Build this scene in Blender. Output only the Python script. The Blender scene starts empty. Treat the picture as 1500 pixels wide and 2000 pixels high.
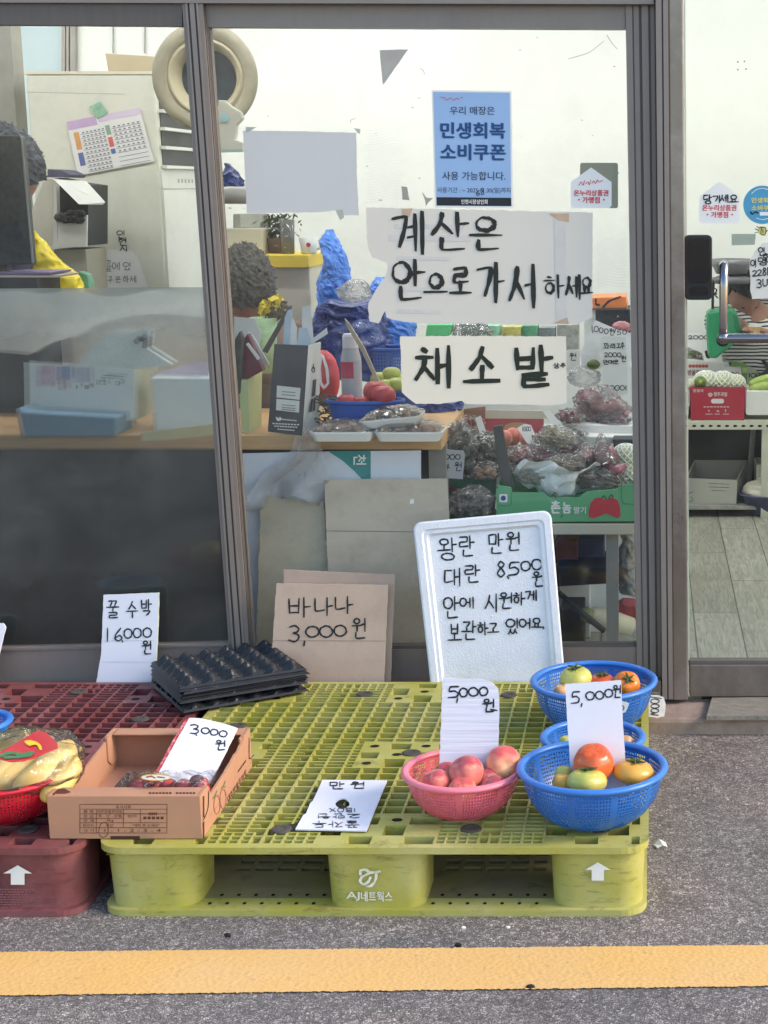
import bpy, bmesh, math, random
from mathutils import Vector, Matrix, noise
random.seed(7)
S = bpy.context.scene
COL = S.collection
R = math.radians

# ------------------------------------------------------------------ camera, world, sun, exposure
F, CX, CY, HC = 3130.0, 1267.0, 1000.0, 1.45
TH = math.atan((1000 - 365) / F)
cam_d = bpy.data.cameras.new("camera")
cam = bpy.data.objects.new("camera", cam_d)
COL.objects.link(cam)
cam.location = (0, 0, HC)
cam.rotation_euler = (R(90) - TH, 0, 0)
cam_d.sensor_fit = 'VERTICAL'
cam_d.sensor_height = 36
cam_d.lens = F / 2000 * 36
cam_d.shift_x = (750 - CX) / 2000
cam_d.clip_end = 300
S.camera = cam
SUN_EL, SUN_AZ = 32, 96          # degrees; azimuth clockwise from straight ahead
wd = bpy.data.worlds.new("World")
S.world = wd
wd.use_nodes = True
nt = wd.node_tree
bg = nt.nodes['Background']
sky = nt.nodes.new('ShaderNodeTexSky')
sky.sky_type = 'NISHITA'
sky.sun_disc = False
sky.sun_elevation = R(SUN_EL)
sky.sun_rotation = R(SUN_AZ)
sky.air_density = 1.3
sky.dust_density = 1.5
sky.ozone_density = 2.0
nt.links.new(sky.outputs[0], bg.inputs[0])
bg.inputs[1].default_value = 0.15
sd = bpy.data.lights.new("sun", 'SUN')
sun = bpy.data.objects.new("sun", sd)
COL.objects.link(sun)
sd.energy = 1.25
sd.angle = R(16)
sd.color = (1.0, 0.80, 0.62)
_d = Vector((math.sin(R(SUN_AZ)) * math.cos(R(SUN_EL)), math.cos(R(SUN_AZ)) * math.cos(R(SUN_EL)), math.sin(R(SUN_EL))))
sun.rotation_euler = (-_d).to_track_quat('-Z', 'Y').to_euler()
sun.location = _d * 20
S.view_settings.view_transform = 'Standard'
S.view_settings.look = 'None'
S.view_settings.exposure = 1.2
S.view_settings.gamma = 1
cy = S.cycles
cy.use_denoising = True
cy.max_bounces = 8
cy.diffuse_bounces = 3
cy.glossy_bounces = 3
cy.transmission_bounces = 6
cy.transparent_max_bounces = 24
cy.caustics_reflective = False
cy.caustics_refractive = False
cy.sample_clamp_indirect = 6
LAMP = 17.2

# ------------------------------------------------------------------ rays from photograph pixels (1500 x 2000)
FWD = Vector((0, math.cos(TH), -math.sin(TH)))
UP = Vector((0, math.sin(TH), math.cos(TH)))
CAMP = Vector((0, 0, HC))


def ray(px, py):
    return FWD * F + Vector((1, 0, 0)) * (px - CX) + UP * (CY - py)


class PL:
    """a plane in the scene that pixels can be looked up on"""

    def __init__(s, p, n):
        s.p, s.n = Vector(p), Vector(n).normalized()

    def at(s, px, py, off=0.0):
        d = ray(px, py)
        t = (s.p + s.n * off - CAMP).dot(s.n) / d.dot(s.n)
        return CAMP + d * t

    def poly(s, pts, off=0.0):
        return [s.at(x, y, off) for x, y in pts]


def plane3(a, b, c):
    n = (b - a).cross(c - a).normalized()
    if n.dot(CAMP - a) < 0:
        n = -n
    return PL(a, n)


def W(px, py, Y):
    return PL((0, Y, 0), (0, -1, 0)).at(px, py)


def WZ(px, py, z):
    return PL((0, 0, z), (0, 0, 1)).at(px, py)


FA = PL((0, 4.27, 0), (0.04, -1, 0))


def YP(Y):
    return PL((0, Y, 0), (0, -1, 0))


# ------------------------------------------------------------------ materials
def C(r, g, b):
    def f(u):
        u /= 255
        return u / 12.92 if u <= .04045 else ((u + .055) / 1.055) ** 2.4
    return (f(r), f(g), f(b), 1)


MATS = {}


def newmat(name):
    m = bpy.data.materials.new(name)
    m.use_nodes = True
    m.node_tree.nodes.clear()
    return m, m.node_tree.nodes, m.node_tree.links


def mat(name, col, rough=.55, var=.1, vs=7, bump=0.0, bs=90, metal=0, spec=.4, stretch=None,
        dirt=None, trans=0, sss=0, coat=0):
    if name in MATS:
        return MATS[name]
    m, N, L = newmat(name)
    out = N.new('ShaderNodeOutputMaterial')
    b = N.new('ShaderNodeBsdfPrincipled')
    L.new(b.outputs[0], out.inputs[0])
    tc = N.new('ShaderNodeTexCoord')
    src = tc.outputs['Object']
    if stretch:
        mp = N.new('ShaderNodeMapping')
        mp.inputs['Scale'].default_value = stretch
        L.new(src, mp.inputs[0])
        src = mp.outputs[0]
    n1 = N.new('ShaderNodeTexNoise')
    n1.inputs['Scale'].default_value = vs
    n1.inputs['Detail'].default_value = 7
    n1.inputs['Roughness'].default_value = .62
    L.new(src, n1.inputs['Vector'])
    mr = N.new('ShaderNodeMapRange')
    mr.inputs[1].default_value = .3
    mr.inputs[2].default_value = .7
    mr.inputs[3].default_value = 1 - var
    mr.inputs[4].default_value = 1 + var
    L.new(n1.outputs[0], mr.inputs[0])
    mul = N.new('ShaderNodeVectorMath')
    mul.operation = 'SCALE'
    mul.inputs[0].default_value = col[:3]
    L.new(mr.outputs[0], mul.inputs['Scale'])
    colout = mul.outputs[0]
    if dirt:
        dc, amt, dsc = dirt
        n3 = N.new('ShaderNodeTexNoise')
        n3.inputs['Scale'].default_value = dsc
        n3.inputs['Detail'].default_value = 10
        n3.inputs['Roughness'].default_value = .75
        L.new(tc.outputs['Object'], n3.inputs['Vector'])
        r3 = N.new('ShaderNodeMapRange')
        r3.inputs[1].default_value = .47
        r3.inputs[2].default_value = .72
        r3.inputs[4].default_value = amt
        L.new(n3.outputs[0], r3.inputs[0])
        mx = N.new('ShaderNodeMix')
        mx.data_type = 'RGBA'
        mx.inputs['B'].default_value = dc
        L.new(r3.outputs[0], mx.inputs['Factor'])
        L.new(colout, mx.inputs['A'])
        colout = mx.outputs['Result']
    L.new(colout, b.inputs['Base Color'])
    rr = N.new('ShaderNodeMapRange')
    rr.inputs[3].default_value = max(.03, rough - .1)
    rr.inputs[4].default_value = min(1, rough + .12)
    L.new(n1.outputs[0], rr.inputs[0])
    L.new(rr.outputs[0], b.inputs['Roughness'])
    b.inputs['Metallic'].default_value = metal
    b.inputs['Specular IOR Level'].default_value = spec
    if trans:
        b.inputs['Transmission Weight'].default_value = trans
    if coat:
        b.inputs['Coat Weight'].default_value = coat
        b.inputs['Coat Roughness'].default_value = .15
    if sss:
        b.inputs['Subsurface Weight'].default_value = sss
        b.inputs['Subsurface Radius'].default_value = (.01, .005, .003)
        b.inputs['Subsurface Scale'].default_value = .5
    if bump:
        n2 = N.new('ShaderNodeTexNoise')
        n2.inputs['Scale'].default_value = bs
        n2.inputs['Detail'].default_value = 5
        L.new(src, n2.inputs['Vector'])
        bp = N.new('ShaderNodeBump')
        bp.inputs['Strength'].default_value = bump
        bp.inputs['Distance'].default_value = .004
        L.new(n2.outputs[0], bp.inputs['Height'])
        L.new(bp.outputs[0], b.inputs['Normal'])
    MATS[name] = m
    return m


def film(name, tint=(1, 1, 1, 1), gloss=.25, white=.08, rough=.12, bump=.8, bs=28, wcol=(.9, .9, .9, 1), dist=.02, smudge=0):
    """clear crumpled plastic or glass: light passes, part of it is mirrored, part scattered"""
    if name in MATS:
        return MATS[name]
    m, N, L = newmat(name)
    out = N.new('ShaderNodeOutputMaterial')
    t = N.new('ShaderNodeBsdfTransparent')
    t.inputs[0].default_value = tint
    g = N.new('ShaderNodeBsdfGlossy')
    g.inputs['Roughness'].default_value = rough
    d = N.new('ShaderNodeBsdfDiffuse')
    d.inputs[0].default_value = wcol
    m1 = N.new('ShaderNodeMixShader')
    m2 = N.new('ShaderNodeMixShader')
    lw = N.new('ShaderNodeFresnel')
    lw.inputs[0].default_value = 1.45
    mm = N.new('ShaderNodeMath')
    mm.operation = 'MULTIPLY_ADD'
    mm.inputs[1].default_value = 1.0
    mm.inputs[2].default_value = gloss
    L.new(lw.outputs[0], mm.inputs[0])
    if bump:
        tc = N.new('ShaderNodeTexCoord')
        n = N.new('ShaderNodeTexNoise')
        n.inputs['Scale'].default_value = bs
        n.inputs['Detail'].default_value = 4
        n.inputs['Distortion'].default_value = 1.2
        L.new(tc.outputs['Object'], n.inputs['Vector'])
        bp = N.new('ShaderNodeBump')
        bp.inputs['Strength'].default_value = bump
        bp.inputs['Distance'].default_value = dist
        L.new(n.outputs[0], bp.inputs['Height'])
        L.new(bp.outputs[0], g.inputs['Normal'])
        L.new(bp.outputs[0], lw.inputs['Normal'])
    L.new(mm.outputs[0], m1.inputs[0])
    L.new(t.outputs[0], m1.inputs[1])
    L.new(g.outputs[0], m1.inputs[2])
    m2.inputs[0].default_value = white
    if smudge:
        tc2 = N.new('ShaderNodeTexCoord')
        n2 = N.new('ShaderNodeTexNoise')
        n2.inputs['Scale'].default_value = 4
        n2.inputs['Detail'].default_value = 9
        n2.inputs['Roughness'].default_value = .7
        n2.inputs['Distortion'].default_value = .8
        L.new(tc2.outputs['Object'], n2.inputs['Vector'])
        r2 = N.new('ShaderNodeMapRange')
        r2.inputs[1].default_value = .45
        r2.inputs[2].default_value = .8
        r2.inputs[3].default_value = white
        r2.inputs[4].default_value = smudge
        L.new(n2.outputs[0], r2.inputs[0])
        L.new(r2.outputs[0], m2.inputs[0])
    L.new(m1.outputs[0], m2.inputs[1])
    tl = N.new('ShaderNodeBsdfTranslucent')
    tl.inputs[0].default_value = wcol
    m3 = N.new('ShaderNodeMixShader')
    L.new(d.outputs[0], m3.inputs[1])
    L.new(tl.outputs[0], m3.inputs[2])
    L.new(m3.outputs[0], m2.inputs[2])
    L.new(m2.outputs[0], out.inputs[0])
    MATS[name] = m
    return m


def emis(name, col, st):
    if name in MATS:
        return MATS[name]
    m, N, L = newmat(name)
    out = N.new('ShaderNodeOutputMaterial')
    e = N.new('ShaderNodeEmission')
    e.inputs[0].default_value = col
    e.inputs[1].default_value = st
    L.new(e.outputs[0], out.inputs[0])
    MATS[name] = m
    return m


def meshmat(name, col, nu, nv, openu=.5, openv=.5, nband=16, bandw=.0):
    """moulded plastic with rows of small square holes, laid out on the bowl's own UVs"""
    if name in MATS:
        return MATS[name]
    m, N, L = newmat(name)
    out = N.new('ShaderNodeOutputMaterial')
    b = N.new('ShaderNodeBsdfPrincipled')
    b.inputs['Base Color'].default_value = col
    b.inputs['Roughness'].default_value = .35
    t = N.new('ShaderNodeBsdfTransparent')
    mx = N.new('ShaderNodeMixShader')
    uv = N.new('ShaderNodeUVMap')
    sp = N.new('ShaderNodeSeparateXYZ')
    L.new(uv.outputs[0], sp.inputs[0])

    def mth(op, a, v=None, v2=None):
        n = N.new('ShaderNodeMath')
        n.operation = op
        L.new(a, n.inputs[0])
        if v is not None:
            if hasattr(v, 'is_linked'):
                L.new(v, n.inputs[1])
            else:
                n.inputs[1].default_value = v
        return n.outputs[0]
    fu = mth('FRACT', mth('MULTIPLY', sp.outputs[0], nu))
    fv = mth('FRACT', mth('MULTIPLY', sp.outputs[1], nv))
    hole = mth('MULTIPLY', mth('LESS_THAN', fu, openu), mth('LESS_THAN', fv, openv))
    lim = mth('MULTIPLY', mth('GREATER_THAN', sp.outputs[1], .16), mth('LESS_THAN', sp.outputs[1], .93))
    band = mth('GREATER_THAN', mth('FRACT', mth('MULTIPLY', sp.outputs[0], nband)), bandw)
    hole = mth('MULTIPLY', mth('MULTIPLY', hole, lim), band)
    L.new(hole, mx.inputs[0])
    L.new(b.outputs[0], mx.inputs[1])
    L.new(t.outputs[0], mx.inputs[2])
    L.new(mx.outputs[0], out.inputs[0])
    MATS[name] = m
    return m


# ------------------------------------------------------------------ objects
def wl(o):
    v = Vector((0, 0, 0))
    while o:
        v = v + Vector(o.location)
        o = o.parent
    return v


def tag(o, label=None, cat=None, group=None, kind=None):
    if label:
        o['label'] = label
    if cat:
        o['category'] = cat
    if group:
        o['group'] = group
    if kind:
        o['kind'] = kind
    return o


def thing(name, label, cat, loc=(0, 0, 0), group=None):
    o = bpy.data.objects.new(name, None)
    COL.objects.link(o)
    o.location = loc
    o.empty_display_size = .05
    return tag(o, label, cat, group)


class MB:
    def __init__(s):
        s.v, s.f, s.uv, s.mi = [], [], [], []

    def add(s, vs, fs, uvs=None, mi=0):
        k = len(s.v)
        s.v += [Vector(p) for p in vs]
        for i, f in enumerate(fs):
            s.f.append([k + j for j in f])
            s.uv.append(uvs[i] if uvs else None)
            s.mi.append(mi)
        return s

    def box(s, x0, x1, y0, y1, z0, z1, M=None, mi=0):
        vs = [Vector(p) for p in ((x0, y0, z0), (x1, y0, z0), (x1, y1, z0), (x0, y1, z0), (x0, y0, z1), (x1, y0, z1), (x1, y1, z1), (x0, y1, z1))]
        if M is not None:
            vs = [M @ v for v in vs]
        return s.add(vs, [(0, 3, 2, 1), (4, 5, 6, 7), (0, 1, 5, 4), (1, 2, 6, 5), (2, 3, 7, 6), (3, 0, 4, 7)], mi=mi)

    def prism(s, pts, vec, mi=0):
        pts = [Vector(p) for p in pts]
        n = len(pts)
        vec = Vector(vec)
        back = [p + vec for p in pts]
        s.add(pts + back, [tuple(range(n)), tuple(range(2 * n - 1, n - 1, -1))] +
              [(i, i + n, (i + 1) % n + n, (i + 1) % n) for i in range(n)], mi=mi)
        return s

    def sheet(s, pts, mi=0):
        return s.add(pts, [tuple(range(len(pts)))], mi=mi)

    def tube(s, path, r, seg=10, cap=True, flat=1.0, mi=0):
        path = [Vector(p) for p in path]
        n = len(path)
        rs = r if isinstance(r, (list, tuple)) else [r] * n
        vs, fs = [], []
        prev = None
        for i, p in enumerate(path):
            d = (path[min(i + 1, n - 1)] - path[max(i - 1, 0)])
            if d.length < 1e-9:
                d = Vector((0, 0, 1))
            d.normalize()
            a = prev if prev is not None else (Vector((0, 0, 1)) if abs(d.z) < .9 else Vector((1, 0, 0)))
            u = (a - d * a.dot(d))
            if u.length < 1e-6:
                u = d.orthogonal()
            u.normalize()
            prev = u
            w = d.cross(u)
            for k in range(seg):
                t = 2 * math.pi * k / seg
                vs.append(p + u * math.cos(t) * rs[i] * flat + w * math.sin(t) * rs[i])
        for i in range(n - 1):
            for k in range(seg):
                k2 = (k + 1) % seg
                fs.append((i * seg + k, i * seg + k2, (i + 1) * seg + k2, (i + 1) * seg + k))
        if cap:
            fs.append(tuple(range(seg - 1, -1, -1)))
            fs.append(tuple(range((n - 1) * seg, n * seg)))
        return s.add(vs, fs, mi=mi)

    def lathe(s, prof, c=(0, 0, 0), seg=48, M=None, mi=0, wob=0, uvw=False):
        c = Vector(c)
        vs, fs, uvs = [], [], []
        n = len(prof)
        for i, (r, z) in enumerate(prof):
            for k in range(seg):
                t = 2 * math.pi * k / seg
                p = Vector((r * math.cos(t), r * math.sin(t), z))
                if M is not None:
                    p = M @ p
                vs.append(c + p)
        for i in range(n - 1):
            for k in range(seg):
                k2 = (k + 1) % seg
                fs.append((i * seg + k, i * seg + k2, (i + 1) * seg + k2, (i + 1) * seg + k))
                uvs.append([(k / seg, i / (n - 1)), ((k + 1) / seg, i / (n - 1)), ((k + 1) / seg, (i + 1) / (n - 1)), (k / seg, (i + 1) / (n - 1))])
        if prof[0][0] > 1e-6 and not uvw:
            pass
        return s.add(vs, fs, uvs, mi=mi)

    def ball(s, c, rx, ry=None, rz=None, seg=20, rings=12, fn=None, M=None, mi=0):
        ry = rx if ry is None else ry
        rz = rx if rz is None else rz
        c = Vector(c)
        vs, fs = [], []
        for i in range(rings + 1):
            ph = math.pi * i / rings
            for k in range(seg):
                t = 2 * math.pi * k / seg
                d = Vector((math.sin(ph) * math.cos(t), math.sin(ph) * math.sin(t), math.cos(ph)))
                q = fn(d) if fn else 1
                p = Vector((d.x * rx * q, d.y * ry * q, d.z * rz * q))
                if M is not None:
                    p = M @ p
                vs.append(c + p)
        for i in range(rings):
            for k in range(seg):
                k2 = (k + 1) % seg
                fs.append((i * seg + k, (i + 1) * seg + k, (i + 1) * seg + k2, i * seg + k2))
        return s.add(vs, fs, mi=mi)

    def grid(s, nu, nv, fn, mi=0):
        vs, fs = [], []
        for i in range(nu + 1):
            for j in range(nv + 1):
                vs.append(fn(i / nu, j / nv))
        for i in range(nu):
            for j in range(nv):
                a = i * (nv + 1) + j
                fs.append((a, a + 1, a + nv + 2, a + nv + 1))
        return s.add(vs, fs, mi=mi)

    def ring(s, outer, inner, z0, z1, mi=0):
        """flat ring between two equally long loops of (x, y)"""
        n = len(outer)
        vs = []
        for z in (z0, z1):
            vs += [Vector((x, y, z)) for x, y in outer] + [Vector((x, y, z)) for x, y in inner]
        fs = []
        for i in range(n):
            j = (i + 1) % n
            fs += [(2 * n + i, 2 * n + j, 3 * n + j, 3 * n + i), (i, n + i, n + j, j),
                   (i, j, 2 * n + j, 2 * n + i), (n + i, 3 * n + i, 3 * n + j, n + j)]
        return s.add(vs, fs, mi=mi)

    def lattice(s, xs, ys, solid, z0, z1, mi=0):
        """slab cut into cells; solid(i, j) says which cells are filled; walls stand only where filled meets empty"""
        nx, ny = len(xs) - 1, len(ys) - 1
        g = [[bool(solid(i, j)) for j in range(ny)] for i in range(nx)]
        vid = {}
        vs, fs = [], []

        def V(i, j, t):
            k = (i, j, t)
            if k not in vid:
                vid[k] = len(vs)
                vs.append(Vector((xs[i], ys[j], z1 if t else z0)))
            return vid[k]
        for i in range(nx):
            for j in range(ny):
                if not g[i][j]:
                    continue
                fs.append((V(i, j, 1), V(i + 1, j, 1), V(i + 1, j + 1, 1), V(i, j + 1, 1)))
                fs.append((V(i, j, 0), V(i, j + 1, 0), V(i + 1, j + 1, 0), V(i + 1, j, 0)))
                if i and not g[i - 1][j]:
                    fs.append((V(i, j, 0), V(i, j, 1), V(i, j + 1, 1), V(i, j + 1, 0)))
                if i < nx - 1 and not g[i + 1][j]:
                    fs.append((V(i + 1, j, 0), V(i + 1, j + 1, 0), V(i + 1, j + 1, 1), V(i + 1, j, 1)))
                if j and not g[i][j - 1]:
                    fs.append((V(i, j, 0), V(i + 1, j, 0), V(i + 1, j, 1), V(i, j, 1)))
                if j < ny - 1 and not g[i][j + 1]:
                    fs.append((V(i, j + 1, 0), V(i, j + 1, 1), V(i + 1, j + 1, 1), V(i + 1, j + 1, 0)))
        return s.add(vs, fs, mi=mi)

    def build(s, name, m, parent=None, smooth=False, bevel=0, sub=0, origin=None, fix=True):
        me = bpy.data.meshes.new(name)
        if parent is not None:
            o0 = wl(parent)
        elif origin is not None:
            o0 = Vector(origin)
        else:
            lo = [min(v[k] for v in s.v) for k in range(3)]
            hi = [max(v[k] for v in s.v) for k in range(3)]
            o0 = Vector(((lo[0] + hi[0]) / 2, (lo[1] + hi[1]) / 2, lo[2]))
        me.from_pydata([v - o0 for v in s.v], [], s.f)
        ms = m if isinstance(m, (list, tuple)) else [m]
        for q in ms:
            me.materials.append(q)
        if len(ms) > 1:
            me.polygons.foreach_set('material_index', s.mi)
        if any(u is not None for u in s.uv):
            l = me.uv_layers.new(name='UVMap')
            for p in me.polygons:
                u = s.uv[p.index]
                if u:
                    for a, li in enumerate(p.loop_indices):
                        l.data[li].uv = u[a]
        if fix:
            bm = bmesh.new()
            bm.from_mesh(me)
            bmesh.ops.remove_doubles(bm, verts=bm.verts, dist=1e-6)
            bmesh.ops.recalc_face_normals(bm, faces=bm.faces)
            bm.to_mesh(me)
            bm.free()
        if smooth:
            me.polygons.foreach_set('use_smooth', [True] * len(me.polygons))
        o = bpy.data.objects.new(name, me)
        COL.objects.link(o)
        if parent is not None:
            o.parent = parent
        else:
            o.location = o0
        if bevel:
            b = o.modifiers.new('bevel', 'BEVEL')
            b.width = bevel
            b.segments = 2
            b.limit_method = 'ANGLE'
            b.angle_limit = R(50)
        if sub:
            q = o.modifiers.new('sub', 'SUBSURF')
            q.levels = q.render_levels = sub
        return o


def kids(o):
    return [c for c in bpy.data.objects if c.parent == o]


def copy_tree(o, parent=None):
    c = o.copy()
    COL.objects.link(c)
    c.parent = parent
    for ch in kids(o):
        copy_tree(ch, c)
    return c


def rrect(x0, x1, y0, y1, r, n=6):
    pts = []
    for cx_, cy_, a0 in ((x1 - r, y1 - r, 0), (x0 + r, y1 - r, 90), (x0 + r, y0 + r, 180), (x1 - r, y0 + r, 270)):
        for k in range(n + 1):
            a = R(a0 + 90 * k / n)
            pts.append((cx_ + r * math.cos(a), cy_ + r * math.sin(a)))
    return pts


def rough_poly(pts, amp=1.2, step=9, seed=1):
    """an outline in pixels with a slightly torn edge"""
    rnd = random.Random(seed)
    out = []
    for i, (x, y) in enumerate(pts):
        x2, y2 = pts[(i + 1) % len(pts)]
        n = max(1, int(math.hypot(x2 - x, y2 - y) / step))
        for k in range(n):
            t = k / n
            j = amp if k else amp * .3
            out.append((x + (x2 - x) * t + rnd.uniform(-j, j), y + (y2 - y) * t + rnd.uniform(-j, j)))
    return out


# ------------------------------------------------------------------ lettering
def circ(cx_, cy_, rx, ry, n=14, a0=-100):
    return [(cx_ + rx * math.cos(R(a0 + 360 * k / n)), cy_ + ry * math.sin(R(a0 + 360 * k / n))) for k in range(n + 1)]


JC = {
    'ㄱ': [[(.02, .12), (.9, .06), (.78, .5), (.5, 1)]],
    'ㄴ': [[(.12, .0), (.14, .9), (1, .82)]],
    'ㄷ': [[(.06, .1), (.92, .06)], [(.1, .1), (.12, .92), (1, .86)]],
    'ㄹ': [[(.02, .06), (.88, .03), (.84, .44), (.1, .5), (.08, .95), (1, .88)]],
    'ㅁ': [[(.1, .08), (.15, .95)], [(.1, .1), (.92, .05), (.86, .95)], [(.15, .92), (.86, .92)]],
    'ㅂ': [[(.1, .02), (.15, .97)], [(.86, 0), (.84, .97)], [(.13, .5), (.85, .48)], [(.15, .95), (.84, .93)]],
    'ㅅ': [[(.52, 0), (.38, .5), (.02, 1)], [(.45, .42), (.98, .95)]],
    'ㅇ': [circ(.5, .5, .48, .48)],
    'ㅈ': [[(.06, .1), (.9, .06), (.52, .52), (.02, 1)], [(.5, .5), (1, .97)]],
    'ㅊ': [[(.4, 0), (.6, .08)], [(.06, .3), (.94, .26)], [(.55, .28), (.4, .62), (.02, 1)], [(.46, .6), (1, .97)]],
    'ㅋ': [[(.02, .12), (.9, .06), (.76, .5), (.5, 1)], [(.05, .52), (.8, .46)]],
    'ㅌ': [[(.06, .08), (.92, .05)], [(.1, .48), (.85, .46)], [(.1, .08), (.1, .93), (1, .88)]],
    'ㅍ': [[(.02, .06), (.98, .03)], [(.3, .06), (.35, .92)], [(.72, .05), (.68, .9)], [(0, .95), (1, .9)]],
    'ㅎ': [[(.38, 0), (.62, .05)], [(.04, .25), (.96, .2)], circ(.5, .68, .34, .3)],
}


def dbl(j):
    return [[(x * .46 + o, y) for x, y in st] for o in (0, .52) for st in JC[j]]


for a, b_ in (('ㄲ', 'ㄱ'), ('ㄸ', 'ㄷ'), ('ㅃ', 'ㅂ'), ('ㅆ', 'ㅅ'), ('ㅉ', 'ㅈ')):
    JC[a] = dbl(b_)
JV = {
    'ㅏ': [[(.28, 0), (.3, 1)], [(.3, .5), (1, .46)]],
    'ㅑ': [[(.28, 0), (.3, 1)], [(.3, .36), (1, .33)], [(.3, .64), (1, .6)]],
    'ㅓ': [[(.75, 0), (.76, 1)], [(.05, .47), (.75, .44)]],
    'ㅕ': [[(.75, 0), (.76, 1)], [(.05, .36), (.75, .33)], [(.05, .62), (.75, .58)]],
    'ㅣ': [[(.5, 0), (.53, 1)]],
    'ㅐ': [[(.16, .06), (.18, .92)], [(.18, .5), (.8, .47)], [(.82, 0), (.84, 1)]],
    'ㅔ': [[(.46, .06), (.47, .92)], [(0, .46), (.46, .44)], [(.9, 0), (.92, 1)]],
    'ㅖ': [[(.46, .06), (.47, .92)], [(0, .36), (.46, .34)], [(0, .6), (.46, .57)], [(.9, 0), (.92, 1)]],
    'ㅗ': [[(.5, 0), (.5, .72)], [(0, .8), (1, .74)]],
    'ㅛ': [[(.33, 0), (.34, .72)], [(.67, 0), (.66, .72)], [(0, .8), (1, .74)]],
    'ㅜ': [[(0, .22), (1, .16)], [(.52, .2), (.52, 1)]],
    'ㅠ': [[(0, .22), (1, .16)], [(.35, .2), (.32, 1)], [(.67, .2), (.68, 1)]],
    'ㅡ': [[(0, .5), (1, .44)]],
}
LS = 'ㄱㄲㄴㄷㄸㄹㅁㅂㅃㅅㅆㅇㅈㅉㅊㅋㅌㅍㅎ'
VS = ['ㅏ', 'ㅐ', 'ㅑ', 'ㅒ', 'ㅓ', 'ㅔ', 'ㅕ', 'ㅖ', 'ㅗ', 'ㅗㅏ', 'ㅗㅐ', 'ㅗㅣ', 'ㅛ', 'ㅜ', 'ㅜㅓ', 'ㅜㅔ', 'ㅜㅣ', 'ㅠ', 'ㅡ', 'ㅡㅣ', 'ㅣ']
TS = ['', 'ㄱ', 'ㄲ', 'ㄱㅅ', 'ㄴ', 'ㄴㅈ', 'ㄴㅎ', 'ㄷ', 'ㄹ', 'ㄹㄱ', 'ㄹㅁ', 'ㄹㅂ', 'ㄹㅅ', 'ㄹㅌ', 'ㄹㅍ', 'ㄹㅎ', 'ㅁ', 'ㅂ', 'ㅂㅅ', 'ㅅ', 'ㅆ', 'ㅇ', 'ㅈ', 'ㅊ', 'ㅋ', 'ㅌ', 'ㅍ', 'ㅎ']
DG = {
    '0': [circ(.5, .5, .48, .48, a0=-70)], '1': [[(.5, 0), (.5, 1)]],
    '2': [[(.08, .2), (.5, .0), (.85, .25), (.55, .6), (.05, .95), (1, .9)]],
    '3': [[(.05, .08), (.5, 0), (.85, .18), (.7, .4), (.35, .47), (.8, .58), (.85, .82), (.5, 1), (0, .9)]],
    '4': [[(.6, 0), (.05, .65), (1, .62)], [(.68, .3), (.68, 1)]],
    '5': [[(.95, .04), (.25, .08), (.15, .48), (.6, .4), (.92, .62), (.75, .92), (.05, .98)]],
    '6': [[(.75, 0), (.2, .5), (.1, .82), (.5, 1), (.9, .78), (.6, .55), (.15, .75)]],
    '8': [[(.8, .15), (.45, 0), (.2, .22), (.6, .48), (.88, .78), (.5, 1), (.12, .8), (.4, .5), (.78, .28), (.8, .12)]],
    '.': [[(.3, .2), (.6, .8)]], ',': [[(.6, 0), (.35, 1)]],
    'B': [[(.1, 0), (.12, 1)], [(.1, .05), (.8, .1), (.75, .4), (.15, .48), (.9, .6), (.8, .92), (.1, .97)]],
    'O': [circ(.5, .5, .45, .48)], 'X': [[(.05, .05), (.95, .95)], [(.9, 0), (.1, 1)]],
    '-': [[(0, .5), (1, .5)]], '~': [[(0, .6), (.25, .4), (.6, .6), (1, .4)]], '(': [[(.7, 0), (.3, .5), (.7, 1)]],
    'K': [[(.15, 0), (.15, 1)], [(.85, 0), (.15, .55)], [(.35, .45), (.9, 1)]], 'L': [[(.1, 0), (.1, .95), (.9, .95)]],
    'U': [[(.1, 0), (.12, .8), (.5, 1), (.85, .8), (.88, 0)]],
}


def put(st, x0, y0, x1, y1):
    return [[(x0 + (x1 - x0) * x, y0 + (y1 - y0) * y) for x, y in s_] for s_ in st]


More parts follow.
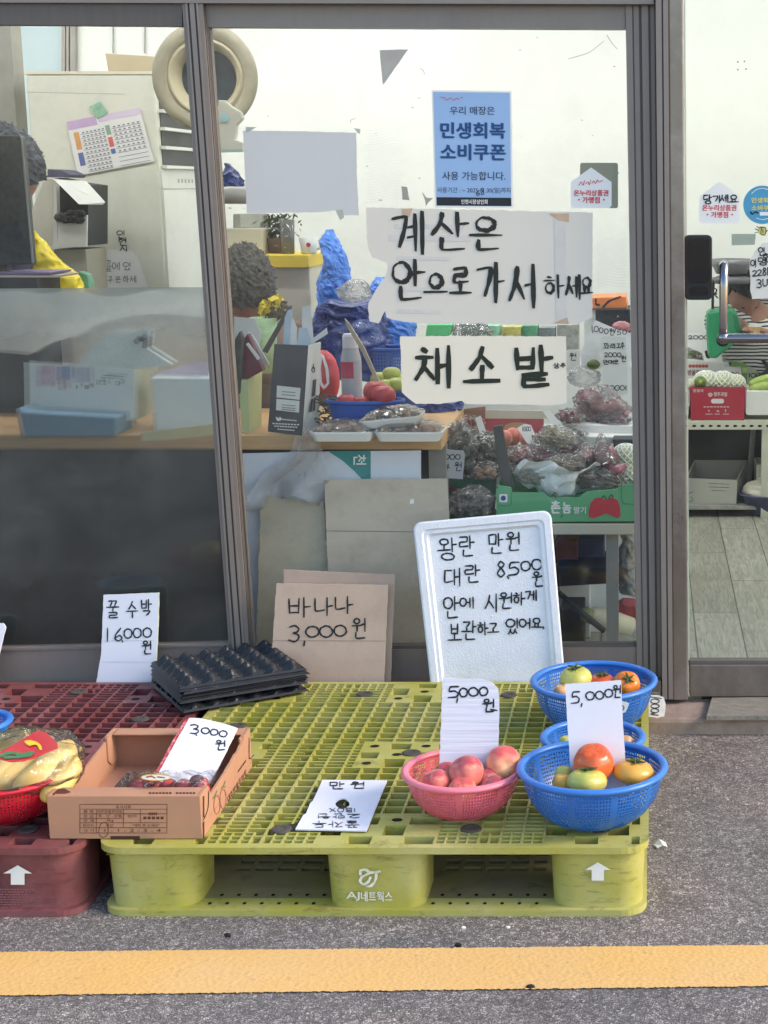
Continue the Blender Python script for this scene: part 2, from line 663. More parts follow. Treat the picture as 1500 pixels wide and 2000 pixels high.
def glyph(ch):
    if ch in DG:
        return DG[ch]
    k = ord(ch) - 0xAC00
    if k < 0 or k > 11171:
        return []
    l, v, t = LS[k // 588], VS[k % 588 // 28], TS[k % 28]
    b = .62 if t else 1.0
    o = []
    if len(v) == 1 and v in 'ㅏㅑㅓㅕㅣㅐㅔㅖㅒ':
        wv = {'ㅣ': .22, 'ㅐ': .42, 'ㅔ': .46, 'ㅖ': .46}.get(v, .36)
        xl = 1 - wv - .04
        o += put(JC[l], 0, .06 * b, xl - .02, b * (.82 if not t else .9))
        o += put(JV[v], xl, 0, 1, b)
    elif len(v) == 1:
        if v in 'ㅜㅠ':
            o += put(JC[l], .18, 0, .82, b * .48)
            o += put(JV[v], 0, b * .5, 1, b)
        elif v == 'ㅡ':
            o += put(JC[l], .2, 0, .8, b * .66)
            o += put(JV[v], 0, b * .7, 1, b * 1.02)
        else:
            o += put(JC[l], .18, 0, .82, b * .56)
            o += put(JV[v], 0, b * .5, 1, b)
    else:
        h, q = v[0], v[1]
        wv = {'ㅣ': .2, 'ㅐ': .34, 'ㅔ': .36}.get(q, .32)
        xl = 1 - wv
        if h == 'ㅜ':
            o += put(JC[l], .12, 0, xl - .14, b * .42)
            o += put(JV[h], 0, b * .46, xl, b * 1.0)
        else:
            o += put(JC[l], .1, .04, xl - .1, b * .5)
            o += put(JV[h], 0, b * .5, xl, b * 1.0)
        o += put(JV[q], xl - (.06 if q == 'ㅓ' else 0), 0, 1, b)
    if t:
        if len(t) == 1:
            o += put(JC[t], .2, .68, .9, 1)
        else:
            o += put(JC[t[0]], .1, .68, .5, 1) + put(JC[t[1]], .55, .68, .95, 1)
    return o


def smooth_path(p, n=5):
    if len(p) < 3:
        a, b = p[0], p[-1]
        return [(a[0] + (b[0] - a[0]) * k / 4, a[1] + (b[1] - a[1]) * k / 4) for k in range(5)]
    out = []
    for i in range(len(p) - 1):
        p0, p1, p2, p3 = p[max(i - 1, 0)], p[i], p[i + 1], p[min(i + 2, len(p) - 1)]
        for k in range(n):
            t = k / n
            q = []
            for c in (0, 1):
                lin = p1[c] + (p2[c] - p1[c]) * t
                cr = .5 * (2 * p1[c] + (p2[c] - p0[c]) * t + (2 * p0[c] - 5 * p1[c] + 4 * p2[c] - p3[c]) * t * t + (3 * p1[c] - p0[c] - 3 * p2[c] + p3[c]) * t ** 3)
                q.append(lin * .45 + cr * .55)
            out.append(tuple(q))
    out.append(p[-1])
    return out


def strokes(pl, sts, w, off=.0008, mb=None, brush=0, mp=None, seed=3):
    """marker strokes laid as ribbons on plane pl; sts are pixel polylines"""
    mb = mb or MB()
    rnd = random.Random(seed)
    for si, st in enumerate(sts):
        st = [(x + rnd.uniform(-.12, .12) * w, y + rnd.uniform(-.12, .12) * w) for x, y in st]
        p = smooth_path(st)
        n = len(p)
        L_, R_ = [], []
        for i in range(n):
            a, b = p[max(i - 1, 0)], p[min(i + 1, n - 1)]
            dx, dy = b[0] - a[0], b[1] - a[1]
            q = math.hypot(dx, dy) or 1
            nx, ny = -dy / q, dx / q
            t = i / (n - 1)
            ww = w / 2 * (1 + .14 * math.sin(si * 3 + i * .6) + .1 * math.sin(si * 5 + i * 1.7))
            if brush:
                ww *= 1.12 - brush * t * t
            if i in (0, n - 1):
                ww *= .72
            o = off + si * 2.5e-5 + i * 6e-7
            ex = 0
            if i == 0:
                ex = -w * .3
            if i == n - 1:
                ex = w * .3
            x, y = p[i][0] + dx / q * ex, p[i][1] + dy / q * ex
            if brush:
                nx, ny = nx * .85 - .2, ny * .85 - .2
            for s_, LL in ((1, L_), (-1, R_)):
                u, v = x + nx * ww * s_, y + ny * ww * s_
                if mp:
                    u, v = mp(u, v)
                LL.append(pl.at(u, v, o))
        mb.add(L_ + R_, [(i, i + 1, n + i + 1, n + i) for i in range(n - 1)])
    return mb


def write(parent, pl, items, w, m, off=.0008, brush=0, mp=None, name='handwriting', extra=None, seed=3):
    """items: (character, x0, y0, x1, y1) in pixels"""
    sts = []
    for ch, x0, y0, x1, y1 in items:
        if ch in '1(':
            pass
        sts += put(glyph(ch), x0, y0, x1, y1)
    if extra:
        sts += extra
    mb = strokes(pl, sts, w, off, brush=brush, mp=mp, seed=seed)
    return mb.build(name, m, parent, fix=False)


def line_items(txt, x0, y0, x1, y1, gap=.18, slope=0, sp=.5):
    """spread a line of handwriting over a pixel box"""
    ws = [sp if c == ' ' else (.35 if c in '.,1' else 1) for c in txt]
    tot = sum(ws) + gap * (len(txt) - 1)
    u = (x1 - x0) / tot
    out, x = [], x0
    for c, w_ in zip(txt, ws):
        if c != ' ':
            dy = slope * (x - x0)
            a, b = (y0, y1)
            if c in '.,':
                a, b = y1 - (y1 - y0) * .12, y1 + (y1 - y0) * .12
            elif c in '0123456789':
                a, b = y0 + (y1 - y0) * .06, y1 - (y1 - y0) * .06
            out.append((c, x, a + dy, x + u * w_, b + dy))
        x += u * (w_ + gap)
    return out


_TX = {}


def textmesh(txt):
    k = txt
    if k in _TX:
        return _TX[k]
    c = bpy.data.curves.new('txt', 'FONT')
    c.body = txt
    c.resolution_u = 3
    o = bpy.data.objects.new('txt', c)
    COL.objects.link(o)
    dg = bpy.context.evaluated_depsgraph_get()
    me = bpy.data.meshes.new_from_object(o.evaluated_get(dg))
    vs = [(v.co.x, v.co.y) for v in me.vertices]
    fs = [tuple(p.vertices) for p in me.polygons]
    bpy.data.objects.remove(o)
    bpy.data.curves.remove(c)
    bpy.data.meshes.remove(me)
    _TX[k] = (vs, fs)
    return vs, fs


def printed(mb, pl, txt, x0, y0, x1, y1, bold=0.0, off=.0007, slope=0, mp=None, mi=0):
    """printed lettering fitted to a pixel box on plane pl"""
    vs, fs = textmesh(txt)
    if bold:
        for k, (dx, dy) in enumerate(((bold, 0), (0, bold), (-bold, -bold * .5))):
            printed(mb, pl, txt, x0, y0, x1, y1, 0, off + 3e-5 * (k + 1), slope, (lambda u, v, f=mp, a=dx, b=dy: f(u + a * .5, v + b)) if mp else
                    (lambda u, v, a=dx, b=dy: (x0 + (x1 - x0) * u + a * (y1 - y0), y0 + (y1 - y0) * (v + b) + slope * (x1 - x0) * u)), mi)
    if not vs:
        return mb
    xa, xb = min(v[0] for v in vs), max(v[0] for v in vs)
    ya, yb = min(v[1] for v in vs), max(v[1] for v in vs)
    out = []
    for x, y in vs:
        u = (x - xa) / (xb - xa)
        v = (yb - y) / (yb - ya)
        X, Y_ = x0 + (x1 - x0) * u, y0 + (y1 - y0) * v + slope * (x1 - x0) * u
        if mp:
            X, Y_ = mp(u, v)
        out.append(pl.at(X, Y_, off))
    return mb.add(out, fs, mi=mi)


def bil(q):
    """map unit square to a pixel quad TL, TR, BR, BL"""
    (a, b), (c, d), (e, f), (g, h) = q

    def fn(u, v):
        return (a * (1 - u) * (1 - v) + c * u * (1 - v) + e * u * v + g * (1 - u) * v,
                b * (1 - u) * (1 - v) + d * u * (1 - v) + f * u * v + h * (1 - u) * v)
    return fn


def rot_bits(v, f):
    return v


def rumple(p, amp, sc, seed=0):
    q = Vector(p) * sc + Vector((seed * 3.1, seed * 1.7, seed))
    return Vector(p) + Vector((noise.noise(q), noise.noise(q + Vector((9, 3, 1))), noise.noise(q + Vector((2, 7, 5))))) * amp
# ------------------------------------------------------------------ setting: road, line, kerb, shop shell


def asphalt():
    m, N, L = newmat('asphalt')
    out = N.new('ShaderNodeOutputMaterial')
    b = N.new('ShaderNodeBsdfPrincipled')
    L.new(b.outputs[0], out.inputs[0])
    tc = N.new('ShaderNodeTexCoord')
    wn = N.new('ShaderNodeTexNoise')
    wn.inputs['Scale'].default_value = 110
    wn.inputs['Detail'].default_value = 4
    L.new(tc.outputs['Object'], wn.inputs['Vector'])
    ad = N.new('ShaderNodeVectorMath')
    ad.operation = 'MULTIPLY_ADD'
    ad.inputs[1].default_value = (.028, .028, .028)
    L.new(wn.outputs['Color'], ad.inputs[0])
    L.new(tc.outputs['Object'], ad.inputs[2])
    v = N.new('ShaderNodeTexVoronoi')
    v.inputs['Scale'].default_value = 150
    L.new(ad.outputs[0], v.inputs['Vector'])
    ve = N.new('ShaderNodeTexVoronoi')
    ve.feature = 'DISTANCE_TO_EDGE'
    ve.inputs['Scale'].default_value = 150
    L.new(ad.outputs[0], ve.inputs['Vector'])
    gap = N.new('ShaderNodeMapRange')
    gap.inputs[1].default_value = .0
    gap.inputs[2].default_value = .3
    L.new(ve.outputs['Distance'], gap.inputs[0])
    big = N.new('ShaderNodeTexNoise')
    big.inputs['Scale'].default_value = 1.6
    big.inputs['Detail'].default_value = 6
    L.new(tc.outputs['Object'], big.inputs['Vector'])
    bc = N.new('ShaderNodeValToRGB')
    bc.color_ramp.elements[0].position = .35
    bc.color_ramp.elements[0].color = C(163, 159, 157)
    bc.color_ramp.elements[1].position = .68
    bc.color_ramp.elements[1].color = C(184, 171, 162)
    L.new(big.outputs[0], bc.inputs[0])
    sv = N.new('ShaderNodeSeparateXYZ')
    L.new(v.outputs['Color'], sv.inputs[0])
    v3 = N.new('ShaderNodeTexVoronoi')
    v3.inputs['Scale'].default_value = 62
    L.new(ad.outputs[0], v3.inputs['Vector'])
    s3 = N.new('ShaderNodeSeparateXYZ')
    L.new(v3.outputs['Color'], s3.inputs[0])
    g3 = N.new('ShaderNodeMapRange')
    g3.inputs[1].default_value = .86
    g3.inputs[2].default_value = .95
    g3.inputs[4].default_value = .5
    L.new(s3.outputs[1], g3.inputs[0])
    n4 = N.new('ShaderNodeTexNoise')
    n4.inputs['Scale'].default_value = 3.5
    n4.inputs['Detail'].default_value = 8
    L.new(tc.outputs['Object'], n4.inputs['Vector'])
    g4 = N.new('ShaderNodeMapRange')
    g4.inputs[1].default_value = .5
    g4.inputs[2].default_value = .75
    g4.inputs[3].default_value = 0
    g4.inputs[4].default_value = -.32
    L.new(n4.outputs[0], g4.inputs[0])
    s34 = N.new('ShaderNodeMath')
    L.new(g3.outputs[0], s34.inputs[0])
    L.new(g4.outputs[0], s34.inputs[1])
    st = N.new('ShaderNodeMapRange')
    st.inputs[3].default_value = .5
    st.inputs[4].default_value = 1.55
    L.new(sv.outputs[0], st.inputs[0])
    sc = N.new('ShaderNodeVectorMath')
    sc.operation = 'SCALE'
    L.new(bc.outputs[0], sc.inputs[0])
    s5 = N.new('ShaderNodeMath')
    L.new(st.outputs[0], s5.inputs[0])
    L.new(s34.outputs[0], s5.inputs[1])
    L.new(s5.outputs[0], sc.inputs['Scale'])
    mx = N.new('ShaderNodeMix')
    mx.data_type = 'RGBA'
    mx.inputs['A'].default_value = C(72, 69, 70)
    L.new(gap.outputs[0], mx.inputs['Factor'])
    L.new(sc.outputs[0], mx.inputs['B'])
    L.new(mx.outputs['Result'], b.inputs['Base Color'])
    b.inputs['Roughness'].default_value = .82
    bp = N.new('ShaderNodeBump')
    bp.inputs['Strength'].default_value = .7
    bp.inputs['Distance'].default_value = .003
    L.new(gap.outputs[0], bp.inputs['Height'])
    L.new(bp.outputs[0], b.inputs['Normal'])
    return m


def line_paint():
    m, N, L = newmat('line_paint')
    out = N.new('ShaderNodeOutputMaterial')
    b = N.new('ShaderNodeBsdfPrincipled')
    L.new(b.outputs[0], out.inputs[0])
    tc = N.new('ShaderNodeTexCoord')
    n = N.new('ShaderNodeTexNoise')
    n.inputs['Scale'].default_value = 2.2
    n.inputs['Detail'].default_value = 8
    L.new(tc.outputs['Object'], n.inputs['Vector'])
    r = N.new('ShaderNodeValToRGB')
    r.color_ramp.elements[0].position = .32
    r.color_ramp.elements[0].color = C(220, 180, 124)
    r.color_ramp.elements[1].position = .66
    r.color_ramp.elements[1].color = C(223, 176, 100)
    L.new(n.outputs[0], r.inputs[0])
    n2 = N.new('ShaderNodeTexNoise')
    n2.inputs['Scale'].default_value = 55
    n2.inputs['Detail'].default_value = 9
    n2.inputs['Roughness'].default_value = .8
    L.new(tc.outputs['Object'], n2.inputs['Vector'])
    w = N.new('ShaderNodeMapRange')
    w.inputs[1].default_value = .565
    w.inputs[2].default_value = .72
    w.inputs[4].default_value = .75
    L.new(n2.outputs[0], w.inputs[0])
    mx = N.new('ShaderNodeMix')
    mx.data_type = 'RGBA'
    mx.inputs['B'].default_value = C(140, 120, 96)
    L.new(w.outputs[0], mx.inputs['Factor'])
    L.new(r.outputs[0], mx.inputs['A'])
    L.new(mx.outputs['Result'], b.inputs['Base Color'])
    b.inputs['Roughness'].default_value = .75
    v = N.new('ShaderNodeTexVoronoi')
    v.inputs['Scale'].default_value = 105
    L.new(tc.outputs['Object'], v.inputs['Vector'])
    bp = N.new('ShaderNodeBump')
    bp.inputs['Strength'].default_value = .35
    bp.inputs['Distance'].default_value = .003
    L.new(v.outputs['Distance'], bp.inputs['Height'])
    L.new(bp.outputs[0], b.inputs['Normal'])
    return m


M_ASPH = asphalt()
mb = MB()
mb.box(-60, 60, -60, 4.2, -.3, 0)
tag(mb.build('road', M_ASPH, origin=(0, 0, 0)), kind='structure')
# yellow line, with its worn edge
p0, p1, p2, p3 = WZ(-900, 1870, 0), WZ(2600, 1838, 0), WZ(2600, 1915, 0), WZ(-900, 1958, 0)
rnd = random.Random(4)
mb = MB()
n = 1200
top, bot = [], []
for i in range(n + 1):
    t = i / n
    j = rnd.gauss(0, .0014)
    k = rnd.gauss(0, .0014)
    a, b = p0.lerp(p1, t), p3.lerp(p2, t)
    top.append(Vector((a.x, a.y + j, .003)))
    bot.append(Vector((b.x, b.y + k, .003)))
mb.add(top + bot, [(i, i + 1, n + 2 + i, n + 1 + i) for i in range(n)])
tag(mb.build('road_marking', line_paint(), origin=(0, 0, 0)), kind='structure')

M_CONC = mat('worn_concrete', C(158, 140, 128), .85, .2, 9, bump=.5, bs=60, dirt=(C(105, 95, 90), .7, 14))
mb = MB()
mb.box(-8, 8, 4.125, 4.30, -.25, .045)
tag(mb.build('kerb', M_CONC, bevel=.012, origin=(0, 4.12, 0)), kind='structure')

# dark rubbish on the road
lit = MB()
M_LITTER = mat('paper_scrap', C(236, 236, 232), .8)
for nm, px, py, w, h, lab in (('paper_scrap', 1288, 1653, .022, .016, 'crumpled white paper scrap on the asphalt right of the green pallet'),):
    c = WZ(px, py, .004)
    mb = MB()
    mb.add([c + Vector((-.012, .01, 0)), c + Vector((0, .014, .012)), c + Vector((.008, -.002, .004)), c + Vector((-.004, -.012, .0)), c + Vector((.014, .008, .006)), c + Vector((.018, -.006, .001))],
           [(0, 1, 2, 3), (1, 4, 5, 2)])
    tag(mb.build(nm, M_LITTER), lab, 'litter')
M_BLK = mat('black_rubber', C(32, 32, 34), .7, .2, 20)
for px, py, sx, lab in ((1036, 1931, .009, 'small black lump of dirt on the lower edge of the yellow line'), (895, 1929 - 80, .007, 'black crumb on the asphalt above the yellow line, below the pallet logo'), (445, 1830, .007, 'black crumb on the asphalt below the left part of the green pallet')):
    c = WZ(px, py, 0)
    mb = MB().ball(c + Vector((0, 0, .003)), sx, sx * .5, .006, 9, 6, fn=lambda d: 1 + .35 * noise.noise(d * 2.3 + Vector((px, 0, 0))))
    tag(mb.build('dirt_crumb', M_BLK), lab, 'dirt')

for px, py, s_, lab in ((1242, 1705, .006, 'tiny white chip on the asphalt right of the arrow sticker'), (905, 1812, .005, 'tiny white chip on the asphalt under the right opening of the green pallet'), (992, 1811, .005, 'tiny pale chip on the asphalt below the pallet, nearer its right corner')):
    c = WZ(px, py, .002)
    tag(MB().ball(c, s_, s_ * .6, .003, 7, 5, lambda d: 1 + .3 * noise.noise(d * 3 + Vector((px, 0, 0)))).build('paper_chip', M_LITTER), lab, 'litter')

# ------------------------------------------------------------------ shop interior shell
M_WALL = mat('white_plaster', C(240, 241, 235), .8, .045, 2.2, bump=.12, bs=25)
M_FLOOR = None


def planks():
    m, N, L = newmat('grey_planks')
    out = N.new('ShaderNodeOutputMaterial')
    b = N.new('ShaderNodeBsdfPrincipled')
    L.new(b.outputs[0], out.inputs[0])
    tc = N.new('ShaderNodeTexCoord')
    mp = N.new('ShaderNodeMapping')
    mp.inputs['Rotation'].default_value = (0, 0, R(90))
    L.new(tc.outputs['Object'], mp.inputs[0])
    br = N.new('ShaderNodeTexBrick')
    br.inputs['Scale'].default_value = 1
    br.inputs['Brick Width'].default_value = .9
    br.inputs['Row Height'].default_value = .15
    br.inputs['Mortar Size'].default_value = .0022
    br.inputs['Color1'].default_value = C(176, 174, 158)
    br.inputs['Color2'].default_value = C(152, 150, 136)
    br.inputs['Mortar'].default_value = C(80, 78, 68)
    L.new(mp.outputs[0], br.inputs[0])
    m2 = N.new('ShaderNodeMapping')
    m2.inputs['Scale'].default_value = (22, 2.2, 1)
    L.new(tc.outputs['Object'], m2.inputs[0])
    n = N.new('ShaderNodeTexNoise')
    n.inputs['Scale'].default_value = 3
    n.inputs['Detail'].default_value = 6
    n.inputs['Distortion'].default_value = 1.6
    L.new(m2.outputs[0], n.inputs['Vector'])
    mr = N.new('ShaderNodeMapRange')
    mr.inputs[1].default_value = .35
    mr.inputs[2].default_value = .65
    mr.inputs[3].default_value = .72
    mr.inputs[4].default_value = 1.16
    L.new(n.outputs[0], mr.inputs[0])
    sc = N.new('ShaderNodeVectorMath')
    sc.operation = 'SCALE'
    L.new(br.outputs[0], sc.inputs[0])
    L.new(mr.outputs[0], sc.inputs['Scale'])
    L.new(sc.outputs[0], b.inputs['Base Color'])
    b.inputs['Roughness'].default_value = .45
    return m


mb = MB()
mb.box(-3.8, 1.7, 4.30, 7.6, -.2, .05)
tag(mb.build('floor', planks(), origin=(0, 4.3, 0)), kind='structure')
mb = MB()
mb.box(-3.8, 1.7, 4.33, 7.6, 2.55, 2.7)
tag(mb.build('ceiling', M_WALL, origin=(0, 4.3, 2.55)), kind='structure')
tag(MB().box(-3.9, 1.8, 7.45, 7.6, .05, 2.55).build('wall', M_WALL), 'bright white plaster wall at the back of the shop', 'wall')
tag(MB().box(-3.95, -3.8, 4.33, 7.45, .05, 2.55).build('wall', M_WALL), 'white side wall at the left end of the shop', 'wall')
tag(MB().box(1.7, 1.85, 4.33, 7.45, .05, 2.55).build('wall', M_WALL), 'white side wall at the right end of the shop behind the door', 'wall')

for a, lab in ((221, 'thin grey cable on the back wall above the carton on the fridge'), (283, 'thin grey cable on the back wall next to the round heater')):
    tag(MB().tube([W(a, y, 7.44) for y in (20, 60, 86, 104)], .0035, 6).build('wall_cable', mat('cable_grey', C(160, 158, 148), .6)), lab, 'cable')
for a, b in ((1441, 121), (1454, 120), (1441, 136), (1457, 135)):
    tag(MB().lathe([(0, 0), (.004, 0)], W(a, b, 7.447), 8, Matrix.Rotation(R(90), 3, 'X')).build('screw_hole', mat('hole_grey', C(120, 118, 110), .8)), 'small screw hole, one of four in a square on the wall above the door stickers', 'hole', 'screw holes in the wall')
# ceiling lamps that light the shop (behind the header in this view)
M_LAMPBODY = mat('lamp_white', C(235, 235, 232), .4)
M_TUBE = emis('lamp_tube', (.97, .985, 1.0, 1), LAMP)
for i, (x, y) in enumerate(((-2.7, 5.0), (-2.7, 6.4), (-1.1, 5.0), (-1.1, 6.4), (.6, 5.0), (.6, 6.4))):
    t = thing('ceiling_lamp', 'white ceiling lamp fixture with bright diffuser above the shop counters', 'ceiling lamp', (x, y, 2.5), 'ceiling lamps in the shop')
    MB().box(x - .6, x + .6, y - .09, y + .09, 2.5, 2.546).build('lamp_housing', M_LAMPBODY, t, bevel=.006)
    MB().box(x - .58, x + .58, y - .03, y + .03, 2.465, 2.498).build('lamp_diffuser', M_TUBE, t)

# ------------------------------------------------------------------ shop front: frame, sashes, glass, door
M_AL = mat('bronze_aluminium', C(136, 127, 122), .4, .04, 5, metal=.2, spec=.5, stretch=(14, 14, .8), bump=.05, bs=40, dirt=(C(112, 104, 100), .35, 5))
M_AL2 = mat('bronze_aluminium_dark', C(104, 97, 93), .5, .08, 5, metal=.3, stretch=(14, 14, .8))
M_GAP = mat('gap_black', C(18, 17, 17), .8)
M_SS = mat('stainless_jamb', C(134, 126, 120), .3, .22, 2.4, metal=.7, stretch=(3, 3, 1.0), dirt=(C(176, 172, 172), .6, 4))
M_GLASS = film('window_glass', tint=(.97, .985, .975, 1), gloss=.0, white=.01, rough=.02, bump=0, smudge=.09)
M_GREENEDGE = mat('glass_edge', C(205, 215, 200), .3)
M_SEAL = mat('old_sealant', C(124, 116, 110), .7, .15, 20)


def strip(mb, top, bot, off, th, mi=0):
    """upright strip on the facade: top = (x0, x1, y), bot = (x0, x1, y)"""
    p = [FA.at(top[0], top[2], off), FA.at(top[1], top[2], off), FA.at(bot[1], bot[2], off), FA.at(bot[0], bot[2], off)]
    mb.prism(p, -FA.n * th, mi=mi)


def bar(mb, y0l, y1l, y0r, y1r, xl, xr, off, th, mi=0):
    mb.prism([FA.at(xl, y0l, off), FA.at(xr, y0r, off), FA.at(xr, y1r, off), FA.at(xl, y1l, off)], -FA.n * th, mi=mi)


def stile(mb, t0, t1, yt, b0, b1, yb, prof, th0=.03):
    """fluted stile: prof = list of (fraction end, off)"""
    a = 0
    for e, off, mi in prof:
        strip(mb, (t0 + (t1 - t0) * a, t0 + (t1 - t0) * e, yt), (b0 + (b1 - b0) * a, b0 + (b1 - b0) * e, yb), off, th0 + off, mi)
        a = e


# outer frame
t = thing('window_frame', 'dark bronze aluminium outer frame around the sliding shop windows', 'window frame', FA.at(640, 1385))
mb = MB()
bar(mb, -170, 4, -160, 8, -420, 1277, .035, .1)
mb.build('head', M_AL, t)
mb = MB()
stile(mb, 1277, 1304, -160, 1292, 1314.5, 1366, [(.08, .0, 1), (.5, .045, 0), (.62, .038, 1), (1, .045, 0)], .06)
mb.build('jamb', [M_AL, M_AL2], t)
mb = MB()
bar(mb, 1338, 1384, 1331, 1352, -420, 1291, .05, .12)
mb.build('sill', M_AL2, t)
# left sash
t = thing('sliding_window', 'left sliding window sash with a hazy film over its lower glass', 'window', FA.at(200, 1330))
mb = MB()
stile(mb, 355, 398, 0, 452, 494, 1330, [(.14, .026, 0), (.24, .032, 0), (.33, .026, 1), (.55, .033, 0), (.63, .027, 1), (.72, .034, 0), (.93, .03, 0), (1, .022, 1)], .01)
mb.build('stile', [M_AL, M_AL2], t)
mb = MB()
bar(mb, 4, 45, 6, 51, -420, 355.5, .024, .034)
mb.build('top_rail', M_AL2, t)
mb = MB()
bar(mb, 1279, 1340, 1262, 1331, -420, 451, .022, .032)
bar(mb, 1275, 1279, 1257, 1262, -420, 451, .026, .03)
mb.build('bottom_rail', M_AL, t)
mb = MB()
mb.sheet(FA.poly([(-420, 40), (358, 46), (453, 1268), (-420, 1290)], .008))
mb.build('glass', M_GLASS, t)
M_HAZE = None


def hazefilm():
    m, N, L = newmat('hazy_film')
    out = N.new('ShaderNodeOutputMaterial')
    t = N.new('ShaderNodeBsdfTransparent')
    t.inputs[0].default_value = (.97, .985, .99, 1)
    rf = N.new('ShaderNodeBsdfRefraction')
    rf.inputs['IOR'].default_value = 1.12
    rf.inputs['Roughness'].default_value = .22
    rf.inputs[0].default_value = (.97, .985, 1, 1)
    d = N.new('ShaderNodeBsdfDiffuse')
    d.inputs[0].default_value = C(226, 224, 214)
    g = N.new('ShaderNodeBsdfGlossy')
    g.inputs['Roughness'].default_value = .25
    tc = N.new('ShaderNodeTexCoord')
    n = N.new('ShaderNodeTexNoise')
    n.inputs['Scale'].default_value = 3.5
    n.inputs['Detail'].default_value = 5
    n.inputs['Roughness'].default_value = .6
    L.new(tc.outputs['Object'], n.inputs['Vector'])
    r = N.new('ShaderNodeMapRange')
    r.inputs[1].default_value = .4
    r.inputs[2].default_value = .75
    r.inputs[3].default_value = .075
    r.inputs[4].default_value = .17
    L.new(n.outputs[0], r.inputs[0])
    a = N.new('ShaderNodeMixShader')
    a.inputs[0].default_value = .45
    L.new(t.outputs[0], a.inputs[1])
    L.new(rf.outputs[0], a.inputs[2])
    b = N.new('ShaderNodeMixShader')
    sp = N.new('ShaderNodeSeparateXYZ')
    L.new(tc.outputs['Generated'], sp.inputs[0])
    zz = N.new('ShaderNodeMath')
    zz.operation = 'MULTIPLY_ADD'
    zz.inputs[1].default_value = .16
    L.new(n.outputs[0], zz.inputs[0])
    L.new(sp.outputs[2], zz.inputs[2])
    tp = N.new('ShaderNodeMapRange')  # paler towards the top: the bright band behind is put into the haze
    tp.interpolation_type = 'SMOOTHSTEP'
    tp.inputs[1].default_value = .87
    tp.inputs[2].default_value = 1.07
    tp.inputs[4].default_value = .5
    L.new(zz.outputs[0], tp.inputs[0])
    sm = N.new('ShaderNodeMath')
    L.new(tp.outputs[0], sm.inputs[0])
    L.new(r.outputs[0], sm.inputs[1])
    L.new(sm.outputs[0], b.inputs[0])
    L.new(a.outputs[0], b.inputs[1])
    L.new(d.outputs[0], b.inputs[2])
    c = N.new('ShaderNodeMixShader')
    c.inputs[0].default_value = .03
    L.new(b.outputs[0], c.inputs[1])
    L.new(g.outputs[0], c.inputs[2])
    L.new(c.outputs[0], out.inputs[0])
    return m


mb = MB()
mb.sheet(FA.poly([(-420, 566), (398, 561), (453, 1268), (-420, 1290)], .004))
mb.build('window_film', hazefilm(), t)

# right sash
t = thing('sliding_window', 'right sliding window sash plastered with paper notices and stickers', 'window', FA.at(860, 1330))
mb = MB()
stile(mb, 396, 409.5, 48, 492.5, 500, 1330, [(.35, -.002, 1), (.75, .004, 0), (1, .0, 2)], .03)
stile(mb, 1222, 1278, 8, 1245, 1292, 1352, [(.22, .012, 0), (.27, .006, 1), (.45, .008, 0), (.55, .004, 1), (.78, .013, 0), (.86, .005, 1), (1, .008, 0)], .03)
mb.build('stile', [M_AL, M_AL2, M_SEAL], t)
mb = MB()
bar(mb, 6, 53, 10, 57, 397, 1222, .006, .036)
mb.build('top_rail', M_AL, t)
mb = MB()
bar(mb, 1272, 1334, 1264, 1332, 500, 1244, .006, .036)
bar(mb, 1264, 1272, 1257, 1264, 500, 1244, .0, .03, 1)
mb.build('bottom_rail', [M_AL, M_AL2], t)
mb = MB()
mb.sheet(FA.poly([(404, 50), (1224, 54), (1246, 1266), (496, 1270)], -.012))
mb.build('glass', M_GLASS, t)
# sealant line along the old stile
mb = MB()
strip(mb, (408.5, 411, 150), (497, 499.5, 1262), .004, .004)
mb.build('sealant', M_SEAL, t)

# door post and glass door
mb = MB()
strip(mb, (1304, 1333.5, -170), (1314.5, 1344, 1368), .03, .14)
tag(mb.build('door_post', M_SS, bevel=.004), 'tall smeared stainless steel post between the window and the glass door', 'post')
t = thing('glass_door', 'frameless glass door with stainless bottom rail and chrome handle', 'door', FA.at(1700, 1362))
mb = MB()
GD = [(1337, -170), (2160, -170), (2160, 1290), (1347, 1290)]
mb.sheet(FA.poly(GD, .0))
mb.build('glass', film('door_glass', tint=(.955, .985, .95, 1), gloss=.0, white=.004, rough=.01, bump=0, smudge=.04), t)
mb = MB()
strip(mb, (1334.5, 1337, -170), (1344.5, 1347, 1290), .004, .008)
mb.build('glass_rim', M_GREENEDGE, t)
mb = MB()
bar(mb, 1290, 1299, 1289, 1298, 1346, 2160, .012, .03, 1)
bar(mb, 1299, 1361, 1298, 1358, 1347.5, 2160, .018, .04)
mb.build('bottom_rail', [M_SS, M_AL2], t, bevel=.002)
# chrome handle
M_CHROME = mat('chrome', C(142, 138, 142), .14, .05, 5, metal=1)
hp = MB()
a = [FA.at(1414, 516, .0), FA.at(1414, 520, .05), FA.at(1413.6, 560, .055), FA.at(1413, 640, .055), FA.at(1412.5, 655, .055)]
hp.tube(a, .0118, 14)
hp.ball(FA.at(1412.5, 660, .055), .0165, seg=16)
hp.tube([FA.at(1413, 661, .055), FA.at(1424, 661, .06), FA.at(1500, 661, .06), FA.at(1800, 660, .06)], [.012, .0125, .0125, .0125], 14)
hp.tube([FA.at(1412.5, 660, .055), FA.at(1412.5, 660, .0)], .009, 12)
hp.build('handle', M_CHROME, t, smooth=True)
MB().tube([FA.at(1412, 664, .03), FA.at(1412, 664, .001)], .018, 16).build('handle_rosette', M_BLK, t)
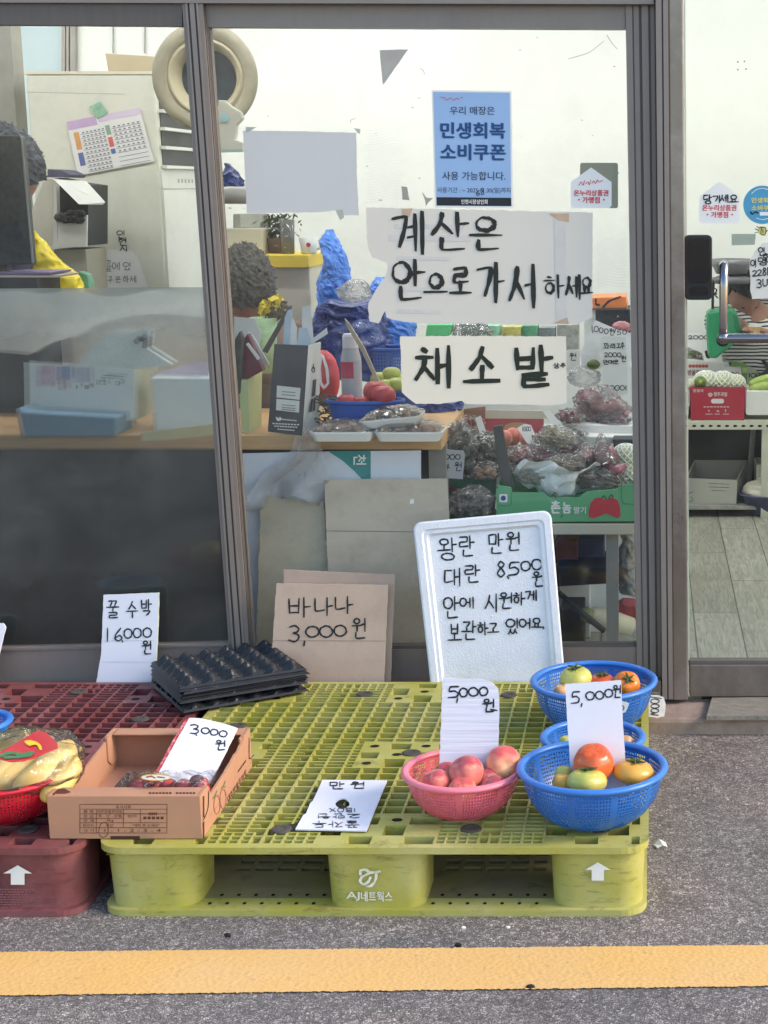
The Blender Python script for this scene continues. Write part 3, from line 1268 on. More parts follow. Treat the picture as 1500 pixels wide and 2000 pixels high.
# header block over the door and window, and the wall around, so that the front is whole from the side
M_BRICK = mat('grey_render', C(140, 136, 130), .85, .15, 6, bump=.3, bs=40)
mb = MB()
mb.prism([FA.at(-420, -640, -.01), FA.at(2160, -640, -.01), FA.at(2160, -171, -.01), FA.at(-420, -171, -.01)], -FA.n * .22)
mb.prism([FA.at(-4200, -640, -.01), FA.at(-421, -640, -.01), FA.at(-421, 1390, -.01), FA.at(-4200, 1390, -.01)], -FA.n * .22)
mb.prism([FA.at(2161, -640, -.01), FA.at(5200, -640, -.01), FA.at(5200, 1390, -.01), FA.at(2161, 1390, -.01)], -FA.n * .22)
tag(mb.build('facade_wall', M_BRICK), 'grey rendered wall above and beside the shop window', 'wall')
# smart lock on the door
t = thing('door_lock', 'glossy black electronic lock box mounted on the glass door edge', 'lock', FA.at(1364, 587))
M_GB = mat('gloss_black', C(20, 20, 22), .12, .1, 5, spec=.6)
mb = MB()
mb.prism([FA.at(x, y, .03) for x, y in rrect(1338, 1391, 459, 586, 9)], -FA.n * .03)
mb.build('lock_body', mat('lock_dark', C(38, 38, 40), .35), t, bevel=.003)
mb = MB()
mb.prism([FA.at(x, y, .0335) for x, y in rrect(1344, 1385, 466, 552, 5)], -FA.n * .004)
mb.build('touch_panel', M_GB, t)
mb = MB()
mb.prism([FA.at(x, y, .033) for x, y in rrect(1347, 1383, 560, 577, 6)], -FA.n * .003)
mb.build('thumb_cover', M_GB, t)
# door mat strip on the step
M_MAT = mat('wavy_grey_mat', C(140, 134, 124), .8, .25, 12, stretch=(3, 12, 3), bump=.8, bs=30)
z = .047
mb = MB()
mb.prism([WZ(1393, 1362, z), WZ(1900, 1360, z), WZ(1900, 1403, z), WZ(1380, 1407, z)], (0, 0, .012))
tag(mb.build('doormat', M_MAT), 'thin grey wood patterned mat on the concrete step outside the door', 'doormat')
# ------------------------------------------------------------------ plastic pallets


def pallet_mat(name, col, dust, dark):
    m, N, L = newmat(name)
    out = N.new('ShaderNodeOutputMaterial')
    b = N.new('ShaderNodeBsdfPrincipled')
    L.new(b.outputs[0], out.inputs[0])
    tc = N.new('ShaderNodeTexCoord')
    geo = N.new('ShaderNodeNewGeometry')
    n = N.new('ShaderNodeTexNoise')
    n.inputs['Scale'].default_value = 5
    n.inputs['Detail'].default_value = 9
    n.inputs['Roughness'].default_value = .68
    L.new(tc.outputs['Object'], n.inputs['Vector'])
    r = N.new('ShaderNodeMapRange')
    r.inputs[1].default_value = .42
    r.inputs[2].default_value = .7
    r.inputs[4].default_value = .9
    L.new(n.outputs[0], r.inputs[0])
    mx = N.new('ShaderNodeMix')
    mx.data_type = 'RGBA'
    mx.inputs['A'].default_value = col
    mx.inputs['B'].default_value = dust
    L.new(r.outputs[0], mx.inputs['Factor'])
    # scuffs, drawn out sideways
    mp = N.new('ShaderNodeMapping')
    mp.inputs['Scale'].default_value = (6, 6, 34)
    L.new(tc.outputs['Object'], mp.inputs[0])
    n2 = N.new('ShaderNodeTexNoise')
    n2.inputs['Scale'].default_value = 2.6
    n2.inputs['Detail'].default_value = 8
    n2.inputs['Roughness'].default_value = .72
    L.new(mp.outputs[0], n2.inputs['Vector'])
    r2 = N.new('ShaderNodeMapRange')
    r2.inputs[1].default_value = .56
    r2.inputs[2].default_value = .70
    r2.inputs[4].default_value = .75
    L.new(n2.outputs[0], r2.inputs[0])
    mx2 = N.new('ShaderNodeMix')
    mx2.data_type = 'RGBA'
    mx2.inputs['B'].default_value = dark
    L.new(r2.outputs[0], mx2.inputs['Factor'])
    L.new(mx.outputs['Result'], mx2.inputs['A'])
    n3 = N.new('ShaderNodeTexNoise')
    n3.inputs['Scale'].default_value = 16
    n3.inputs['Detail'].default_value = 12
    n3.inputs['Roughness'].default_value = .8
    L.new(tc.outputs['Object'], n3.inputs['Vector'])
    r3 = N.new('ShaderNodeMapRange')
    r3.inputs[1].default_value = .58
    r3.inputs[2].default_value = .68
    r3.inputs[4].default_value = .5
    L.new(n3.outputs[0], r3.inputs[0])
    mx3 = N.new('ShaderNodeMix')
    mx3.data_type = 'RGBA'
    mx3.inputs['B'].default_value = C(84, 78, 62)
    L.new(r3.outputs[0], mx3.inputs['Factor'])
    L.new(mx2.outputs['Result'], mx3.inputs['A'])
    L.new(mx3.outputs['Result'], b.inputs['Base Color'])
    b.inputs['Roughness'].default_value = .5
    b.inputs['Specular IOR Level'].default_value = .35
    bp = N.new('ShaderNodeBump')
    bp.inputs['Strength'].default_value = .15
    bp.inputs['Distance'].default_value = .003
    L.new(n2.outputs[0], bp.inputs['Height'])
    L.new(bp.outputs[0], b.inputs['Normal'])
    return m


M_PG = pallet_mat('lime_plastic', C(168, 165, 76), C(188, 184, 124), C(112, 102, 62))
M_PR = pallet_mat('maroon_plastic', C(116, 62, 62), C(146, 96, 98), C(74, 48, 48))
M_HOLE = mat('pin_dark', C(20, 20, 16), .9)
M_PLUG = mat('grey_rubber', C(74, 70, 66), .7, .2, 30)
T_, PX, PY = .005, .0434, .0392
PADX = [(.012, .192), (.452, .652), (.908, 1.088)]
PADY = [(.0, .165), (.455, .625), (.93, 1.1)]


def in_pad(x, y, grow=0):
    for a, b in ((.0, .215), (.43, .67), (.885, 1.1)):
        for c, d in ((.0, .172), (.452, .628), (.928, 1.1)):
            if a - grow <= x <= b + grow and c <= y <= d:
                return (x - a) / .06, (y - c) / .0575
    return None


def make_pallet(name, label, m, md, x0, y0):
    root = thing(name, label, 'pallet', (x0 + .55, y0 + .55, 0))
    o = (x0, y0)

    def sh(mb):
        for v in mb.v:
            v.x += o[0]
            v.y += o[1]
        return mb
    # deck: ribs, checkered pads over the legs, rounded rim
    ins = .018
    xs, ys, kx, ky = [], [], [], []

    def lines(P, lo, hi, out, kind):
        n = int(round((hi - lo) / (P / 2)))
        st = (hi - lo) / n
        for i in range(n):
            a = lo + i * st
            out.append(a)
            kind.append(('r', i % 2))
            out.append(a + (T_ if i % 2 == 0 else .0035))
            kind.append(('v', i % 2))
        out.append(hi)
    lines(PX, ins, 1.1 - ins, xs, kx)
    lines(PY, ins, 1.1 - ins, ys, ky)

    def solid(i, j):
        x, y = (xs[i] + xs[i + 1]) / 2, (ys[j] + ys[j + 1]) / 2
        p = in_pad(x, y)
        if p:
            u, v = int(p[0]), int(p[1])
            fu, fv = p[0] - u, p[1] - v
            if (u + v) % 2 == 0:
                return True
            return fu < .1 or fu > .93 or fv < .12 or fv > .9
        near = in_pad(x, y, .09)
        fine_y = near is not None
        fine_x = y < .07 or y > 1.03 or (.452 < y < .628 and False)
        rx, ry = kx[i], ky[j]
        if rx[0] == 'r' and (rx[1] == 0 or fine_x or (x > .66 and .2 < y < .45 and x < .8)):
            return True
        if ry[0] == 'r' and (ry[1] == 0 or fine_y):
            return True
        return False
    mb = MB()
    mb.lattice(xs, ys, solid, .127, .15)
    outer = rrect(0, 1.1, 0, 1.1, .055)
    inner = rrect(ins, 1.1 - ins, ins, 1.1 - ins, .0005)
    mb.ring(outer, inner, .136, .1502)
    mb.lattice(xs, ys, lambda i, j: ys[j] > .21 and (kx[i] == ('r', 0) or ky[j] == ('r', 0)) and not in_pad((xs[i] + xs[i + 1]) / 2, (ys[j] + ys[j + 1]) / 2), .1, .1268)
    sh(mb).build('deck', m, root)
    # pin holes and anti slip plugs on the pads
    mb = MB()
    for a, b in ((.0, .24), (.43, .67), (.885, 1.1)):
        for c in (.0, .452, .928):
            for (u, v) in ((.5, .5), (2.5, .5), (1.5, 1.5), (.5, 2.5), (2.5, 2.5)):
                X, Y = a + u * .06, c + v * .0575
                if .03 < X < 1.07 and .03 < Y < 1.07:
                    mb.add([Vector((X + .011 * math.cos(q * .5236), Y + .009 * math.sin(q * .5236), .1509)) for q in range(12)], [tuple(range(12))])
    h = sh(mb).build('pin_hole', M_HOLE, root)
    h['kind'] = 'stuff'
    # legs
    for i, (a, b) in enumerate(((.012, .2), (.455, .655), (.903, 1.092))):
        for j, (c, d) in enumerate(((.012, .19), (.45, .63), (.91, 1.088))):
            mb = MB()
            up = rrect(a, b, c, d, .05 if i != 1 else .035)
            lo = rrect(a + .004, b - .004, c + .004, d - .004, .05 if i != 1 else .035)
            n = len(up)
            zs = ((lo, .012), (lo, .02), (up, .125), (up, .1358))
            vs = []
            for L_, z in zs:
                vs += [Vector((x, y, z)) for x, y in L_]
            fs = []
            for q in range(3):
                for k in range(n):
                    fs.append((q * n + k, q * n + (k + 1) % n, (q + 1) * n + (k + 1) % n, (q + 1) * n + k))
            mb.add(vs, fs)
            sh(mb).build('leg', m, root, smooth=True)
    # base frame with slotted panels
    mb = MB()
    mb.ring(rrect(.004, 1.096, .004, 1.096, .05), rrect(.06, 1.04, .06, 1.04, .0005), 0, .0135)
    sh(mb).build('base', m, root)
    mb = MB()
    n = 100
    g = [.06 + .98 * k / n for k in range(n + 1)]

    def bs(i, j):
        x, y = (g[i] + g[i + 1]) / 2, (g[j] + g[j + 1]) / 2
        for a, b in ((.225, .44), (.67, .885)):
            for c, d in ((.2, .43), (.65, .9)):
                if a < x < b and c < y < d:
                    return (i % 5) in (0,) or (j % 4) in (0, 1)
        return True
    mb.lattice(g, g, bs, .001, .0125)
    sh(mb).build('base_panel', md, root)
    mb = MB()
    for a, b in ((.215, .445), (.665, .895)):
        for r_, y in enumerate((.035, .075)):
            for k in range(7):
                X = a + (b - a) * (k + .4 * r_) / 6.6
                mb.add([Vector((X + .004 * math.cos(q * .7854), y + .006 * math.sin(q * .7854), .0142)) for q in range(8)], [tuple(range(8))])
    h = sh(mb).build('drain_hole', M_HOLE, root)
    h['kind'] = 'stuff'
    return root


def plug(root, px, py):
    c = WZ(px, py, .1505)
    MB().lathe([(.0, .0018), (.008, .0018), (.009, .0032), (.017, .0034), (.021, .0022), (.022, 0), (.0, 0)], c, 20).build('rubber_plug', M_PLUG, root)


GX, GY = -1.1, 3.018
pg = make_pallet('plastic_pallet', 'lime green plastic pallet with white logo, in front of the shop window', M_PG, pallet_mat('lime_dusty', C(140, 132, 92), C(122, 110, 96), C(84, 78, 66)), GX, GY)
pr = make_pallet('plastic_pallet', 'maroon plastic pallet left of the green one, under the banana basket', M_PR, M_PR, GX - 1.1 - .028, GY - .004)
for px, py in ((720, 1356), (998, 1358), (476, 1418), (810, 1471), (560, 1620), (925, 1619), (1174, 1620)):
    plug(pg, px, py)
for px, py in ((165, 1351), (287, 1405), (70, 1620)):
    plug(pr, px, py)
M_WHITE = mat('white_print', C(232, 232, 226), .7, .06, 30)
M_WHITE2 = mat('worn_white_print', C(226, 228, 214), .7, .12, 90, dirt=(C(160, 160, 100), .8, 60))
PF = YP(GY + .0115)
# logo on the middle leg
mb = MB()
printed(mb, PF, 'AJ', 685, 1742, 710, 1759, .02, .0012)
printed(mb, PF, '네트웍스', 713, 1741, 773, 1760, .03, .0012, slope=.01)
mb.build('brand_lettering', M_WHITE2, pg)
lg = [[(712, 1708), (712, 1700), (722, 1699), (731, 1704), (750, 1702)],
      [(731, 1704), (714, 1713), (711, 1722), (718, 1727), (727, 1722), (731, 1714)],
      [(742, 1703), (742, 1715), (738, 1724), (731, 1730), (724, 1731)]]
strokes(PF, lg, 5, .0013).build('logo_mark', M_WHITE2, pg, fix=False)


def arrow(root, cx, ty, w, h, Y, off=.0012):
    pl = YP(Y)
    s = w * .24
    pts = [(cx, ty), (cx + w / 2, ty + h * .42), (cx + s, ty + h * .42), (cx + s, ty + h), (cx - s, ty + h), (cx - s, ty + h * .42), (cx - w / 2, ty + h * .42)]
    MB().sheet(pl.poly(pts, off)).build('arrow_sticker', M_WHITE, root)


arrow(pg, 1169, 1684, 50, 36, GY + .0115)
arrow(pr, 50, 1690, 56, 38, GY + .0075)
mb = MB()
rnd = random.Random(3)
PRF = YP(GY + .0085)
for r_ in range(8):
    x = 4
    while x < 78 - r_ * 4:
        w = rnd.uniform(2, 6)
        mb.sheet(PRF.poly([(x, 1736 + r_ * 5), (x + w, 1736 + r_ * 5), (x + w, 1738.2 + r_ * 5), (x, 1738.2 + r_ * 5)], .0012))
        x += w + rnd.uniform(.8, 2.5)
mb.build('small_print', mat('faded_print', C(150, 98, 98), .7), pr)
# scuffs and a raised oval stamp on the left leg of the green pallet
mb = MB()
strokes(PF, [circ(288, 1713, 19, 9, 20)], 1.4, .0016, mb)
strokes(PF, [circ(288, 1713, 12, 5, 20)], 1.0, .0016, mb)
mb.build('moulded_stamp', M_PG, pg, fix=False)
# ------------------------------------------------------------------ goods on and behind the pallets
def pxm(c):
    return (Vector(c) - CAMP).dot(FWD) / F


M_PAPER = mat('white_card', C(226, 228, 238), .75, .03, 8, bump=.05, bs=60)
M_PAPER2 = mat('white_paper', C(232, 232, 230), .75, .03, 8)
M_RIDGE = mat('ridged_white_card', C(224, 226, 238), .7, .03, 8, bump=.9, bs=5, stretch=(.4, .4, 14))
M_EDGE = mat('card_edge', C(196, 186, 165), .85, .1, 40)
M_INK = mat('black_marker', C(34, 36, 40), .55, .1, 40)
M_INKB = mat('brush_ink', C(40, 42, 38), .6, .25, 30)
M_KRAFT = mat('kraft_card', C(194, 170, 152), .85, .05, 6, bump=.15, bs=40, dirt=(C(150, 128, 112), .35, 10))
M_BOX = mat('brown_carton', C(184, 138, 110), .8, .05, 6, bump=.06, bs=50)
M_BOXP = mat('carton_print', C(96, 56, 44), .8, .1, 40)
M_BOXIN = mat('carton_edge_dark', C(70, 46, 36), .9)
M_CLEAR = film('clear_bag', gloss=.05, white=.035, rough=.05, bump=.8, bs=16)
M_CLAM = film('clear_clamshell', gloss=.015, white=.015, rough=.05, bump=.4, bs=40)

# ---- colanders


def colander(name, label, c, rt, h, m_mesh, m_rim, group, rb=None, tilt=(0, 0)):
    rb = rb or rt * .52
    root = thing(name, label, 'basket', c, group)
    M = Matrix.Rotation(tilt[0], 3, 'X') @ Matrix.Rotation(tilt[1], 3, 'Y')
    prof = []
    for k in range(19):
        t = k / 18
        prof.append((rb * .9 + (rt - rb * .9) * math.sin(t * math.pi / 2) ** .8, .004 + (h - .004) * t ** 1.45))
    prof = prof[:]
    mb = MB()
    mb.lathe(prof, c, 64, M)
    mb.build('bowl', m_mesh, root, smooth=True)
    mb = MB()
    mb.lathe([(0.0, .003), (rb * .9, .003), (rb * .9, .0055), (0, .0055)], c, 48, M)
    mb.build('bowl_floor', m_rim, root)
    mb = MB()
    rw, rr = .0075, []
    for k in range(13):
        a = 2 * math.pi * k / 12
        rr.append((rt + .004 + rw * 1.15 * math.cos(a), h + .85 * rw * math.sin(a)))
    mb.lathe(rr, c, 64, M)
    mb.build('rim', m_rim, root, smooth=True)
    mb = MB()
    mb.lathe([(rb * .8, -.001), (rb * .88, -.001), (rb * .88, .004), (rb * .8, .004), (rb * .8, -.001)], c, 48, M)
    mb.build('foot_ring', m_rim, root, smooth=False)
    return root


CB = C(44, 108, 190)
M_BM = meshmat('blue_mesh_plastic', CB, 140, 18, .56, .56, 10, .12)
M_BR = mat('blue_plastic', C(58, 122, 204), .33, .05, 10, spec=.5)
M_PM = meshmat('pink_mesh_plastic', C(228, 108, 126), 120, 16, .56, .58, 8, .1)
M_PK = mat('pink_plastic', C(238, 130, 148), .33, .05, 10, spec=.5)
M_RM = meshmat('red_mesh_plastic', C(186, 24, 48), 120, 17, .5, .52, 8, .1)
M_RD = mat('red_plastic', C(200, 40, 62), .35, .05, 10, spec=.5)
M_TM = meshmat('teal_mesh_plastic', C(40, 130, 200), 120, 17, .5, .52, 8, .1)


def place_col(px, py, rpx, h, z0=.152):
    c = WZ(px, py, z0 + h)
    return Vector((c.x, c.y, z0)), rpx * pxm(c) - .009


def place2(px, py, rpx, h, *a):
    c, r = place_col(px, py, rpx, h)
    return colander(a[0], a[1], c, r, h, *a[2:]), c, r


GB = 'plastic colander baskets on the pallets'
pinkb, PC, PRr = place2(904, 1503, 117, .094, 'colander', 'pink plastic colander holding peaches', M_PM, M_PK, GB)
blueb, BC, BRr = place2(1157, 1497, 145, .116, 'colander', 'large blue colander in front holding a big red tomato and yellow tomatoes', M_BM, M_BR, GB)
midb, MC, MRr = place2(1158, 1440, 101, .085, 'colander', 'smaller blue colander half hidden between the front and back tomato baskets', M_BM, M_BR, GB)
backb, KC, KRr = place2(1160, 1329, 122, .118, 'colander', 'blue colander at the back corner of the green pallet holding green and orange tomatoes', M_BM, M_BR, GB)
c_, r_ = place_col(6, 1500, 146, .10)
redb = colander('colander', 'red colander under the bagged bananas on the maroon pallet', c_, r_, .10, M_RM, M_RD, GB)
RC = c_
c_, r_ = place_col(-62, 1412, 80, .085)
colander('colander', 'blue colander cut off by the left edge, behind the bananas', c_, r_, .085, M_TM, M_BR, GB)


# ---- fruit
def fruit_mat(name, lo, hi, blotch, sheen=0, rough=.3, z0=.35, z1=.8, amt=.8, bsc=9):
    if name in MATS:
        return MATS[name]
    m, N, L = newmat(name)
    out = N.new('ShaderNodeOutputMaterial')
    b = N.new('ShaderNodeBsdfPrincipled')
    L.new(b.outputs[0], out.inputs[0])
    tc = N.new('ShaderNodeTexCoord')
    sp = N.new('ShaderNodeSeparateXYZ')
    L.new(tc.outputs['Generated'], sp.inputs[0])
    n = N.new('ShaderNodeTexNoise')
    n.inputs['Scale'].default_value = 2.2
    n.inputs['Detail'].default_value = 6
    L.new(tc.outputs['Generated'], n.inputs['Vector'])
    ad = N.new('ShaderNodeMath')
    ad.operation = 'MULTIPLY_ADD'
    ad.inputs[1].default_value = .8
    L.new(n.outputs[0], ad.inputs[0])
    L.new(sp.outputs[2], ad.inputs[2])
    r = N.new('ShaderNodeMapRange')
    r.inputs[1].default_value = z0 + .4
    r.inputs[2].default_value = z1 + .4
    L.new(ad.outputs[0], r.inputs[0])
    mx = N.new('ShaderNodeMix')
    mx.data_type = 'RGBA'
    mx.inputs['A'].default_value = lo
    mx.inputs['B'].default_value = hi
    L.new(r.outputs[0], mx.inputs['Factor'])
    n2 = N.new('ShaderNodeTexNoise')
    n2.inputs['Scale'].default_value = bsc
    n2.inputs['Detail'].default_value = 8
    n2.inputs['Roughness'].default_value = .7
    L.new(tc.outputs['Generated'], n2.inputs['Vector'])
    r2 = N.new('ShaderNodeMapRange')
    r2.inputs[1].default_value = .5
    r2.inputs[2].default_value = .72
    r2.inputs[4].default_value = amt
    L.new(n2.outputs[0], r2.inputs[0])
    m2 = N.new('ShaderNodeMix')
    m2.data_type = 'RGBA'
    m2.inputs['B'].default_value = blotch
    L.new(r2.outputs[0], m2.inputs['Factor'])
    L.new(mx.outputs['Result'], m2.inputs['A'])
    L.new(m2.outputs['Result'], b.inputs['Base Color'])
    b.inputs['Roughness'].default_value = rough
    b.inputs['Sheen Weight'].default_value = sheen
    b.inputs['Sheen Roughness'].default_value = .4
    b.inputs['Subsurface Weight'].default_value = .12
    b.inputs['Subsurface Radius'].default_value = (.01, .004, .002)
    b.inputs['Subsurface Scale'].default_value = .4
    MATS[name] = m
    return m


M_CALYX = mat('calyx_green', C(66, 84, 44), .7, .2, 30)
M_TRED = fruit_mat('tomato_red', C(228, 112, 58), C(204, 86, 46), C(226, 140, 84), rough=.24, amt=.5)
M_TYEL = fruit_mat('tomato_yellow', C(226, 170, 64), C(216, 160, 70), C(206, 186, 96), rough=.28)
M_TGRN = fruit_mat('tomato_green', C(212, 196, 96), C(186, 186, 92), C(224, 206, 130), rough=.28)
M_TORG = fruit_mat('tomato_orange', C(226, 130, 40), C(224, 120, 36), C(226, 160, 70), rough=.26)
M_TPNK = fruit_mat('tomato_pale', C(220, 150, 120), C(206, 160, 110), C(214, 180, 130), rough=.3)
M_PEACH = fruit_mat('peach_red', C(238, 150, 124), C(182, 70, 82), C(246, 204, 156), .3, .55, .3, .85, .6, 3)
M_PEACH2 = fruit_mat('peach_blush', C(248, 204, 150), C(214, 88, 88), C(186, 58, 72), .3, .6, .3, .9, .75, 2.4)


def tomato(label, px, py, Y, wpx, hpx, m, cal=True, tilt=(0, 0, 0), group='tomatoes in the blue baskets', seed=0):
    c = W(px, py, Y)
    k = pxm(c)
    rx, rz = wpx / 2 * k, hpx / 2 * k * 1.04
    Mr = Matrix.Rotation(tilt[0], 3, 'X') @ Matrix.Rotation(tilt[1], 3, 'Y') @ Matrix.Rotation(tilt[2], 3, 'Z')

    def fn(d):
        th = math.atan2(d.y, d.x)
        top = max(0, d.z)
        return 1 + .035 * math.cos(th * 5 + seed) * (1 - abs(d.z)) ** .5 * (.4 + .6 * top) - .16 * max(0, d.z - .82) / .18 + .02 * noise.noise(d * 1.7 + Vector((seed, 0, 0)))
    mb = MB().ball(c, rx, rx, rz, 36, 22, fn, Mr)
    o = mb.build('tomato', m, smooth=True)
    tag(o, label, 'tomato', group)
    if cal:
        mb = MB()
        for q in range(5):
            a = q * 1.257 + seed
            p = []
            for t in (0, .25, .55, .8, 1):
                rr = t * rx * .52
                z = rz * (.86 + .10 * math.sin(t * 2.2)) + (.004 if t == 1 else .0015)
                p.append(c + Mr @ Vector((math.cos(a + .25 * t) * rr, math.sin(a + .25 * t) * rr, z)))
            mb.tube(p, [.0035, .0032, .0028, .002, .0007], 6)
        mb.tube([c + Mr @ Vector((0, 0, rz * .84)), c + Mr @ Vector((.002, 0, rz * 1.0)), c + Mr @ Vector((.006, 0, rz * 1.08))], [.003, .0024, .0028], 6)
        mb.build('calyx', M_CALYX, o)
    return o


tomato('big red orange tomato on top in the front blue basket', 1159, 1491, BC.y - .012, 80, 76, M_TRED, False, (.35, .1, 0), seed=1)
tomato('flat yellow tomato at the right in the front blue basket', 1238, 1508, BC.y - .01, 82, 46, M_TYEL, True, (.0, .12, 0), seed=2)
tomato('yellow green tomato at the front of the front blue basket', 1146, 1526, BC.y - .055, 80, 50, M_TGRN, True, (-.1, 0, .4), seed=3)
tomato('small green tomato at the left in the front blue basket', 1101, 1513, BC.y + .0, 36, 36, M_TGRN, False, seed=4)
tomato('pale green tomato low at the left rim of the front blue basket', 1098, 1529, BC.y - .04, 40, 36, M_TYEL, False, seed=5)
tomato('big green tomato at the left in the back blue basket', 1124, 1325, KC.y - .01, 64, 46, M_TGRN, True, (.15, -.1, 0), seed=6)
tomato('red tomato half hidden by the price card in the back blue basket', 1176, 1336, KC.y - .0, 56, 40, M_TRED, True, (.1, 0, 0), seed=7)
tomato('orange tomato with spread calyx at the right in the back blue basket', 1224, 1336, KC.y - .02, 54, 42, M_TORG, True, (.75, .15, 0), seed=8)
tomato('pinkish tomato low at the left in the back blue basket', 1096, 1350, KC.y - .05, 30, 26, M_TPNK, False, seed=9)
tomato('green tomato seen over the rim of the half hidden blue basket', 1108, 1451, MC.y + .0, 34, 30, M_TGRN, False, seed=10)
tomato('pale tomato at the right in the half hidden blue basket', 1222, 1449, MC.y + .0, 30, 26, M_TPNK, False, seed=11)


def peach(label, px, py, Y, dpx, m, rot=(0, 0, 0), seed=0):
    c = W(px, py, Y)
    r = dpx / 2 * pxm(c)
    Mr = Matrix.Rotation(rot[2], 3, 'Z') @ Matrix.Rotation(rot[0], 3, 'X') @ Matrix.Rotation(rot[1], 3, 'Y')

    def fn(d):
        th = math.atan2(d.y, d.x)
        q = 1 + .012 * noise.noise(d * 2 + Vector((seed, 1, 2)))
        q -= .085 * math.exp(-(th / .2) ** 2) * max(0, 1 - abs(d.z) ** 6) * (.45 + .55 * max(0, d.z))
        q -= .2 * math.exp(-((1 - d.z) / .07))
        return q
    o = MB().ball(c, r, r, r * .95, 72, 30, fn, Mr).build('peach', m, smooth=True)
    return tag(o, label, 'peach', 'peaches in the pink basket')


peach('dark red peach in the middle of the pink basket, on top of the others', 911, 1509, PC.y - .02, 70, M_PEACH, (.5, .3, -1.7), 1)
peach('large blushed peach at the right rim of the pink basket, stem end facing out', 984, 1491, PC.y + .01, 70, M_PEACH2, (1.25, .25, 0), 2)
peach('peach at the left front in the pink basket', 852, 1529, PC.y - .035, 58, M_PEACH, (.4, 0, -2), 3)
peach('peach behind at the left, touching the price card in the pink basket', 872, 1513, PC.y + .015, 52, M_PEACH, (.2, .4, -1), 4)
peach('peach between the dark one and the blushed one in the pink basket', 955, 1522, PC.y - .01, 54, M_PEACH, (.3, 0, -2.4), 5)
peach('peach lowest at the front rim of the pink basket', 903, 1544, PC.y - .06, 56, M_PEACH2, (.2, .3, -1.3), 6)
peach('peach low at the right front in the pink basket', 965, 1537, PC.y - .05, 50, M_PEACH, (.4, .2, -2), 7)


# ---- cards
def card(name, label, cat, pl, poly, m, th=.004, group=None, torn=0, seed=1, em=None, off=0):
    p = rough_poly(poly, torn, 8, seed) if torn else poly
    mb = MB()
    mb.prism(pl.poly(p, off), -pl.n * th)
    o = mb.build(name, [m], bevel=0)
    if em:
        o.data.materials.append(em)
        for q in o.data.polygons[1:]:
            q.material_index = 1
    return tag(o, label, cat, group)


def lean(px, py_b, Yb, py_t, Yt, px2=None):
    """a plane that leans back: through pixel rows py_b at depth Yb and py_t at depth Yt"""
    px2 = px2 or px + 200
    return plane3(W(px, py_b, Yb), W(px2, py_b, Yb), W((px + px2) / 2, py_t, Yt))


GS = 'handwritten price cards'
# K
pl = lean(860, 1500, PC.y + .022, 1325, PC.y + .055, 975)
o = card('price_card', 'white ridged card reading 5,000 won stuck behind the peaches', 'price card', pl,
         [(864.5, 1323), (905, 1326), (940, 1326), (962, 1334), (973, 1345), (975, 1370), (973, 1478), (971, 1535), (856, 1535), (858, 1500)], M_RIDGE, .004, GS, .7, 2, M_EDGE)
write(o, pl, [('5', 874, 1340, 897, 1363), (',', 890, 1364, 896, 1372), ('0', 897, 1344, 913, 1361), ('0', 915, 1343, 934, 1360), ('0', 936, 1342, 953, 1359), ('원', 943, 1366, 966, 1391)], 3.4, M_INK,
      extra=[[(958, 1386), (971, 1388)], [(866, 1497), (872, 1493), (879, 1492), (879, 1497)]])
# L
pl = lean(1105, 1490, BC.y + .025, 1336, BC.y + .06, 1215)
o = card('price_card', 'plain white card reading 5,000 won standing in the front tomato basket', 'price card', pl,
         [(1103.5, 1336), (1213, 1328.5), (1216, 1400), (1222, 1500), (1223, 1540), (1117, 1540), (1110, 1440)], M_PAPER, .003, GS, .5, 3, M_EDGE)
write(o, pl, [('5', 1115, 1350, 1133, 1374), (',', 1133, 1374, 1139, 1380), ('0', 1144, 1351, 1161, 1367), ('0', 1163, 1350, 1179, 1366), ('0', 1181, 1346, 1197, 1362), ('원', 1197, 1339, 1213, 1363)], 3.0, M_INK)
# slip in the back basket and the crumpled card by the corner
pl = YP(KC.y - KRr - .012)
o = card('price_slip', 'little white slip with a pen mark hanging on the back tomato basket', 'price card', pl, [(1206, 1368), (1229, 1374), (1222, 1391), (1207, 1396)], M_PAPER2, .001, None, .4, 4)
write(o, pl, [('0', 1210, 1378, 1219, 1387)], 1.6, M_INK)
pl = lean(1268, 1400, 4.10, 1355, 4.14, 1300)
o = card('crumpled_card', 'crumpled white card marked 1000 standing on the step behind the green pallet corner', 'price card', pl, [(1267, 1356), (1285, 1357), (1297, 1362), (1300, 1376), (1297, 1399), (1283, 1402), (1266, 1400)], mat('grubby_card', C(206, 204, 202), .8, .14, 30, bump=.8, bs=40), .004, None, 1.2, 5)
write(o, pl, [('0', 1271, 1365, 1288, 1374), ('0', 1271, 1375, 1288, 1383), ('0', 1271, 1384, 1287, 1392)], 1.8, M_INK, extra=[[(1270, 1361), (1292, 1364)], [(1271, 1395), (1286, 1397)], [(1276, 1397), (1272, 1393), (1280, 1393)]])
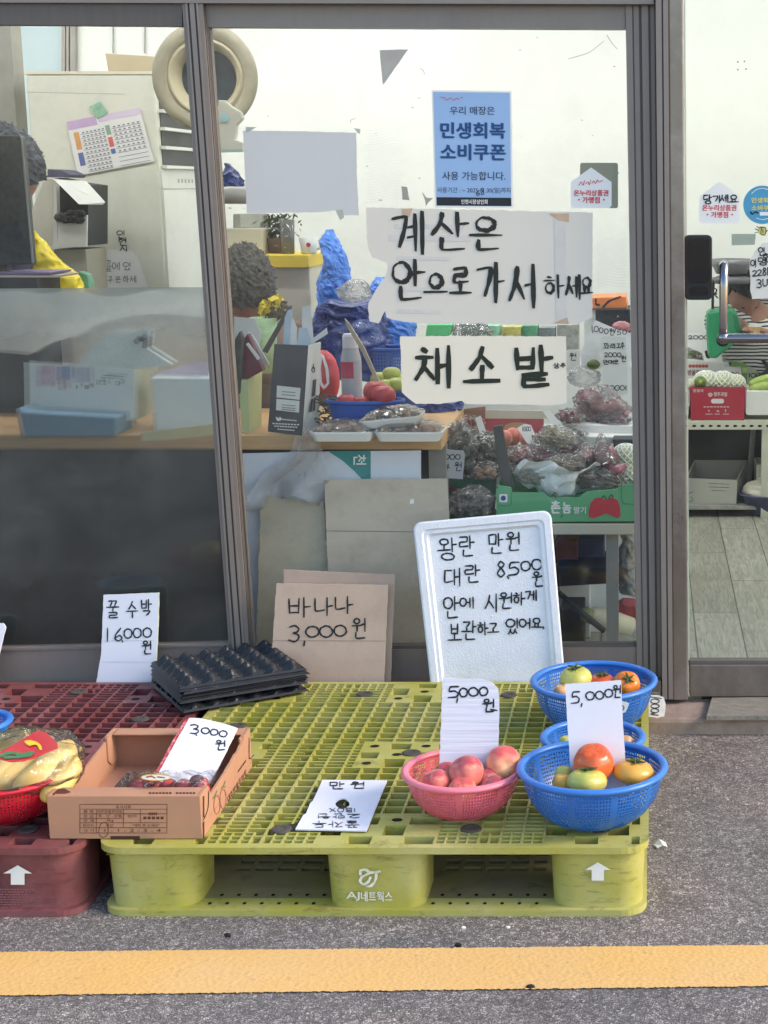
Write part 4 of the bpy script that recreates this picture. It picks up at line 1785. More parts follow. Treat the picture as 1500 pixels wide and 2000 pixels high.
# J, lying on the pallet
pl = plane3(WZ(577, 1620, .156), WZ(715, 1623, .156), WZ(690, 1524, .160))
MBk = MB()
mb = MB()
outl = [(630, 1523), (756, 1524), (716, 1622), (577, 1619), (592, 1592), (598, 1588), (606, 1568), (611, 1564)]
hole = [(669 + 14 * math.cos(R(a)) * (1 if abs(math.sin(R(a))) < .5 else .9), 1569.5 + 10.5 * math.sin(R(a))) for a in range(0, 360, 20)]
bm = bmesh.new()
ov = [bm.verts.new(pl.at(*p)) for p in outl]
hv = [bm.verts.new(pl.at(*p)) for p in hole]
eds = [bm.edges.new((ov[i], ov[(i + 1) % len(ov)])) for i in range(len(ov))] + [bm.edges.new((hv[i], hv[(i + 1) % len(hv)])) for i in range(len(hv))]
bmesh.ops.triangle_fill(bm, edges=eds, use_beauty=True)
vs = [v.co.copy() for v in bm.verts]
bm.verts.index_update()
fs = [tuple(v.index for v in f.verts) for f in bm.faces]
bm.free()
mb.add(vs, fs)
o = mb.build('price_card', M_PAPER)
sol = o.modifiers.new('solid', 'SOLIDIFY')
sol.thickness = .003
sol.offset = -1 if o.data.polygons[0].normal.z > 0 else 1
tag(o, 'white card with an oval hand hole lying flat on the green pallet', 'price card', GS)
ups = lambda x0, y0, x1, y1: (lambda x, y: (x0 + x1 - x, y0 + y1 - y))
write(o, pl, [('만', 643, 1527, 672, 1541), ('원', 685, 1527, 713, 1540)], 2.4, M_INK)
for tx, x0, y0, x1, y1 in (('1BOX', 643, 1578, 695, 1586), ('2만원', 620, 1589, 704, 1598), ('꿀자두', 610, 1603, 702, 1616)):
    write(o, pl, line_items(tx, x0, y0, x1, y1), 1.5, M_INK, mp=ups(x0, y0, x1, y1))
o2 = card('shadow_sheet', 'thin black sheet put in as the shadow under the flat price card on the green pallet', 'sheet', PL((0, 0, .1525), (0, 0, 1)), [(613, 1560), (618, 1540), (716, 1600), (712, 1624), (574, 1622), (558, 1617), (556, 1611), (580, 1608)], M_BLK, .0012)  # dark layer standing in for the shadow below the card
# H
pl = lean(190, 1330, 4.13, 1160, 4.165, 300)
o = card('price_card', 'tall white card reading honey watermelon 16,000 won behind the maroon pallet', 'price card', pl,
         [(202, 1162), (310, 1157.5), (308, 1230), (305, 1290), (292, 1345), (186, 1345), (197, 1280), (200, 1225)], M_PAPER, .008, GS, .5, 6, mat('card_green_edge', C(190, 200, 180), .8))
write(o, pl, [('꿀', 208, 1173, 232, 1207), ('수', 247, 1175, 269, 1206), ('박', 275, 1171, 296, 1202), ('1', 208, 1227, 212, 1253), ('6', 223, 1227, 240, 1252), ('.', 237, 1249, 241, 1255),
              ('0', 242, 1228, 258, 1247), ('0', 260, 1227, 276, 1246), ('0', 279, 1226, 296, 1245), ('원', 278, 1252, 296, 1278)], 2.8, M_INK)
strokes(pl, [[(200, 1252), (300, 1251)], [(199, 1293), (300, 1293)]], .8).build('fold_line', mat('fold_grey', C(180, 182, 196), .8), o, fix=False)
o = card('price_card', 'white card cut off by the left edge, leaning on the window behind the maroon pallet', 'price card', lean(-60, 1330, 4.11, 1210, 4.15, 10), [(-70, 1214), (6, 1217), (11, 1225), (-1, 1275), (-14, 1345), (-80, 1345)], M_PAPER, .005, GS, .4, 7)
# G kraft boards
pl2 = lean(555, 1335, 4.158, 1113, 4.183, 770)
card('cardboard_sheet', 'blank kraft cardboard sheet standing right behind the banana price board', 'cardboard', pl2,
     [(554, 1113), (660, 1118), (772, 1122), (766, 1240), (761, 1390), (560, 1390)], mat('kraft_card_2', C(176, 154, 140), .85, .06, 6, dirt=(C(140, 120, 106), .4, 8)), .006, None, .6, 8, M_EDGE)
pl = lean(535, 1335, 4.135, 1140, 4.165, 750)
o = card('price_board', 'kraft cardboard reading banana 3,000 won behind the green pallet', 'price board', pl,
         [(540, 1139.5), (650, 1141), (758, 1142.5), (752, 1280), (748, 1388), (524, 1388), (533, 1247)], M_KRAFT, .006, GS, .6, 9, M_EDGE)
write(o, pl, [('바', 562, 1167, 606, 1205), ('나', 613, 1167, 649, 1202), ('나', 653, 1165, 689, 1198), ('3', 564, 1222, 587, 1253), (',', 592, 1252, 597, 1261), ('0', 597, 1223, 623, 1245), ('0', 624, 1222, 650, 1245), ('0', 652, 1221, 677, 1243), ('원', 688, 1208, 715, 1248)], 3.3, M_INK)
strokes(pl, [[(533, 1251), (753, 1252)]], 1.0).build('fold_line', mat('fold_brown', C(150, 126, 112), .85), o, fix=False)

# ---- styrofoam lid
M_FOAM = mat('white_styrofoam', C(228, 231, 240), .75, .03, 10, bump=.35, bs=220, dirt=(C(200, 200, 204), .35, 25))
pl = lean(840, 1335, 4.125, 1020, 4.172, 1100)
tl, tr, br, bl = (806, 1021), (1076, 996), (1109, 1390), (847, 1390)


def qround(q, r, n=6):
    tl, tr, br, bl = [Vector((*p, 0)) for p in q]
    out = []
    for c, a, b in ((tl, bl, tr), (tr, tl, br), (br, tr, bl), (bl, br, tl)):
        u, v = (a - c).normalized(), (b - c).normalized()
        for k in range(n + 1):
            t = k / n * math.pi / 2
            p = c + u * r * (1 - math.sin(t)) + v * r * (1 - math.cos(t))
            out.append((p.x, p.y))
    return out


def inset(q, d):
    f = bil(q)
    w = math.dist(q[0], q[1])
    h = math.dist(q[0], q[3])
    return [f(d / w, d / h), f(1 - d / w, d / h), f(1 - d / w, 1 - d / h), f(d / w, 1 - d / h)]


Q0 = (tl, tr, br, bl)
loops = [(qround(Q0, 17), -.018), (qround(Q0, 17), .008), (qround(inset(Q0, 3), 15), .0105), (qround(inset(Q0, 15), 12), .0105), (qround(inset(Q0, 18), 11), .007), (qround(inset(Q0, 24), 10), .007), (qround(inset(Q0, 29), 8), .0)]
mb = MB()
n = len(loops[0][0])
vs = []
for lp, of in loops:
    vs += pl.poly(lp, of)
fs = []
for q in range(len(loops) - 1):
    for k in range(n):
        fs.append((q * n + k, q * n + (k + 1) % n, (q + 1) * n + (k + 1) % n, (q + 1) * n + k))
fs.append(tuple((len(loops) - 1) * n + k for k in range(n)))
fs.append(tuple(range(n - 1, -1, -1)))
mb.add(vs, fs)
o = mb.build('styrofoam_lid', M_FOAM)
tag(o, 'big white styrofoam lid with handwritten egg prices leaning on the window', 'price board', GS)
write(o, pl, [('왕', 855, 1051, 891, 1094), ('란', 897, 1047, 926, 1087), ('만', 953, 1042, 982, 1082), ('원', 988, 1040, 1016, 1076),
              ('대', 867, 1110, 900, 1145), ('란', 908, 1103, 937, 1138), ('8', 969, 1097, 988, 1127), ('.', 990, 1124, 996, 1132), ('5', 992, 1097, 1015, 1124), ('0', 1017, 1096, 1036, 1115), ('0', 1038, 1092, 1059, 1113), ('원', 1040, 1117, 1063, 1146),
              ('안', 866, 1165, 897, 1208), ('에', 898, 1167, 925, 1188), ('시', 947, 1160, 972, 1195), ('원', 975, 1158, 1001, 1189), ('하', 1002, 1157, 1025, 1182), ('게', 1026, 1153, 1048, 1173),
              ('보', 875, 1219, 901, 1254), ('관', 902, 1213, 930, 1250), ('하', 932, 1215, 953, 1240), ('고', 953, 1217, 974, 1237), ('있', 988, 1208, 1013, 1238), ('어', 1014, 1208, 1037, 1228), ('요', 1038, 1207, 1058, 1227), ('.', 1059, 1223, 1064, 1229)],
      3.3, M_INK, name='handwriting')
mb = MB()
rnd = random.Random(8)
for k in range(9):
    x, y = rnd.uniform(880, 1060), rnd.uniform(1090, 1320)
    c = pl.at(x, y, .0002)
    mb.ball(c, .003, .0012, .002, 6, 4)
mb.build('chip', M_FOAM, o)['kind'] = 'stuff'

# ---- tomato carton
t = thing('cardboard_box', 'open brown carton holding a clam pack of grape tomatoes, across both pallets', 'box', (-1.06, 3.27, .151))
zb = .1512
X0, X1, Y0, Y1 = W(94, 1600, 3.06).x, W(393.5, 1600, 3.06).x, 3.06, 3.475
h = W(250, 1554.5, 3.06).z - zb
th = .005
MB().box(X0 + th, X1 - th, Y0 + th, Y1 - th, zb, zb + .005).build('bottom', M_BOX, t)
mb = MB()
mb.box(X0, X1, Y0, Y0 + th, zb, zb + h)
mb.box(X0 + .012, X1 - .01, Y0 + th, Y0 + .05, zb + h - .0045, zb + h - .0005)
mb.build('front_panel', M_BOX, t, bevel=.0015)
mb = MB()
mb.box(X0, X1, Y1 - th, Y1, zb, zb + h)
mb.box(X0 + .012, X1 - .01, Y1 - .04, Y1 - th, zb + h - .0045, zb + h - .0005)
mb.build('back_panel', M_BOX, t, bevel=.0015)
for x in (X0, X1 - th):
    mb = MB()
    pts = [(Y0 + th, zb), (Y1 - th, zb), (Y1 - th, zb + h), (Y1 - .055, zb + h), (Y1 - .06, zb + h - .006), (Y1 - .075, zb + h * .88), (Y0 + .16, zb + h * .74), (Y0 + .075, zb + h * .72), (Y0 + .06, zb + h * .96), (Y0 + .055, zb + h), (Y0 + th, zb + h)]
    if x > -1:
        rj = random.Random(2)
        extra = []
        for k in range(14):
            u = (k + .5) / 14
            extra.append((Y1 - .075 + (Y0 + .16 - Y1 + .075) * u, zb + h * (.88 - .14 * u) + rj.uniform(-.002, .002)))
        pts = pts[:6] + extra + pts[6:]
    mb.prism([Vector((x, y, z)) for y, z in pts], (th, 0, 0))
    mb.build('side_panel', M_BOX, t)
    # locking corner flaps
    xi = x + th if x < -1.1 else x - .004
    for ya, yb in ((Y0 + th, Y0 + .07), (Y1 - .07, Y1 - th)):
        mb = MB()
        s_ = 1 if ya < 3.2 else -1
        q = [(ya if s_ > 0 else yb, zb + h - .001), ((yb if s_ > 0 else ya), zb + h - .001), ((yb if s_ > 0 else ya), zb + h * .42), ((yb if s_ > 0 else ya) - s_ * .02, zb + h * .25), (ya if s_ > 0 else yb, zb + h * .2)]
        mb.prism([Vector((xi, y, z)) for y, z in q], (.0035, 0, 0))
        mb.build('corner_flap', M_BOX, t)
# dark slots at the corner and the hand slots
mb = MB()
PB = YP(Y0)
mb.sheet(PB.poly([(216, 1633), (273, 1633), (273, 1641), (216, 1641)], .0006))
for q in ([(395.5, 1555), (398.5, 1555), (398.5, 1595), (395.5, 1597)], [(395.5, 1606), (398.5, 1603), (398.5, 1636), (395.5, 1638)]):
    mb.sheet(PL((X1, 0, 0), (1, 0, 0)).poly([(x + .8, y) for x, y in q], .0006))
mb.build('slot', M_BOXIN, t)
PS = PL((X1, 0, 0), (1, 0, 0))
strokes(PS, [[(408, 1545), (407, 1575), (403, 1590), (397, 1602)], [(487, 1441), (487, 1482), (496, 1474)]], 1.6, .0008).build('cut_line', M_BOXIN, t, fix=False)
# print on the front: the produce table
mb = MB()
x0, y0, x1, y1 = 156, 1571, 326, 1627
rows = [1571, 1580.5, 1589.5, 1598.5, 1607, 1616.5, 1627]
seg = []
for y in rows[:3] + rows[4:]:
    seg.append([(x0, y), (x1, y)])
seg += [[(x0, 1589.5), (241, 1589.5)], [(x0, 1598.5), (241, 1598.5)], [(x0, y0), (x0, y1)], [(x1, y0), (x1, y1)], [(188, 1580.5), (188, y1)], [(241, 1580.5), (241, 1616.5)], [(274, 1580.5), (274, 1607)]]
strokes(PB, seg, 1.15, .0007, mb)
for tx, a, b, c, d in (('표시사항', 226, 1573, 256, 1579), ('품 목', 163, 1582, 183, 1588), ('대추방울토마토', 190, 1582, 239, 1588), ('등 급', 163, 1591, 183, 1597), ('특 - 상 - 보통', 192, 1591, 238, 1597), ('무 게', 163, 1600, 183, 1606), ('3kg', 208, 1600, 222, 1606),
                       ('원산지', 162, 1609, 182, 1615), ('국산', 206, 1609, 222, 1615), ('생산자', 249, 1591, 267, 1597), ('이름', 290, 1587, 308, 1592), ('010-0000', 280, 1595, 322, 1600), ('"세척 후 드세요"', 258, 1609, 312, 1615), ('크 기', 163, 1619, 183, 1625), ('4', 202, 1619, 206, 1625), ('- 1 - 2 - 3 - 4', 216, 1619, 314, 1625)):
    if tx in ('이름', '010-0000'):
        for k in range(5):
            mb.sheet(PB.poly([(a + k * (c - a) / 5, b), (a + (k + .7) * (c - a) / 5, b), (a + (k + .7) * (c - a) / 5, d), (a + k * (c - a) / 5, d)], .0007))
        continue
    printed(mb, PB, tx, a, b, c, d, 0)
strokes(PB, [[(193, 1630), (201, 1636), (210, 1630), (211, 1612), (204, 1606), (196, 1610), (192, 1627)]], 1.3, .0009, mb)
mb.build('printed_table', M_BOXP, t, fix=False)
PT = PL((0, 0, zb + h - .0005), (0, 0, 1))
mb = MB()
mb.sheet(PT.poly([(104, 1550), (114, 1541), (126, 1540), (139, 1547), (128, 1550)], .0006))
for k in range(14):
    a = 291 + k * 6.6
    if k == 7:
        continue
    mb.sheet(PT.poly([(a, 1547), (a + 4.6, 1547), (a + 4.4, 1550.5), (a - .2, 1550.5)], .0006))
mb.build('flap_print', M_BOXP, t)
# print on the right side
mb = MB()
qs = bil(((444, 1556), (482, 1500), (484, 1512), (446, 1568)))
seq = '대추방울토마토'
for k, ch in enumerate(seq):
    fa = k / len(seq)
    q = bil((qs(fa, 0), qs(fa + .12, 0), qs(fa + .12, 1), qs(fa, 1)))
    printed(mb, PS, ch, 0, 0, 1, 1, .02, .0008, mp=q)
for k in range(7):
    a, b = 465 + k * 2.3, 1505 - k * 3.2
    mb.sheet(PS.poly([(a, b), (a + 1.6, b - 2.2), (a + 1.6, b + 2.2), (a, b + 4.4)], .0008))
mb.build('side_lettering', M_BOXP, t, fix=False)
strokes(PS, [circ(424, 1572, 6, 18, 16), circ(436, 1560, 6, 19, 16)], 1.2, .0008).build('tomato_drawing', mat('print_rust', C(150, 92, 70), .8), t, fix=False)
strokes(PS, [[(416, 1560), (421, 1552), (424, 1544)], [(419, 1556), (426, 1553)], [(432, 1541), (437, 1534), (440, 1526)], [(434, 1538), (441, 1536)]], 2, .0008).build('leaf_drawing', mat('print_green', C(92, 112, 70), .8), t, fix=False)

# clam pack of grape tomatoes
c0 = W(318, 1537, 3.16)
t = thing('tomato_pack', 'clear clamshell pack of dark red grape tomatoes inside the brown carton', 'fruit pack', (c0.x, 3.18, zb + .005))
rnd = random.Random(5)
M_GT = fruit_mat('grape_tomato', C(196, 66, 64), C(176, 54, 56), C(214, 110, 100), rough=.25, amt=.4)
for i in range(5):
    for j in range(3):
        x = c0.x - .07 + i * .034 + rnd.uniform(-.004, .004) + (.012 if j % 2 else 0)
        y = 3.125 + j * .038 + rnd.uniform(-.004, .004)
        z = zb + .05 + rnd.uniform(-.004, .006) + (.006 if j == 1 else 0)
        Mq = Matrix.Rotation(rnd.uniform(-.5, .5), 3, 'Y') @ Matrix.Rotation(rnd.uniform(-1, 1), 3, 'Z')
        MB().ball((x, y, z + .008), .023, .018, .018, 16, 10, None, Mq).build('grape_tomato', M_GT, t, smooth=True)
mb = MB()


def clam(u, v):
    x = (u - .5) * .215
    y = (v - .5) * .13
    e = max(abs(u - .5) * 2, abs(v - .5) * 2)
    z = .028 if e > .93 else (.086 - .012 * max(0, (e - .6)) * 2)
    z += .003 * math.sin(u * 30)
    return Vector((c0.x + x, 3.18 + y, zb + z))


mb.grid(30, 18, clam)
mb.box(c0.x - .1, c0.x + .1, 3.123, 3.237, zb + .006, zb + .028)
mb.build('clamshell', M_CLAM, t)
mb = MB()
pl = lean(280, 1525, 3.10, 1512, 3.15, 340)
mb.sheet(pl.poly(circ(305, 1518, 30, 6.5, 24)[:-1], .001))
mb.build('oval_label', mat('label_white', C(225, 225, 215), .6), t)
strokes(pl, [circ(305, 1518, 29, 5.8, 24)], 1.6, .0016).build('label_ring', mat('label_yellow', C(206, 186, 60), .6), t, fix=False)
strokes(pl, [[(286, 1518), (296, 1516), (303, 1520)], [(308, 1517), (322, 1519)]], 2.6, .0016).build('label_print', mat('label_red', C(160, 40, 50), .6), t, fix=False)

# 3,000 won card in the box
a, b, c = W(315, 1503, 3.275), W(412, 1526, 3.255), W(417, 1411, 3.43)
pl = plane3(a, b, c)
o = card('price_card', 'white card reading 3,000 won leaning in the brown carton, red patterned edge', 'price card', pl,
         [(370, 1402), (392, 1403), (425, 1410), (450, 1417), (464, 1422), (440, 1471), (424, 1503), (400, 1548), (291, 1540), (315, 1500), (340, 1455)], M_PAPER, .004, GS, .3, 10)
write(o, pl, [('3', 371, 1415, 390, 1433), ('.', 382, 1433, 386, 1438), ('0', 393, 1421, 409, 1433), ('0', 411, 1424, 426, 1436), ('0', 428, 1427, 444, 1439), ('원', 421, 1446, 441, 1465)], 2.6, M_INK)
card_e = MB()
card_e.prism(pl.poly([(361, 1406), (370, 1402), (340, 1455), (315, 1500), (291, 1540), (285, 1538), (309, 1499), (334, 1452)], -.002), -pl.n * .005)
card_e.build('patterned_edge', mat('red_pattern', C(186, 44, 56), .6, .5, 120, dirt=(C(232, 214, 210), .95, 90)), o)

# ---- egg trays
M_EGG = mat('black_tray', C(28, 31, 35), .38, .15, 20, spec=.5, bump=.1, bs=60)
ez = .215
fl, fr = WZ(353, 1350, ez), WZ(603, 1310, ez)
bl_ = WZ(330, 1281, ez)
ex = (fr - fl).normalized()
ey = Vector((-ex.y, ex.x, 0))
wx, wy = (fr - fl).length, .29
ctr = (fl + fr) / 2 + ey * wy / 2
GE = 'black egg trays stacked on the pallets'


def tray_pt(u, v):
    x, y = (u - .5) * wx, (v - .5) * wy
    e = min(u, 1 - u, v, 1 - v)
    cu, cv = math.cos(2 * math.pi * 6 * (u - .02) / .96 + math.pi), math.cos(2 * math.pi * 6 * (v - .02) / .96 + math.pi)
    hgt = .5 * (cu + cv)
    z = .027 * ((hgt + 1) / 2) ** 1.5 - .013 + .002 * noise.noise(Vector((u * 30, v * 30, 0)))
    if e < .02:
        z = -.008
    if e < .006:
        z = -.013
    return Vector((x, y, z))


mbt = MB()
mbt.grid(60, 60, tray_pt)
tray0 = mbt.build('egg_tray', M_EGG, origin=(0, 0, 0))
ang = math.atan2(ex.y, ex.x)
NT = 8
labs = {0: 'black plastic egg tray at the bottom of the stack, jutting out below the rest', NT - 1: 'topmost black plastic egg tray, its rows of pegs open to the sky'}
rnd = random.Random(12)
for i in range(NT):
    o = tray0 if i == 0 else tray0.copy()
    if i:
        COL.objects.link(o)
    z = .173 + (0 if i == 0 else .014 + .0058 * i)
    o.location = Vector((ctr.x, ctr.y, z)) + ex * rnd.uniform(-.004, .004) + ey * rnd.uniform(-.004, .004)
    if i == 0:
        o.location += ex * -.004 - ey * .006
    o.rotation_euler = (R(-1.2) * (i > 0), R(0), ang + rnd.uniform(-.012, .012) + (.03 if i == 0 else 0))
    tag(o, labs.get(i, 'black plastic egg tray within the nested stack, only its edges showing'), 'egg tray', GE)

# ---- bananas
M_BAN = mat('banana_yellow', C(240, 208, 122), .5, .06, 9, dirt=(C(180, 140, 70), .25, 14))
t = thing('banana_bag', 'clear bag of yellow bananas with a red label in the red colander', 'bananas', (RC.x + .01, RC.y, .2))


def banana(p0, p1, bend, r):
    p0, p1 = Vector(p0), Vector(p1)
    d = p1 - p0
    s_ = Vector((0, 0, 1)).cross(d).normalized()
    path, rad = [], []
    for k in range(15):
        u = k / 14
        path.append(p0 + d * u + (Vector((0, 0, 1)) * .6 + s_ * .6) * bend * 4 * u * (1 - u))
        e = min(u, 1 - u)
        rad.append(r * min(1, .32 + 2.6 * e ** .8) if e > .02 else r * .28)
    mb = MB().tube(path, rad, 12)
    mb.build('banana', M_BAN, t, smooth=True)


yb = RC.y
for (a, b, cc, d, Ya, Yb, bd, rr) in ((28, 1556, 138, 1450, yb - .10, yb + .05, -.014, .035), (-30, 1548, 98, 1440, yb - .06, yb + .08, -.014, .035), (82, 1560, 146, 1478, yb - .10, yb + .0, -.012, .026), (-80, 1556, 30, 1470, yb - .1, yb + .03, -.015, .034), (-60, 1510, 60, 1440, yb, yb + .1, .01, .034)):
    banana(W(a, b, Ya), W(cc, d, Yb), bd, rr)
mb = MB()
cc = W(45, 1490, yb - .02)
mb.ball(cc, .128, .12, .07, 40, 24, lambda d: 1 + .16 * noise.noise(d * 3 + Vector((5, 0, 0))) - .12 * abs(noise.noise(d * 8)))
mb.build('bag', M_CLEAR, t, smooth=True)
pl = plane3(W(0, 1480, yb - .11), W(110, 1470, yb - .11), W(70, 1428, yb + .02))
mb = MB()
lab = [(-40, 1490), (0, 1469), (40, 1446), (74, 1426), (90, 1430), (112, 1451), (113, 1461), (90, 1470), (66, 1481), (45, 1487), (20, 1488), (0, 1483), (-40, 1500)]
mb.prism(pl.poly(lab, .032), -pl.n * .0008)
mb.build('red_label', mat('bag_label_red', C(206, 26, 44), .35, .04), t)
mb = MB()
for k, (a, b) in enumerate(((0, 0), (3, 5), (7, 9))):
    strokes(pl, [[(50 + a, 1455 - 6 + b * .6), (60 + a, 1448 + b * .4), (72 + a * .6, 1452 + b * .4), (80, 1461 + b * .2)]], 5, .0335 + k * .0004, mb)
mb.build('banana_picture', mat('label_banana', C(240, 204, 50), .5), t, fix=False)
mb = MB()
strokes(pl, [[(2, 1476), (20, 1470), (44, 1474), (66, 1470)], [(10, 1480), (34, 1478), (60, 1474)]], 6, .0335, mb)
mb.build('label_leaf', mat('label_green', C(60, 130, 80), .5), t, fix=False)
# ------------------------------------------------------------------ papers and stickers on the glass
GO = .0           # papers sit on the outside of the right sash glass (which lies at off -.012)
def fa_paper(name, label, cat, poly, m, off=-.0095, torn=0, seed=1, group=None, th=.0006):
    p = rough_poly(poly, torn, 7, seed) if torn else poly
    mb = MB()
    mb.prism(FA.poly(p, off), -FA.n * th)
    return tag(mb.build(name, m), label, cat, group)


GP = 'notices and stickers on the shop glass'
M_TPAPER = mat('taped_paper', C(222, 215, 203), .75, .03, 3, bump=.12, bs=14)
M_TPAPER2 = mat('cream_paper', C(238, 228, 208), .75, .03, 3, bump=.1, bs=14)
M_GREYP = mat('back_of_sheet', C(204, 204, 202), .75, .04, 3, bump=.08, bs=14)
M_TAPE = mat('clear_old_tape', C(198, 198, 190), .35, .1, 20)
M_TAN = mat('brown_tape', C(196, 168, 142), .45, .12, 20)
M_RED = mat('red_print', C(204, 48, 66), .6, .05, 20)
M_NAVY = mat('navy_print', C(38, 74, 124), .6, .05, 20)
M_DARK = mat('dark_print', C(44, 56, 74), .6, .05, 20)

# blue coupon poster
o = fa_paper('poster', 'light blue printed poster with navy Korean headline and black foot band', 'poster', [(842.7, 176), (999, 177.7), (1002.3, 406.5), (849.5, 405)], M_PAPER2, group=GP)
mb = MB()
mb.sheet(FA.poly([(846.5, 179.5), (995.5, 181), (998.3, 386), (852.3, 384.5)], -.009))
mb.build('blue_field', mat('poster_blue', C(150, 182, 222), .55, .04, 5), o)
mb = MB()
mb.sheet(FA.poly([(852.3, 385), (998.4, 386.4), (998.8, 402.6), (852.8, 401.4)], -.009))
mb.build('foot_band', mat('poster_black', C(34, 40, 50), .5), o)
PO = PL(FA.p + FA.n * -.009, FA.n)
mb = MB()
printed(mb, PO, '우리 매장은', 879, 208, 966, 224, .008)
printed(mb, PO, '사용 가능합니다.', 864, 335, 987, 351.5, .008, slope=.004)
printed(mb, PO, '사용기간 : ~ 2025.11.30(일)까지', 854, 365.5, 997, 378, 0, slope=.006)
mb.build('small_lettering', M_DARK, o, fix=False)
mb = MB()
printed(mb, PO, '민생회복', 861, 239, 986, 269.5, .045, slope=.006)
printed(mb, PO, '소비쿠폰', 861, 281, 987, 312, .045, slope=.006)
mb.build('headline', M_NAVY, o, fix=False)
mb = MB()
printed(mb, PO, '인현시장상인회', 901, 389.5, 952, 398.5, .02, slope=.004)
mb.build('foot_lettering', M_WHITE, o, fix=False)
write(o, PO, [('6', 930, 371, 938, 382), ('8', 939, 367, 946, 381)], 1.3, M_INK, off=.0012, name='pen_correction')
strokes(PO, [[(862, 192), (868, 190), (872, 196), (880, 191), (886, 196), (892, 192), (898, 195)], [(859, 189), (861, 190)], [(900, 190), (904, 191)]], 1.2, .0007).build('script_flourish', M_RED, o, fix=False)

# big notice: pay inside
o = fa_paper('paper_notice', 'large torn white paper brushed with a notice to pay inside', 'notice',
             [(715, 405), (1158, 415), (1157, 560), (1157, 620), (1129, 632), (1040, 634), (930, 632), (837, 633), (787, 628), (770, 625), (755, 620), (752, 607), (746, 618), (740, 632), (722, 628), (719, 606), (720, 590), (731, 571), (740, 557), (753, 540), (757, 526), (756, 514), (742, 508), (727, 503), (720, 487), (717, 470)], M_TPAPER, torn=.9, seed=3, group=GP)
big = [('계', 767, 415, 827, 495), ('산', 843, 415, 913, 490), ('은', 918, 424, 978, 490), ('안', 766, 509, 828, 586), ('으', 830, 535, 872, 577), ('로', 879, 523, 920, 578), ('가', 932, 514, 983, 590), ('서', 994, 518, 1047, 600)]
write(o, PO, big, 8.2, M_INKB, off=.0008, brush=.35)
write(o, PO, [('하', 1062, 538, 1101, 581), ('세', 1105, 538, 1133, 583), ('요', 1134, 542, 1157, 576)], 5.4, M_INKB, off=.0012, brush=.35, name='handwriting')
for k, pts in enumerate(([(785, 408), (806, 407), (800, 424), (786, 427)], [(1072, 417), (1111, 417), (1111, 434), (1090, 430)], [(1080, 631), (1108, 620), (1111, 633)])):
    MB().prism(FA.poly(pts, -.0086), -FA.n * .0002).build('tape_piece', M_TAN, o)
M_TG = mat('tape_grey', C(212, 207, 200), .35, .05, 20)
for x0, y0, x1, y1 in ((772, 437, 905, 446), (760, 458, 920, 470), (775, 500, 880, 507), (790, 560, 905, 568), (775, 604, 860, 611)):
    MB().sheet(FA.poly([(x0, y0), (x1, y0 + 2), (x1, y1 + 2), (x0, y1)], -.0089)).build('tape_piece', M_TG, o)
MB().sheet(FA.poly([(1082, 430), (1104, 432), (1106, 625), (1086, 626)], -.0089)).build('tape_piece', M_TG, o)
# shop name
o = fa_paper('paper_notice', 'white paper hand lettered with the shop name in thick black brush', 'notice',
             [(781, 657), (900, 656), (1106, 657), (1107, 787), (1077, 792), (990, 789), (910, 790), (902, 783), (860, 789), (813, 789), (798, 778), (785, 766), (783, 700)], M_TPAPER2, torn=.7, seed=6, group=GP)
write(o, PO, [('채', 811, 677, 881, 755), ('소', 907, 678, 975, 753), ('밭', 1004, 677, 1078, 755)], 9.5, mat('thick_ink', C(40, 44, 34), .6, .2, 30), off=.0008)

# blank sheet and remnants
o = fa_paper('blank_sheet', 'blank grey blue back of a sheet taped to the window by its corners', 'paper', [(474, 255), (580, 256), (696, 259), (697, 340), (701, 421), (660, 420), (672, 412), (655, 411), (620, 415), (560, 415), (482, 417), (478, 330)], M_GREYP, torn=.5, seed=8, group=GP)
for pts in ([(480, 248), (502, 248), (486, 257), (480, 258)], [(691, 250), (704, 252), (703, 262), (698, 259)], [(655, 411), (670, 409), (672, 425), (664, 430)]):
    MB().prism(FA.poly(pts, -.0088), -FA.n * .0002).build('tape_piece', mat('tape_grey_2', C(176, 180, 170), .4, .1, 20), o)
fa_paper('paper_scrap', 'grey triangular torn corner of paper left on the upper glass', 'paper', [(741, 98), (798, 96), (748, 166), (746, 150)], mat('scrap_grey', C(182, 178, 170), .8, .1, 20), torn=.4, seed=2)
M_RES = mat('tape_residue', C(160, 158, 148), .7, .2, 40)
fa_paper('tape_remnant', 'small brown grey tape remnant left of the blue poster foot', 'tape', [(784, 364), (795, 365), (800, 391), (786, 390)], M_RES, torn=.4, seed=3)
fa_paper('tape_remnant', 'forked dark tape remnant touching the lower left corner of the blue poster', 'tape', [(824, 374), (833, 386), (846, 387), (836, 396), (832, 403), (830, 391)], M_RES, torn=.4, seed=4)
mb = MB()
rnd = random.Random(21)
for k in range(46):
    x, y = rnd.uniform(430, 1215), rnd.uniform(65, 640)
    if 842 < x < 1003 and 170 < y < 410:
        continue
    r_ = rnd.choice((.8, 1, 1.4))
    a = rnd.uniform(0, 3)
    l = rnd.uniform(1, 4)
    mb.sheet(FA.poly([(x - l, y - r_ * .4), (x + l * math.cos(a), y - r_), (x + l, y + r_), (x, y + r_)], -.0112))
for pts in ([(820, 133), (827, 138), (829, 146)], [(1185, 68), (1196, 85), (1206, 96)], [(1110, 115), (1150, 103), (1180, 80)], [(684, 240), (686, 234), (695, 231)]):
    strokes(FA, [pts], 1.2, -.0112, mb)
tag(mb.build('dried_glue', M_RES), 'scattered specks and strings of dried glue on the window glass', 'glue', kind='stuff')
mb = MB()
